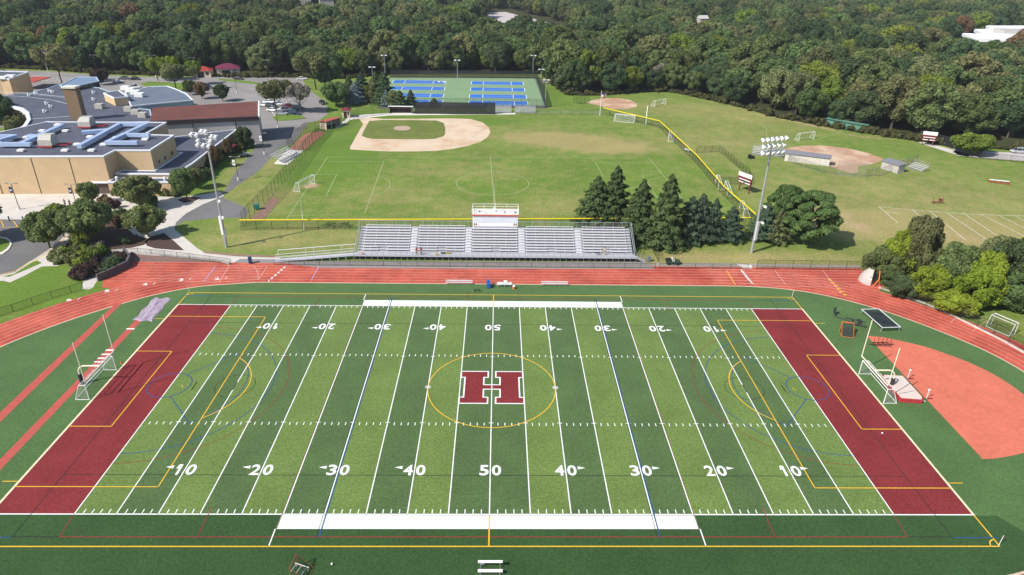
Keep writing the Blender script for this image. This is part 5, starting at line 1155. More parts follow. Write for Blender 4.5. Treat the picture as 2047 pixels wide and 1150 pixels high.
def lamp(label, g0, h, banner=None, group=None, heads=2):
    t = thing('lamp_post', label, 'lamp post', (g0[0], g0[1], 0))
    b = MB(); b.tube((0,0,0),(0,0,.9),.28,10); b.build('base', conc_w, t)
    b = MB(); b.tube((0,0,.9),(0,0,h),.09,8,.06); b.build('pole', mat('bronze_pole', (.07,.05,.04), .5), t)
    b = MB()
    for s in ((-1, 1) if heads == 2 else (1,)): b.tube((0,0,h),(s*.8,0,h+.15),.04); b.obox((s*1.1,0,h+.15),(.7,.35,.16),0)
    b.build('lamp_head', mat('lamp_head_grey', (.25,.24,.23), .5) , t)
    if banner:
        b = MB(); b.box(-.85,-.15,-.03,.03,h-2.2,h-.7); bn = b.build('banner', banner, t)
        b = MB(); b.obox((-.5,-.045,h-1.5),(.3,.02,.35),0); b.build('emblem', maroon if banner is white else white, bn)
    return t
navy = mat('navy_banner', (.05,.05,.10), .8)
lamp('brown lamp post with dark banner at the left of the plaza', (-110.72,70.35,0), 6.2, navy); lamp('brown lamp post with dark banner near the round tree on the plaza', (-97.97,71.42,0), 5.8, navy)
lamp('brown lamp post with white banner beside the asphalt path, nearer the plaza', (-68.13,93.82,0), 6.3, white); lamp('brown lamp post with white banner beside the path, nearer the car park', (-69,118.89,0), 6.3, white)
for lab, g0, h in (('dark lamp post at the far left edge of the car park', (-220.88,253.38,0), 10), ('lamp post in the car park behind the glazed wing', (-180.75,239.27,0), 10), ('lamp post among yellow-green trees in the car park', (-157.05,243.93,0), 9.5), ('lamp post in the middle of the striped car park rows', (-108.66,210.68,0), 8.5), ('tall lamp post at the wood edge of the car park', (-102.23,231.9,0), 10), ('lamp post behind the parked cars', (-82.76,192.24,0), 8), ('lamp post on the grass island by the white sedan', (-74.69,152.26,0), 9), ('lamp post with twin heads at the back of the car park by the red pavilion', (-141.42,249.32,0), 8)):
    lamp(lab, g0, h)
def flagpole(label, g0, h, flag):
    t = thing('flagpole', label, 'flagpole', (g0[0], g0[1], 0))
    b = MB(); b.tube((0,0,0),(0,0,h),.11,8,.05); b.build('pole', white, t)
    b = MB(); b.ball((0,0,h+.1),.14); b.build('finial', yg, t)
    z0 = h-2.1; n = 7; W_ = 2.4
    b = MB()
    def fx(u): return (.1+u*W_*.75, -.35*math.sin(u*5)-.2*u)
    for k in range(n):
        for i in range(6):
            u0, u1 = i/6, (i+1)/6; (x0, y0), (x1, y1) = fx(u0), fx(u1); za, zb_ = z0+1.5*k/n-.4*u0, z0+1.5*(k+1)/n-.4*u0; zc, zd = z0+1.5*k/n-.4*u1, z0+1.5*(k+1)/n-.4*u1
            mi = 2 if (k >= 4 and i < 3) else k % 2
            b.quad((x0,y0,za),(x1,y1,zc),(x1,y1,zd),(x0,y0,zb_), mi)
    b.build('flag', [mat('flag_red', (.5,.03,.04), .8), white, mat('flag_blue', (.03,.04,.2), .8)], t)
flagpole('white flagpole with a striped flag on the grass beside the far red infield', (39,177.61,0), 9.0, 1); flagpole('tall white flagpole in front of the school car park', (-193.18,224.55,0), 14.5, 1)
t = thing('foul_pole', 'thick white pole standing by the yellow-topped fence', 'pole', (*(53.88,163.95,0)[:2], 0)); b = MB(); b.tube((0,0,0),(0,0,6.6),.17,8); b.build('pole', white, t); b = MB(); b.box(.17,.6,-.03,.03,3.2,6.5); b.build('screen', mesh_g, t)
t = thing('foul_pole', 'slim white pole in front of the near yellow-topped fence', 'pole', (*(-42.12,59.72,0)[:2], 0)); b = MB(); b.tube((0,0,0),(0,0,6.4),.09,8); b.build('pole', white, t); b = MB(); b.tube((0,0,0),(0,0,.25),.2,8); b.build('base', conc_w, t)
# scoreboards
def scoreboard(label, g0, rz, W_, H_, z0):
    t = thing('scoreboard', label, 'scoreboard', (g0[0], g0[1], 0), rz)
    b = MB(); b.box(-W_/2,W_/2,-.15,.15,z0,z0+H_); p = b.build('panel', maroon, t)
    b = MB(); b.box(-W_/2,W_/2,-.17,.17,z0+H_*.62,z0+H_); b.build('header', white, p)
    b = MB(); b.box(-W_*.42,W_*.42,-.19,.0,z0+H_*.32,z0+H_*.40); b.box(-W_*.42,-W_*.05,-.19,.0,z0+H_*.06,z0+H_*.14); b.box(W_*.05,W_*.42,-.19,.0,z0+H_*.06,z0+H_*.14); b.build('display_trim', white, p)
    b = MB(); b.box(-W_*.3,W_*.3,-.20,.0,z0+H_*.17,z0+H_*.27); b.build('digit_display', dark, p)
    for s in (-.8, .8): b = MB(); b.box(s*W_/2*.9-.12,s*W_/2*.9+.12,.16,.4,0,z0+H_*.9); b.build('post', mat('rust_post', (.18,.06,.04), .8), t)
scoreboard('red and white scoreboard on posts behind the slanting yellow fence', (*(65.08,89.02,0)[:2],), R(-62), 4.6, 2.8, 2.3)
scoreboard('red and white striped scoreboard at the far wood edge on the right', (142.9,139.36,0), R(-25), 4.2, 3.0, 1.6)
# small aluminium bleachers
def bleacher(label, g0, rz, L_, rows, rail=True, g=None):
    t = thing('bleacher', label, 'bleacher', (g0[0], g0[1], 0), rz, g)
    for k in range(rows):
        b = MB(); b.box(-L_/2,L_/2,k*.72,k*.72+.26,.42+k*.34,.47+k*.34); b.build('seat', alu_b, t)
        b = MB(); b.box(-L_/2,L_/2,k*.72-.32,k*.72-.06,.12+k*.34,.16+k*.34); b.build('footboard', tread, t)
    b = MB(); n = max(2, int(L_/2))
    for i in range(n+1): x = -L_/2+.1+(L_-.2)*i/n; b.tube((x,-.2,.1),(x,(rows-1)*.72+.2,(rows-1)*.34+.35),.04,5); b.tube((x,(rows-1)*.72+.2,0),(x,(rows-1)*.72+.2,(rows-1)*.34+(1.4 if rail else .4)),.04,5)
    b.build('frame', galv, t)
    if rail:
        b = MB(); z = (rows-1)*.34+1.4; y = (rows-1)*.72+.25; b.tube((-L_/2,y,z),(L_/2,y,z),.04); b.quad((-L_/2,y,z-1),(L_/2,y,z-1),(L_/2,y,z),(-L_/2,y,z)); b.quad((-L_/2,y,z-1),(-L_/2,0,.5),(-L_/2,0,1.3),(-L_/2,y,z)); b.build('guard_rail', mesh_g, t)
bleacher('aluminium bleacher with grey guard mesh beside the path left of the field', (-59.81,114.51,0), R(75), 9.5, 6)
bleacher('long pale bleacher behind the fence right of the dark windscreen', (.8, 179.5, 0), R(0), 9.5, 5)
bleacher('pale bleacher beside the other one in front of the courts', (10.8, 179.9, 0), R(0), 8.0, 5)
bleacher('raised aluminium stand seen behind the right floodlight pole', (84.21,124.13,0), R(-20), 9.5, 5)
bleacher('small silver bleacher beside the grey-roofed dugout at the far right', (122.99,110.98,0), R(-68), 5.0, 4)
for lab, x0, y0, L_ in (('back-turned aluminium players bench rack behind the left grandstand', -9.3, 53.2, 7.5), ('back-turned aluminium bench rack behind the right grandstand', 13.2, 53.9, 7.5)):
    bleacher(lab, (x0, y0+1.0, 0), R(180), L_, 3, rail=False)
for lab, g0, rz in (('small white bench by the slanting yellow fence', (59.94,128.16,0), -60), ('picnic table of red tubing on the right field', (140.35,99.38,0), -20)):
    if 'picnic' in lab:
        t = thing('picnic_table', lab, 'picnic table', (g0[0], g0[1], 0), R(rz)); red = mat('red_tube', (.5,.05,.04), .6)
        b = MB(); b.box(-2.4,2.4,-.4,.4,.7,.76); b.build('table_top', white, t)
        for s in (-1, 1): b = MB(); b.box(-2.6,2.6,s*.95-.15,s*.95+.15,.42,.47); b.build('seat', red, t)
        b = MB(); [b.path([(x,-1.1,.0),(x,-.9,.42),(x,.9,.42),(x,1.1,0)], .08) for x in (-2.4,-.8,.8,2.4)]; b.build('frame', red, t)
    else:
        t = thing('bench', lab, 'bench', (g0[0], g0[1], 0), R(rz)); b = MB(); b.box(-1.3,1.3,-.15,.15,.43,.48); b.build('seat', white, t); b = MB(); b.box(-1.3,1.3,.2,.25,.6,.85); b.build('backrest', white, t); b = MB(); b.box(-1.1,-1.0,-.15,.2,0,.43); b.box(1.0,1.1,-.15,.2,0,.43); b.build('leg', galv, t)
simple('training_sled', 'rusty training sled standing on the right practice field', 'sled', (*(112.82,81.62,0)[:2], 0), .1, [('frame', mat('rust_post', (.18,.06,.04), .8), lambda b: (b.tube((-1.6,0,.12),(1.6,0,.12),.09), b.tube((-1.2,1,.12),(1.8,1,.12),.09), [b.tube((x,0,.1),(x,.2,1.6),.07) for x in (-1.4,0,1.3)], b.tube((0,0,.8),(1.3,0,.8),.08), b.tube((-.9,0,.1),(-.9,1,.1),.08))), ('pad', maroon, lambda b: (b.box(.2,.8,-.1,.2,.7,1.2),))])
simple('roller', 'dark groundskeeping machine on the grass beyond the bullpen pen', 'mower', (*(77.88,121.08,0)[:2], 0), .2, [('body', blk, lambda b: (b.box(-.9,.9,-.5,.5,.3,.8), b.box(-.9,-.2,-.4,.4,.8,1.3))), ('wheel', rubber, lambda b: [b.tube((x,-.6,.3),(x,.6,.3),.3,10) for x in (-.6,.6)])])
for g0, lab in (((4.38,354.95,0), ''),):
    pass
simple('utility_bin', 'teal bin beside the left fence gate', 'bin', (*(-56.34,72.02,0)[:2], 0), .3, [('body', mat('teal_plastic', (.02,.22,.17), .5), lambda b: b.prism([(-.6,-.5),(.6,-.5),(.6,.5),(-.6,.5)], .3, 1.3)), ('frame', galv, lambda b: [b.tube((x,y,0),(x,y,.3),.05) for x in (-.4,.4) for y in (-.4,.4)])])
# ---------------------------------------------------------------- vehicles
def car(label, g0, rz, col, kind='sedan', L_=4.6, W_=1.82, H_=1.45, cat='car'):
    name = {'sedan': 'parked_car', 'suv': 'parked_suv', 'pickup': 'pickup_truck'}[kind]
    t = thing(name, label, cat, (g0[0], g0[1], .03), rz, 'vehicles in the school grounds')
    key = 'car_paint_%02d%02d%02d' % tuple(int(c*99) for c in col)
    m_ = mat(key, col, .25, metal=.1, var=.02, spec=.6)
    if kind == 'suv': H_ = 1.7
    hw = W_/2; z0 = .28
    prof = [(-L_/2, .45), (-L_/2+.05, .80), (-L_/2+.5, .92), (L_/2-1.15, .95), (L_/2-.15, .78), (L_/2, .5)]
    b = MB(); n = len(prof)+2
    pr = [(-L_/2+.1, z0)]+prof+[(L_/2-.1, z0)]
    vs = [(x, s*(hw-(.05 if z > .85 else 0)), z) for s in (-1, 1) for x, z in pr]
    b.add(vs, [tuple(range(n-1, -1, -1)), tuple(range(n, 2*n))]+[(i, (i+1) % n, n+(i+1) % n, n+i) for i in range(n)])
    body = b.build('body', m_, t, bevel=.05)
    if kind == 'pickup': xa, xb, xc, xd = -.5, -.35, .7, 1.35
    elif kind == 'suv': xa, xb, xc, xd = -L_/2+.15, -L_/2+.45, .75, 1.35
    else: xa, xb, xc, xd = -L_/2+.6, -L_/2+1.3, .45, 1.2
    b = MB(); ww = hw-.06; wr_ = hw-.28; z1 = .93
    b.add([(xa,-ww,z1),(xd,-ww,z1),(xd,ww,z1),(xa,ww,z1),(xb,-wr_,H_-.04),(xc,-wr_,H_-.04),(xc,wr_,H_-.04),(xb,wr_,H_-.04)], [(0,1,5,4),(1,2,6,5),(2,3,7,6),(3,0,4,7),(4,5,6,7)]); b.build('window', glass, t)
    b = MB(); b.add([(xb-.05,-wr_-.02,H_-.05),(xc+.05,-wr_-.02,H_-.05),(xc+.05,wr_+.02,H_-.05),(xb-.05,wr_+.02,H_-.05),(xb+.05,-wr_+.1,H_),(xc-.05,-wr_+.1,H_),(xc-.05,wr_-.1,H_),(xb+.05,wr_-.1,H_)], [(0,1,5,4),(1,2,6,5),(2,3,7,6),(3,0,4,7),(4,5,6,7),(3,2,1,0)])
    for s in (-1, 1): b.tube((xb, s*wr_, H_-.05), (xa, s*ww, z1), .035, 4); b.tube((xc, s*wr_, H_-.05), (xd, s*ww, z1), .035, 4); b.tube(((xb+xc)/2, s*wr_, H_-.05), ((xb+xc)/2, s*ww, z1), .04, 4)
    b.build('roof', m_, t)
    if kind == 'pickup': b = MB(); b.box(-L_/2+.15, -.55, -hw+.15, hw-.15, .955, .96); b.build('truck_bed', dark, t)
    for sx in (-L_/2+.85, L_/2-.85):
        for s in (-1, 1):
            b = MB(); b.tube((sx, s*(hw-.22), .33), (sx, s*(hw+.02), .33), .33, 12); w_ = b.build('wheel', rubber, t); b = MB(); b.tube((sx, s*(hw), .33), (sx, s*(hw+.035), .33), .19, 8); b.build('rim', galv, w_)
    for s in (-1, 1): b = MB(); b.obox((L_/2-.05, s*(hw-.35), .68), (.12, .4, .16)); b.build('headlight', white, t); b = MB(); b.obox((-L_/2+.02, s*(hw-.3), .72), (.1, .35, .16)); b.build('tail_light', mat('tail_red', (.4,.02,.02), .4), t)
    return t
WH, BK, NV, MA, SV, GY = (.72,.73,.74), (.02,.02,.024), (.02,.035,.09), (.16,.015,.03), (.45,.47,.49), (.12,.13,.14)
car('white sedan parked far out in the upper car park left of two dark cars', (-167.54,230.27,0), R(15), WH); car('dark grey sedan between the white sedan and black car in the upper car park', (-168.35,237.74,0), R(10), GY)
car('rightmost black sedan of the three cars in the upper row of the car park', (-163.26,236.89,0), R(5), BK); car('white pickup truck parked just behind the curved school wing', (-154.31,217.17,0), R(5), WH, 'pickup', 5.6, 1.95, 1.8, 'pickup truck')
car('black sedan parked in the middle of the car park near the trees', (-127.01,223.92,0), R(0), (.01,.02,.035)); car('black sedan parked by the purple-roofed pavilion', (-118.71,241.93,0), R(-10), BK)
car('white hatchback at the left end of the cars under the tree', (-89.24,185.28,0), R(-15), WH); car('black suv between two white cars under the tree', (-86.27,183.66,0), R(-15), BK, 'suv'); car('white coupe parked behind the black suv', (-83.67,176.8,0), R(-15), WH)
car('silver and black sedan nearest the grass island', (-78.91,171.21,0), R(-8), (.30,.32,.34)); car('maroon sedan parked behind the navy suv', (-79.92,184.08,0), R(0), MA); car('navy blue suv parked beside the grass island tree', (-74.47,172.31,0), R(-5), NV, 'suv')
car('black car half hidden behind the tree at the end of the lane', (-68.62,191.29,0), R(-60), BK); car('white car far off at the back edge of the car park', (-90.04,243.04,0), R(10), WH)
car('silver suv driving on the lane at the far right', (168.09,131.38,0), R(175), SV, 'suv'); car('dark car at the far left edge of the upper car park', (-230.11,249.74,0), R(5), (.05,.06,.09)); car('white car half hidden in front of the maroon sedan', (-79.34,177.93,0), R(-5), WH)
car('small white car behind the white hatchback under the tree', (-89.39,190.84,0), R(-15), WH); car('silver sedan in the row behind the white cars', (-84.89,187.4,0), R(-15), SV); car('dark suv at the end of the row right of the maroon sedan', (-75.43,180.8,0), R(-5), GY, 'suv'); car('grey sedan alone in the striped middle rows of the car park', (-117.82,221.14,0), R(20), SV)
car('white van far beyond the courts on the grass track', (23.15,243.32,0), R(20), WH, 'suv')
def cart(label, g0, rz, bc):
    t = thing('utility_cart', label, 'cart', (g0[0], g0[1], .02), rz); cb = mat('cart_%02d' % int(bc[0]*99), bc, .5)
    b = MB(); b.prism([(-1.4,-.6),(1.2,-.6),(1.45,-.35),(1.45,.35),(1.2,.6),(-1.4,.6)], .35, .8); b.build('body', cb, t, bevel=.05)
    b = MB(); b.box(-1.35,-.3,-.58,.58,.803,1.05); b.build('cargo_box', blk, t)
    b = MB(); b.box(-.2,.3,-.5,.5,.803,.95); b.box(-.25,-.1,-.5,.5,.95,1.35); b.build('seat', conc_w, t)
    b = MB(); b.tube((.75,.25,.8),(.55,.25,1.15),.03); b.tube((.5,.1,1.15),(.6,.4,1.2),.04); b.build('steering_wheel', blk, t)
    for x in (-.9, .95):
        for s in (-1, 1): b = MB(); b.tube((x,s*.5,.27),(x,s*.7,.27),.27,12); b.build('wheel', rubber, t)
cart('dark green utility cart parked behind the fence right of the grandstand', (35.95,43.17,0), R(-3), (.03,.07,.05)); cart('silver utility cart on the asphalt path beside the school', (-74.3,117.04,0), R(15), (.40,.44,.46))

for lab, px, c_ in (('small orange cone on the turf beside the far post of the left goal', (-55.4,5.71,0), (.6,.2,.05)), ('white ball on the turf below the numbers at the left', (-15.95,-31.27,0), (.75,.75,.72)), ('white ball lying in the right end zone', (51.63,-10.12,0), (.75,.75,.72))):
    b = MB()
    if 'cone' in lab: b.box(-.16,.16,-.16,.16,0,.03); b.tube((0,0,.03),(0,0,.4),.11,10,.02); nm = 'traffic_cone'
    else: b.ball((0,0,.12),.12,12,8); nm = 'ball'
    q_ = b.build(nm, mat('prop_%d' % int(c_[1]*99), c_, .6), smooth=nm == 'ball'); q_.location = (px[0], px[1], .06); tag(q_, lab, 'cone' if nm != 'ball' else 'ball')
# ---------------------------------------------------------------- vegetation
def np_mesh(name, V, F, m):
    me = bpy.data.meshes.new(name); V = np.asarray(V, dtype=np.float32); F = np.asarray(F, dtype=np.int32)
    k = F.shape[1]; me.vertices.add(len(V)); me.vertices.foreach_set('co', V.reshape(-1))
    me.loops.add(len(F)*k); me.loops.foreach_set('vertex_index', F.reshape(-1)); me.polygons.add(len(F))
    me.polygons.foreach_set('loop_start', np.arange(0, len(F)*k, k, dtype=np.int32)); me.polygons.foreach_set('loop_total', np.full(len(F), k, dtype=np.int32))
    me.materials.append(m); me.update(calc_edges=True); me.validate(); return me
def cards(rg, P0, Nn, size, asp=1.0, jit=.5, up=None):
    n = len(P0); Nn = Nn+rg.normal(0, jit, (n, 3)); Nn /= np.linalg.norm(Nn, axis=1)[:, None]+1e-9
    r_ = rg.normal(0, 1, (n, 3)) if up is None else up+rg.normal(0, .35, (n, 3))
    u = np.cross(Nn, r_); u /= np.linalg.norm(u, axis=1)[:, None]+1e-9; v = np.cross(Nn, u)
    s = size*(.6+.8*rg.random(n))[:, None]
    c = [(-1, -.25), (-.2, -1), (1, .1), (.1, 1)]
    V = np.stack([P0+u*s*a*.5*asp+v*s*b_*.5 for a, b_ in c], 1).reshape(-1, 3)
    F = np.arange(n*4).reshape(n, 4); return V, F
def ico(c, r, rg, flat=1.0, n=1):
    t = (1+5**.5)/2
    v = np.array([(-1,t,0),(1,t,0),(-1,-t,0),(1,-t,0),(0,-1,t),(0,1,t),(0,-1,-t),(0,1,-t),(t,0,-1),(t,0,1),(-t,0,-1),(-t,0,1)], float)
    f = [(0,11,5),(0,5,1),(0,1,7),(0,7,10),(0,10,11),(1,5,9),(5,11,4),(11,10,2),(10,7,6),(7,1,8),(3,9,4),(3,4,2),(3,2,6),(3,6,8),(3,8,9),(4,9,5),(2,4,11),(6,2,10),(8,6,7),(9,8,1)]
    v /= np.linalg.norm(v[0]); v = v*(1+rg.normal(0, .12, (12, 1))); v[:, 2] *= flat
    return v*r+np.array(c), [a+(a[2],) for a in f]
def crown_lobes(seed, Rx, Rz, nl, lr, n, size, zc, flat=1.0, asp=1.3, jit=.5, inner=.72, core=True, upbias=.25, shape='round'):
    rg = np.random.default_rng(seed); L = []
    for i in range(nl):
        a = 2*math.pi*(i*.618+rg.random()*.3); u = rg.random()**.6; zz = -1+2*((i+.5)/nl)
        rr_ = math.sqrt(max(0, 1-zz*zz))
        if shape == 'vase': rr_ = rr_ if zz > 0 else rr_*(1+zz*.55)
        if shape == 'cone': rr_ = max(.05, (1-zz)/2)**.8
        k = (.35+.45*u)
        L.append((Rx*rr_*k*math.cos(a)*1.25, Rx*rr_*k*math.sin(a)*1.25, zc+Rz*zz*.72, lr*(.7+.6*rg.random())*(1 if shape != 'cone' else .35+.65*(1-zz)/2+.15)))
    L.append((0, 0, zc, lr*1.15)); L = np.array(L)
    m = n*2; li = rg.choice(len(L), m, p=L[:, 3]**2/np.sum(L[:, 3]**2))
    d_ = rg.normal(0, 1, (m, 3)); d_[:, 2] += upbias*1.2; d_ /= np.linalg.norm(d_, axis=1)[:, None]
    P0 = L[li, :3]+d_*np.array([1, 1, flat])*(L[li, 3]*(.80+.28*rg.random(m)))[:, None]
    dist = np.min(np.linalg.norm((P0[:, None, :]-L[None, :, :3])/np.array([1, 1, flat]), axis=2)/L[None, :, 3]+(np.arange(len(L))[None, :] == li[:, None])*9, axis=1)
    keep = np.where(dist > .62)[0][:n]; P0 = P0[keep]; d_ = d_[keep]
    V, F = cards(rg, P0, d_, size, asp, jit)
    if core:
        Vs = [V]; Fs = [F]; o = len(V)
        for x, y, z, r_ in L:
            v, f = ico((x, y, z), r_*inner, rg, flat); Vs.append(v); Fs.append(np.array(f)+o); o += len(v)
        V = np.vstack(Vs); F = np.vstack([F]+[q for q in Fs[1:]])
    return V, F
def fix(V, F, name, m):
    """cards are quads, the core is triangles; split so every face keeps its own size"""
    tri = F[:, 2] == F[:, 3]
    me = bpy.data.meshes.new(name)
    T = np.vstack([F[~tri][:, [0, 1, 2]], F[~tri][:, [0, 2, 3]], F[tri][:, :3]]) if tri.any() else np.vstack([F[:, [0, 1, 2]], F[:, [0, 2, 3]]])
    return np_mesh(name, V, T, m)
def conifer(seed, Rb, H_, n, size, droop=.35, dense=1.0, base=.4):
    rg = np.random.default_rng(seed); t = rg.random(n)**.85; t = 1-t; t = np.clip(t, 0, .995)
    nwh = int(H_*1.6); tq = (np.floor(t*nwh)+rg.normal(.5, .22, n))/nwh; tq = np.clip(tq, 0, 1)
    prof = (1-tq)**.70*(1+.10*np.sin(tq*37+seed))
    nb = 9; w_ = np.floor(tq*nwh); ang = (np.floor(rg.random(n)*nb)+.5*(w_ % 2)+w_*.37)/nb*2*math.pi+rg.normal(0, .13, n)
    ext = (.82+.30*np.sin(ang*3.1+w_*2.3))
    rad = Rb*prof*ext*(rg.random(n)**.42); z = base+(H_-base)*tq-droop*rad*.8+.25*rg.normal(0, .3, n)+.18*rad
    P0 = np.stack([rad*np.cos(ang), rad*np.sin(ang), z], 1)
    Nn = np.stack([np.cos(ang)*.55, np.sin(ang)*.55, np.full(n, .8)], 1); rad_dir = np.stack([np.cos(ang), np.sin(ang), -.3*np.ones(n)], 1)
    V, F = cards(rg, P0, Nn, size, .55, .32, up=rad_dir)
    # dark inner cone
    k = 10; vs = []; fs = []
    for j in range(5):
        tt = j/5; rr_ = Rb*.52*(1-tt)**.9
        for i in range(k): a = 2*math.pi*i/k; q = 1+.2*rg.normal(); vs.append((rr_*q*math.cos(a), rr_*q*math.sin(a), base+.3+(H_-base)*tt*.93))
    vs.append((0, 0, H_*.93)); o = len(V)
    for j in range(4):
        for i in range(k): fs.append((o+j*k+i, o+j*k+(i+1) % k, o+(j+1)*k+(i+1) % k, o+(j+1)*k+i))
    for i in range(k): fs.append((o+4*k+i, o+4*k+(i+1) % k, o+5*k, o+5*k))
    return np.vstack([V, np.array(vs)]), np.vstack([F, np.array(fs)])
def trunk_mesh(seed, H_, r, limbs=5, spread=2.0, name='trunk', m=bark, split=.45):
    rg = random.Random(seed); b = MB(); p = Vector((0, 0, -.1)); n = 5
    for i in range(n):
        q = Vector((p.x+rg.uniform(-.12, .12), p.y+rg.uniform(-.12, .12), H_*(i+1)/n)); b.tube(p, q, r*(1-.75*i/n), 7, r*(1-.75*(i+1)/n), caps=False); p = q
    for i in range(limbs):
        a = 2*math.pi*i/limbs+rg.uniform(-.4, .4); z0 = H_*(split+.35*rg.random()); s0 = Vector((0, 0, z0)); mid = Vector((math.cos(a)*spread*.5, math.sin(a)*spread*.5, z0+H_*.16)); e = Vector((math.cos(a)*spread, math.sin(a)*spread, z0+H_*.38))
        b.tube(s0, mid, r*.42, 5, r*.3, caps=False); b.tube(mid, e, r*.3, 5, r*.08, caps=False)
        e2 = mid+Vector((math.cos(a+.8)*spread*.4, math.sin(a+.8)*spread*.4, H_*.15)); b.tube(mid, e2, r*.2, 4, r*.05, caps=False)
    me = bpy.data.meshes.new(name); me.from_pydata(b.v, [], b.f); me.materials.append(m); me.update(); return me
LM = {'dark': leaf_mat('leaves_dark_green', (.082, .122, .054), .25, .3), 'mid': leaf_mat('leaves_mid_green', (.122, .170, .062), .25, .3), 'olive': leaf_mat('leaves_olive', (.165, .182, .078), .25, .3),
      'bright': leaf_mat('leaves_bright_green', (.190, .245, .048), .2, .35), 'rust': leaf_mat('leaves_rust', (.20, .135, .070), .1), 'grey': leaf_mat('twigs_grey', (.22, .21, .17), .1), 'yellow': leaf_mat('leaves_yellow', (.215, .275, .035), .08, .35),
      'needle': leaf_mat('needles_green', (.072, .105, .040), .12, .12), 'blue': leaf_mat('needles_blue_green', (.064, .100, .062), .12, .12), 'spruce': leaf_mat('needles_silver_blue', (.17, .22, .23), .08, .1), 'plaza': leaf_mat('leaves_plaza', (.205, .250, .095), .12, .35), 'pine': leaf_mat('needles_pine', (.088, .150, .050), .08, .15), 'vine': leaf_mat('leaves_vine', (.24, .32, .040), .1, .4), 'purple': leaf_mat('leaves_purple', (.085, .055, .048), .1)}
def tree(name, label, cat, loc, mesh, col, tmesh, s=1.0, rz=0.0, group=None):
    t = thing(name, label, cat, loc, rz, group); t.scale = s if hasattr(s, '__len__') else (s, s, s)
    o = bpy.data.objects.new('crown', mesh); COL.objects.link(o); o.parent = t
    o.material_slots[0].link = 'OBJECT'; o.material_slots[0].material = LM[col]
    if tmesh: q = bpy.data.objects.new('trunk', tmesh); COL.objects.link(q); q.parent = t
    return t
def rnd_mesh(name, *a, **k): V, F = crown_lobes(*a, **k); return fix(V, F, name, LM['mid'])
FM = []      # woodland crowns, about 16 m tall
for i in range(7):
    FM.append(rnd_mesh('crown', 100+i, 6.1, 7.2, 36+i % 3*5, 1.75-.12*(i % 3), 5600, .52, 9.2-.4*(i % 3), asp=1.4, jit=.7, inner=.72, upbias=.5, shape='round' if i % 3 else 'vase'))
FT = [trunk_mesh(i, 12.5, .38, 5, 3.4) for i in range(3)]
PM = [rnd_mesh('crown', 30+i, 3.5, 2.9, 44, .92, 7500, .31, 4.2, asp=1.8, shape='vase', jit=.7, inner=.7) for i in range(3)]
HM = [rnd_mesh('crown', 70+i, 5.6, 2.3, 22, 1.45, 3600, .46, 7.4, asp=1.6, shape='vase', jit=.7, inner=.4, core=i > 0) for i in range(3)]
HT = [trunk_mesh(90+i, 7.4, .26, 8, 3.6, split=.35) for i in range(2)]
PT = [trunk_mesh(50+i, 4.2, .20, 7, 2.4, split=.25) for i in range(2)]
# plaza trees
for k, (lab, g0, s, cl, sw) in enumerate((
    ('round green tree by the school door on the plaza', (-96.04,73.89,0), .80, 'plaza', .78), ('wide spreading tree in front of the low school roof', (-83.06,71.54,0), 1.12, 'plaza', 1.08), ('tree leaning behind the one at the striped road kerb', (-91.31,54.14,0), 1.05, 'bright', .8),
    ('rounded tree at the kerb of the drop-off road, nearest the lawn', (-90.82,48.28,0), 1.12, 'plaza', .98), ('large dark spreading tree in the middle of the mulch bed', (-84.3,51.59,0), 1.25, 'plaza', 1.05), ('rounded tree on the pointed mulch island by the track', (-73.67,54.59,0), .98, 'plaza', 1.08),
    ('upright tree at the corner of the low school wing', (-75.55,78.85,0), 1.12, 'mid', .70), ('small brownish tree behind the upright corner tree', (-76.02,86.5,0), .80, 'olive', .75), ('small dark tree beside the auditorium wall', (-77.03,125.22,0), .95, 'dark', .75), ('thin brownish tree in front of the maroon awning', (-77.67,113.73,0), .85, 'rust', .45), ('thin bare-looking tree by the school side lawn', (-77.96,104.75,0), .9, 'rust', .5), ('dark tree rising inside the school courtyard', (-165.96,150.71,0), 1.5, 'dark', .8), ('tree at the left frame edge shading the drop-off road', (-107.26,52.1,0), 1.35, 'plaza', 1.0))):
    t = tree('ornamental_tree', lab, 'tree', (g0[0], g0[1], 0), PM[k % 3], cl, PT[k % 2], (s*sw, s*sw, s), k*1.3)
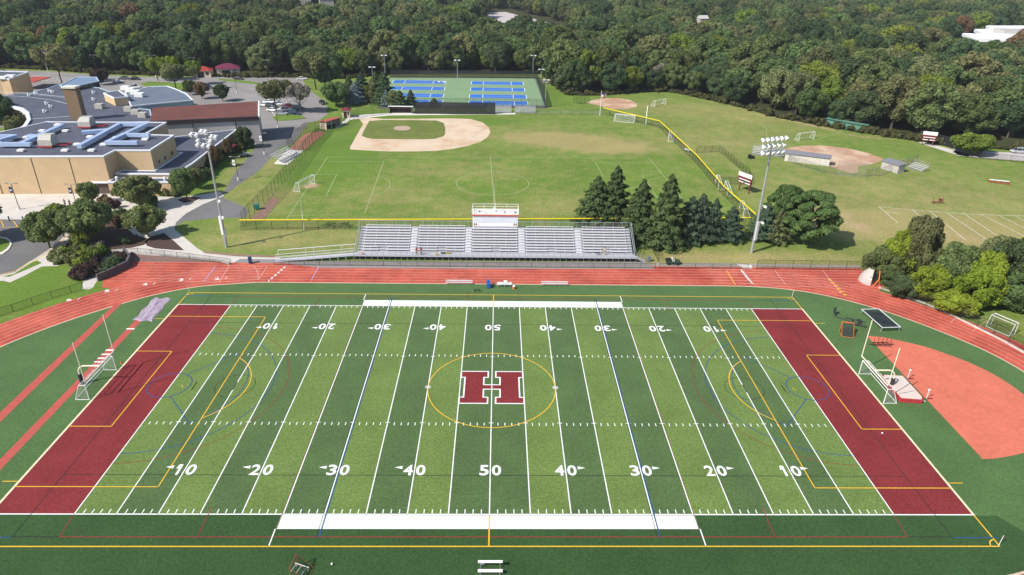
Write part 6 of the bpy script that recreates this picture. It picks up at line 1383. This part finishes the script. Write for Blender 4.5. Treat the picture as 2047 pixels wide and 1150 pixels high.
# trees of the car park
for k, (lab, g0, s, cl, sw, hi) in enumerate((
    ('tall light green tree behind the glazed school wing', (-190.19,227.19,0), 1.6, 'olive', .75, 1), ('bright yellow-green tree at the middle of the car park', (-152.28,235.27,0), 1.0, 'yellow', .75, 1), ('second bright yellow-green tree, behind the broad pale one', (-147.76,238.19,0), 1.0, 'yellow', .75, 1), ('broad pale grey-green tree in the car park', (-134.91,213.07,0), 1.05, 'olive', 1.15, 2),
    ('small green tree left of the red-roofed pavilion', (-132.13,227.07,0), 1.0, 'bright', .6, 1), ('pale spreading tree over the white cars', (-81.66,174.37,0), 1.12, 'olive', .98, 2), ('sparse spreading tree over the blue suv', (-72.77,174.93,0), 1.05, 'grey', .80, 3), ('broad olive tree on the grass at the end of the car park', (-77.99,219.64,0), 1.5, 'olive', .85, 1),
    ('dark green tree between the lane and the ticket booth', (-62.23,186.15,0), 1.35, 'mid', 1.05, 0), ('small dark tree above the brown school roof', (-108.2,193.37,0), .95, 'dark', .8, 0), ('small dark bush-like tree behind the curved school wing', (-118.06,197.58,0), .95, 'rust', .8, 0), ('bronze small tree right of the curved wing', (-125.88,205.17,0), .85, 'mid', .8, 0), ('purple-leaved small tree right of the glazed wing', (-171.45,223.92,0), .95, 'purple', .9, 0), ('dark tree near the tall lamp behind the spruces', (-73.65,222.26,0), 2.2, 'dark', 1.0, 0))):
    tree('ornamental_tree', lab, 'tree', (g0[0], g0[1], 0), HM[(0, 1, 2, 0)[hi]] if hi else PM[(k+1) % 3], cl, HT[k % 2] if hi else PT[k % 2], (s*sw, s*sw, s), k*.9)
# conifers
def conmesh(*a, **k): V, F = conifer(*a, **k); return fix(V, F, 'crown', LM['needle'])
CM = [conmesh(1, 5.2, 12.5, 17000, .55), conmesh(2, 4.9, 12.5, 17000, .52), conmesh(3, 4.5, 9, 14000, .42, droop=.2), conmesh(4, 3.9, 8, 11000, .40, droop=.15)]
CT = trunk_mesh(77, 6, .25, 0)
for k, (lab, g0, mi, s, cl, rz) in enumerate((
    ('tall shaggy conifer standing leftmost behind the right half of the grandstand', (23.13,65.17,0), 0, (1.12, 1.0, .90), 'needle', 0), ('tallest pointed conifer above the right half of the grandstand', (27.36,65.6,0), 1, (1.15, 1.0, 1.08), 'needle', 1), ('dark conifer just right of the grandstand back corner', (31.43,56.13,0), 0, (1.0, 1.0, 1.08), 'needle', 2.2),
    ('large pointed conifer right of the grandstand, broadest of the row', (36.34,52.91,0), 1, (1.18, 1.05, 1.25), 'needle', .7), ('blue-green fir in the middle of the conifer row', (42,55.26,0), 2, (1.12, 1.05, 1.12), 'blue', .2), ('blue-green fir touching the middle fir on its right', (44.47,55.89,0), 2, (1.1, 1.05, 1.16), 'blue', 1.5), ('narrow blue-green fir second from the right end of the row', (47.35,55.96,0), 3, (.85, .9, 1.18), 'blue', 2.5),
    ('small separate blue-green fir at the right end of the row', (51.27,55.77,0), 3, (.98, .98, .98), 'blue', .5), ('small dark fir behind the right floodlight pole', (58.92,56.82,0), 3, (1.05, 1.05, 1.0), 'blue', 1.1), ('yellowish narrow conifer left of the big pine', (61.45,54.62,0), 3, (.80, .80, 1.0), 'olive', .1))):
    tree('conifer', lab, 'conifer', (g0[0], g0[1], 0), CM[mi], cl, CT, s, rz)
pine = rnd_mesh('crown', 905, 7.2, 6.8, 80, 1.35, 26000, .32, 6.9, flat=.5, asp=2.8, jit=.6, inner=.85, upbias=.7)
ptm = trunk_mesh(5, 9, .45, 6, 3)
g0 = (67.11,53.93,0); tree('pine_tree', 'big broad bushy pine right of the floodlight pole', 'pine', (g0[0], g0[1], 0), pine, 'pine', ptm, (.80, .82, .96), .4)
g0 = (64.64,59.28,0); tree('pine_tree', 'second bushy pine merging with the big one on its left, nearer the pole', 'pine', (g0[0], g0[1], 0), pine, 'pine', ptm, (.68, .70, .90), 2.3)
ARB = rnd_mesh('crown', 61, 1.35, 4.2, 14, 1.05, 3200, .36, 4.2, asp=1.4, shape='round')
for k, (lab, g0, ms, s, cl) in enumerate((
    ('silver-blue spruce left of the tennis courts', (-55.64,193.12,0), CM[2], (1.0, 1.0, .95), 'spruce'), ('narrow yellow-green arborvitae beside the blue spruce', (-51.87,195.31,0), ARB, (.8, .8, .78), 'bright'), ('yellow-green arborvitae column in front of the dark conifers', (-48.45,192.66,0), ARB, (1.1, 1.1, 1.15), 'olive'), ('large dark conifer at the left corner of the courts', (-44.35,192.93,0), CM[0], (1.1, 1.1, 1.0), 'dark'), ('dark conifer behind the arborvitae', (-48.72,200.45,0), CM[1], (.9, .9, .9), 'needle'),
    ('small silver-blue spruce among the dark conifers', (-43.21,189.24,0), CM[3], (.7, .7, .75), 'spruce'), ('pale arborvitae by the windscreen fence', (-40.63,187.57,0), ARB, (1.2, 1.2, .75), 'olive'), ('bushy grey-green conifer nearest the courts', (-37.62,186.85,0), CM[3], (1.1, 1.1, .80), 'needle'), ('small pointed fir in front of the blue court', (-33.49,188.04,0), CM[3], (.75, .75, .82), 'blue'), ('low conical shrub in front of the blue court', (-24.58,188.62,0), CM[3], (.75, .75, .42), 'needle'), ('dark conifer beside the spruce at the lawn', (-55.24,204.05,0), CM[0], (.9, .9, .85), 'blue'), ('tall dark conifer left of the blue spruce', (-58.73,195.81,0), CM[1], (.8, .8, .85), 'dark'))):
    tree('conifer', lab, 'conifer', (g0[0], g0[1], 0), ms, cl, CT if ms is not ARB else None, s, k)
# shrubs by the plaza
SH = [rnd_mesh('crown', 200+i, 1.3, .95, 9, .62, 900, .30, .9, asp=1.5, inner=.85) for i in range(3)]
def shrub(lab, px, s, cl, grp=None, name='shrub', k=[0]):
    k[0] += 1; t = thing(name, lab, 'shrub', (px[0], px[1], 0), k[0]*1.7, grp); t.scale = s if hasattr(s, '__len__') else (s, s, s)
    o = bpy.data.objects.new('foliage', SH[k[0] % 3]); COL.objects.link(o); o.parent = t; o.material_slots[0].link = 'OBJECT'; o.material_slots[0].material = LM[cl]; return t
for lab, px, s, cl in (('upright green bush in the mulch bed below the big dark tree', (-84.03,47.67,0), (1.1,1.1,1.9), 'bright'), ('low grey-green shrub right of the upright bush', (-82.11,48.23,0), .7, 'olive'), ('pale shrub second right of the upright bush', (-80.61,48.27,0), .7, 'grey'), ('small shrub left of the upright bush', (-85.26,46.63,0), .6, 'mid'),
    ('tan ornamental grass clump beside the door tree', (-92.68,74,0), 1.2, 'rust'), ('low tan shrub right of the grass clump', (-89.8,72.01,0), .9, 'purple'), ('reddish shrub at the right of the dark tree', (-82.16,60.72,0), 1.3, 'purple'), ('green shrub behind the reddish shrub', (-84.91,64.94,0), 1.2, 'mid'), ('small green shrub at the right end of the mulch bed', (-76.87,50.97,0), .8, 'dark'), ('clipped bush against the low wall left of the wide tree', (-93.75,80.85,0), .8, 'olive'),
    ('clipped bush at the low wall, left of three', (-82.34,81.61,0), .9, 'mid'), ('clipped bush at the low wall, middle of three', (-81.13,81.65,0), .9, 'olive'), ('clipped bush at the low wall, right of three', (-79.27,81.34,0), .9, 'olive'), ('dark shrub under the wide spreading tree', (-82.22,73.28,0), 1.6, 'dark')):
    shrub(lab, px, s, cl)
for i, px in enumerate(((-84.75,41.54,0), (-84.32,42.49,0), (-83.4,42.75,0), (-82.63,43.49,0), (-81.57,43.51,0), (-80.35,43.06,0), (-79.5,44.04,0), (-78.23,44.07,0), (-80.87,41.15,0), (-81.44,40.44,0), (-78.69,38.89,0), (-79.15,41.19,0))):
    shrub('pale green shrub in the thick hedge beside the front lawn', px, 1.15, 'olive' if i % 3 == 0 else 'bright', 'hedge of pale green shrubs')
for i, px in enumerate(((-77.7,34.51,0), (-77.9,36.23,0), (-77.9,37.78,0), (-77.99,39.36,0), (-78.07,40.98,0), (-76.52,34.53,0), (-76.52,36.26,0), (-76.76,38.48,0))):
    shrub('dark purple-brown shrub in the hedge above the side walk', px, (.95, .95, .85), 'purple', 'hedge of purple shrubs')
for i, px in enumerate(((-74.25,36.75,0), (-74.41,38.53,0), (-74.58,40.35,0), (-74.42,41.76,0), (-74.39,43.67,0), (-73.23,36.77,0), (-73.19,38.55,0), (-73.15,40.38,0), (-73.34,42.73,0))):
    shrub('dark shrub on the bank above the left end of the track chute', px, (.9, .9, .7), 'purple' if i % 4 == 0 else 'dark', 'hedge on the bank')
for i, px in enumerate(((-78.04,97.38,0), (-79.03,102.82,0), (-79.71,107.59,0), (-79.77,111.58,0), (-80.5,116.76,0), (-78.92,120.63,0), (-78.1,123.46,0), (-75.57,125.86,0), (-77.75,93.89,0))):
    shrub('dark shrub along the foot of the low school wing', px, 1.2, 'dark' if i % 3 else 'olive', 'shrubs along the school wing')
for i, px in enumerate(((-166.53,152.11,0), (-161.5,148.13,0), (-158.28,146.92,0), (-157.38,142.87,0))):
    shrub('olive shrub inside the school courtyard', px, 1.7, 'olive', 'courtyard shrubs')
# trees and vines outside the right bend
BM = [rnd_mesh('crown', 300+i, 4.0, 4.0, 44, 1.05, 13000, .31, 4.2, asp=1.5, jit=.8, inner=.65) for i in range(3)]
for k, (lab, px, s, cl) in enumerate((
    ('green tree at the left end of the thicket by the right bend', (75.87,37.48,0), (.88, .8, .80), 'mid'), ('grey-green taller tree at the back of the thicket', (81.69,36.7,0), (1.0, 1.0, 1.62), 'olive'), ('leafy tree behind the left end of the thicket', (79.7,37.78,0), (.9, .9, 1.32), 'vine'), ('yellow-green vine-covered tree in the middle of the thicket', (79.48,28.31,0), (.95, .7, .88), 'vine'), ('dark green tree right of the vine-covered tree', (83.78,30.38,0), (1.0, 1.0, 1.30), 'mid'),
    ('bright yellow-green vine mound near the track', (81.04,23.03,0), (.85, .7, .52), 'vine'), ('yellow-green vine-covered tree rising above the mound', (86.29,26.09,0), (1.0, .9, 1.02), 'vine'), ('second yellow-green vine-covered tree', (89.85,28.48,0), (1.0, .9, 1.18), 'vine'), ('dark green tree near the right edge beside the track', (93.81,24.33,0), (1.1, .9, .95), 'mid'), ('taller blue-green tree near the right edge', (95.27,29.57,0), (1.2, 1.2, 1.45), 'dark'), ('tree at the right edge above the hockey goal', (94.16,15.63,0), (1.2, 1.0, .98), 'mid'), ('tree at the right frame edge behind the thicket', (98.67,28.63,0), (1.2, 1.2, 1.5), 'olive'), ('low green tree at the thicket foot', (76.81,30.26,0), (.95, .6, .45), 'dark'), ('low bush tree at the thicket foot left', (75.66,32.92,0), (.7, .5, .42), 'mid'), ('greyish tree on the far right', (95.17,34.77,0), (1.0, 1.0, 1.2), 'olive'))):
    tree('thicket_tree', lab, 'tree', (px[0], px[1], 0), BM[k % 3], cl, PT[k % 2], s, k*1.1)
g0 = (150.57,128.25,0); t = tree('ornamental_tree', 'flat-topped yellow-green tree with pale trunk by the far lane', 'tree', (g0[0], g0[1], 0), PM[0], 'bright', PT[0], (2.0, 1.4, .95), 0)
# ---------------------------------------------------------------- the woods
rng = random.Random(11)
def inside(p, poly):
    x, y = p; c = False; n = len(poly)
    for i in range(n):
        x1, y1 = poly[i]; x2, y2 = poly[i-1]
        if (y1 > y) != (y2 > y) and x < (x2-x1)*(y-y1)/(y2-y1)+x1: c = not c
    return c
NO = [[(-13.44,641.84),(6.47,657.88),(24.94,604.89),(39.35,567.7),(57.95,502.78),(49.18,427.38),(15.37,422.81),(1.35,451.76),(-12.84,507.06)], [(312.48,410.77),(288.58,347.55),(396.47,342.45),(514.35,477.12),(365.47,457.5)], [(141.97,361.68),(151.62,367.3),(149.68,341.13),(138.84,320.45),(135.94,331.65)], [(-137.24,241.67),(-145.82,254.48),(-143.44,260.42),(-129.2,267.65),(-120.23,251.17),(-120.7,243.07)]]
LOW = [[(-19.42,522.19),(57.74,459.91),(46.91,350.98),(-14.49,371.25)], [(290.37,387.92),(400.29,346.81),(363.52,304.81),(247.54,309.43)], [(-190.56,605.94),(-139.5,583.92),(-110.68,441.95),(-152.13,462.64)], [(153.41,502.39),(174.66,498.17),(146.92,401.05),(128.94,404.09)], [(65,474.59),(82.58,470.27),(69.41,376.52),(55.16,384.63)], [(129.86,331.02),(142.92,317.16),(134.59,292.11),(121.04,300.85)]]
camx, camy, camz = (0.664, -80.563, 56.723)
pts = []
y = 150.0
while y < 1080:
    st = 9.8 if y < 420 else 10.8 if y < 650 else 12.0
    x = -.86*(y+90)-40
    while x < .90*(y+90)+50:
        px = x+rng.uniform(-.42, .42)*st; py = y+rng.uniform(-.42, .42)*st
        fr = float(np.interp(px, lx, ly))+3.2
        if py > fr and px > -720 and not any(inside((px, py), q) for q in NO):
            lowf = .45 if any(inside((px, py), q) for q in LOW) else 1.0
            pts.append((px, py, py-fr, lowf))
        x += st
    y += st*.88
def frust(x, y): return abs(x-camx) < .79*(y-camy)+8
near = sorted([p for p in pts if frust(p[0], p[1])], key=lambda p: math.hypot(p[0]-camx, p[1]-camy))
front = sorted([p for p in near if p[2] < 26], key=lambda p: math.hypot(p[0], p[1]-camy))[:285]
fs_ = set(front); rest = [p for p in pts if p not in fs_]
kinds = ('dark', 'mid', 'mid', 'olive', 'dark', 'mid', 'bright', 'olive', 'dark', 'mid')
WD = {'dark': 'dark green', 'mid': 'mid green', 'olive': 'olive green', 'bright': 'bright green', 'rust': 'rust brown', 'grey': 'bare greyish'}
def where(x, y):
    if x < -150: return 'behind the car park at the far left'
    if x < -60: return 'in the wood behind the car park and pavilions'
    if x < 25: return 'behind the blue tennis courts'
    if x < 75: return 'behind the far red infield'
    if x < 120: return 'along the top edge of the right field'
    return 'at the wood edge on the far right'
proto = {}
for i, (x, y, dd, lowf) in enumerate(front):
    kd = kinds[rng.randrange(10)]
    r_ = rng.random()
    if r_ < .004: kd = 'rust'
    if abs(x-81) < 6 and dd < 12: kd = 'grey' if rng.random() < .6 else kd
    edge = dd < 9
    sz = (rng.uniform(.62, .92) if edge else rng.uniform(.85, 1.2))*(lowf)
    if x > 120 and edge: sz *= rng.uniform(.6, .95)
    mi = rng.randrange(7); s = (sz*rng.uniform(.95, 1.2), sz*rng.uniform(.95, 1.2), sz*rng.uniform(.88, 1.12))
    w_ = where(x, y); edge_t = 'at the front of the wood' if edge else 'deeper in the wood'
    lab = '%s tree %s, %s' % (WD[kd], 'in the front rank' if edge else 'in the back ranks', w_)
    tree('woodland_tree', lab, 'tree', (x, y, 0), FM[mi], kd, FT[mi % 3], s, rng.uniform(0, 6.3), '%s trees %s %s' % (WD[kd], 'front' if edge else 'back', w_))
# undergrowth along the edge of the wood: one mass
rgn = np.random.default_rng(8); Vs = []; Fs = []; o_ = 0
UM = [crown_lobes(400+i, 1.5, 1.0, 5, .8, 260, .42, .9, asp=1.4, inner=.85) for i in range(3)]
ex = np.arange(-250, 240, 1.5)
for x in ex:
    if -48 < x < 18: continue
    yv = float(np.interp(x, lx, ly))+1.6+abs(rgn.normal(0, 1.3))-.4
    if not frust(x, yv): continue
    V, F = UM[rgn.integers(3)]; s = rgn.uniform(.35, 1.25)*(1.15 if x > 90 else .9)
    a = rgn.uniform(0, 6.28); ca, sa = math.cos(a), math.sin(a)
    W_ = np.stack([V[:, 0]*ca-V[:, 1]*sa, V[:, 0]*sa+V[:, 1]*ca, V[:, 2]], 1)*s+np.array([x, yv, 0]); Vs.append(W_); Fs.append(F+o_); o_ += len(V)
ug = bpy.data.objects.new('undergrowth', fix(np.vstack(Vs), np.vstack(Fs), 'undergrowth', leaf_mat('undergrowth_leaves', (.085, .085, .035), .2))); COL.objects.link(ug); ug['kind'] = 'stuff'; ug['label'] = 'brownish green undergrowth and vines along the edge of the woods'; ug['category'] = 'undergrowth'
# the rest of the woods reads as one mass: crowns scattered by geometry nodes on points
src = bpy.data.collections.new('crown_sources')      # kept out of the scene
fk = ['dark', 'mid', 'olive', 'mid', 'dark', 'mid', 'olive', 'bright', 'dark', 'mid', 'mid', 'dark', 'olive', 'rust']
for i, kd in enumerate(fk):
    so_ = bpy.data.objects.new('crown_%02d' % i, FM[i % 7]); so_.material_slots[0].link = 'OBJECT'; so_.material_slots[0].material = LM[kd]; src.objects.link(so_)
me = bpy.data.meshes.new('woods'); me.from_pydata([(x, y, -.5) for x, y, _, _ in rest], [], [])
a_ = me.attributes.new('sc', 'FLOAT', 'POINT'); a_.data.foreach_set('value', [(rng.uniform(.78, 1.12) if rng.random() < .75 else rng.uniform(1.12, 1.45))*l for _, _, _, l in rest])
a_ = me.attributes.new('rz', 'FLOAT', 'POINT'); a_.data.foreach_set('value', [rng.uniform(0, 6.28) for _ in rest])
a_ = me.attributes.new('ix', 'INT', 'POINT'); a_.data.foreach_set('value', [13 if rng.random() < .004 else (rng.randrange(13) if rng.random() > .3 else int(abs(math.sin(x*.013+y*.009))*12.9)) for x, y, _, _ in rest])
woods = bpy.data.objects.new('woods', me); COL.objects.link(woods); woods['kind'] = 'stuff'; woods['label'] = 'dense mixed green woods rolling back to the top of the picture'; woods['category'] = 'woods'
ng = bpy.data.node_groups.new('scatter', 'GeometryNodeTree'); ng.interface.new_socket('Geometry', in_out='INPUT', socket_type='NodeSocketGeometry'); ng.interface.new_socket('Geometry', in_out='OUTPUT', socket_type='NodeSocketGeometry')
N = ng.nodes; L = ng.links; gi = N.new('NodeGroupInput'); go = N.new('NodeGroupOutput')
ip = N.new('GeometryNodeInstanceOnPoints'); ci_ = N.new('GeometryNodeCollectionInfo'); ci_.inputs['Collection'].default_value = src; ci_.inputs['Separate Children'].default_value = True; ci_.inputs['Reset Children'].default_value = True
def na(nm, ty): n = N.new('GeometryNodeInputNamedAttribute'); n.data_type = ty; n.inputs['Name'].default_value = nm; return n.outputs[0]
cx = N.new('ShaderNodeCombineXYZ'); L.new(na('rz', 'FLOAT'), cx.inputs[2])
L.new(gi.outputs[0], ip.inputs['Points']); L.new(ci_.outputs[0], ip.inputs['Instance']); ip.inputs['Pick Instance'].default_value = True
L.new(na('ix', 'INT'), ip.inputs['Instance Index']); L.new(cx.outputs[0], ip.inputs['Rotation']); L.new(na('sc', 'FLOAT'), ip.inputs['Scale']); L.new(ip.outputs[0], go.inputs[0])
md = woods.modifiers.new('scatter', 'NODES'); md.node_group = ng
# ---------------------------------------------------------------- haze over the far woods
b = MB(); b.box(-1500, 1500, -160, 1400, -1.0, 62); hz = b.build('haze', MATS['white_paint']); hz['kind'] = 'stuff'; hz['label'] = 'thin blue-grey summer haze over the far woods'; hz['category'] = 'haze'
hm = bpy.data.materials.new('haze_air'); hm.use_nodes = True; t_ = hm.node_tree; t_.nodes.remove(t_.nodes['Principled BSDF'])
pv = t_.nodes.new('ShaderNodeVolumePrincipled'); pv.inputs['Color'].default_value = (.80, .88, 1.0, 1); pv.inputs['Density'].default_value = .00010; pv.inputs['Anisotropy'].default_value = .1
t_.links.new(pv.outputs[0], t_.nodes['Material Output'].inputs['Volume']); hz.data.materials[0] = hm
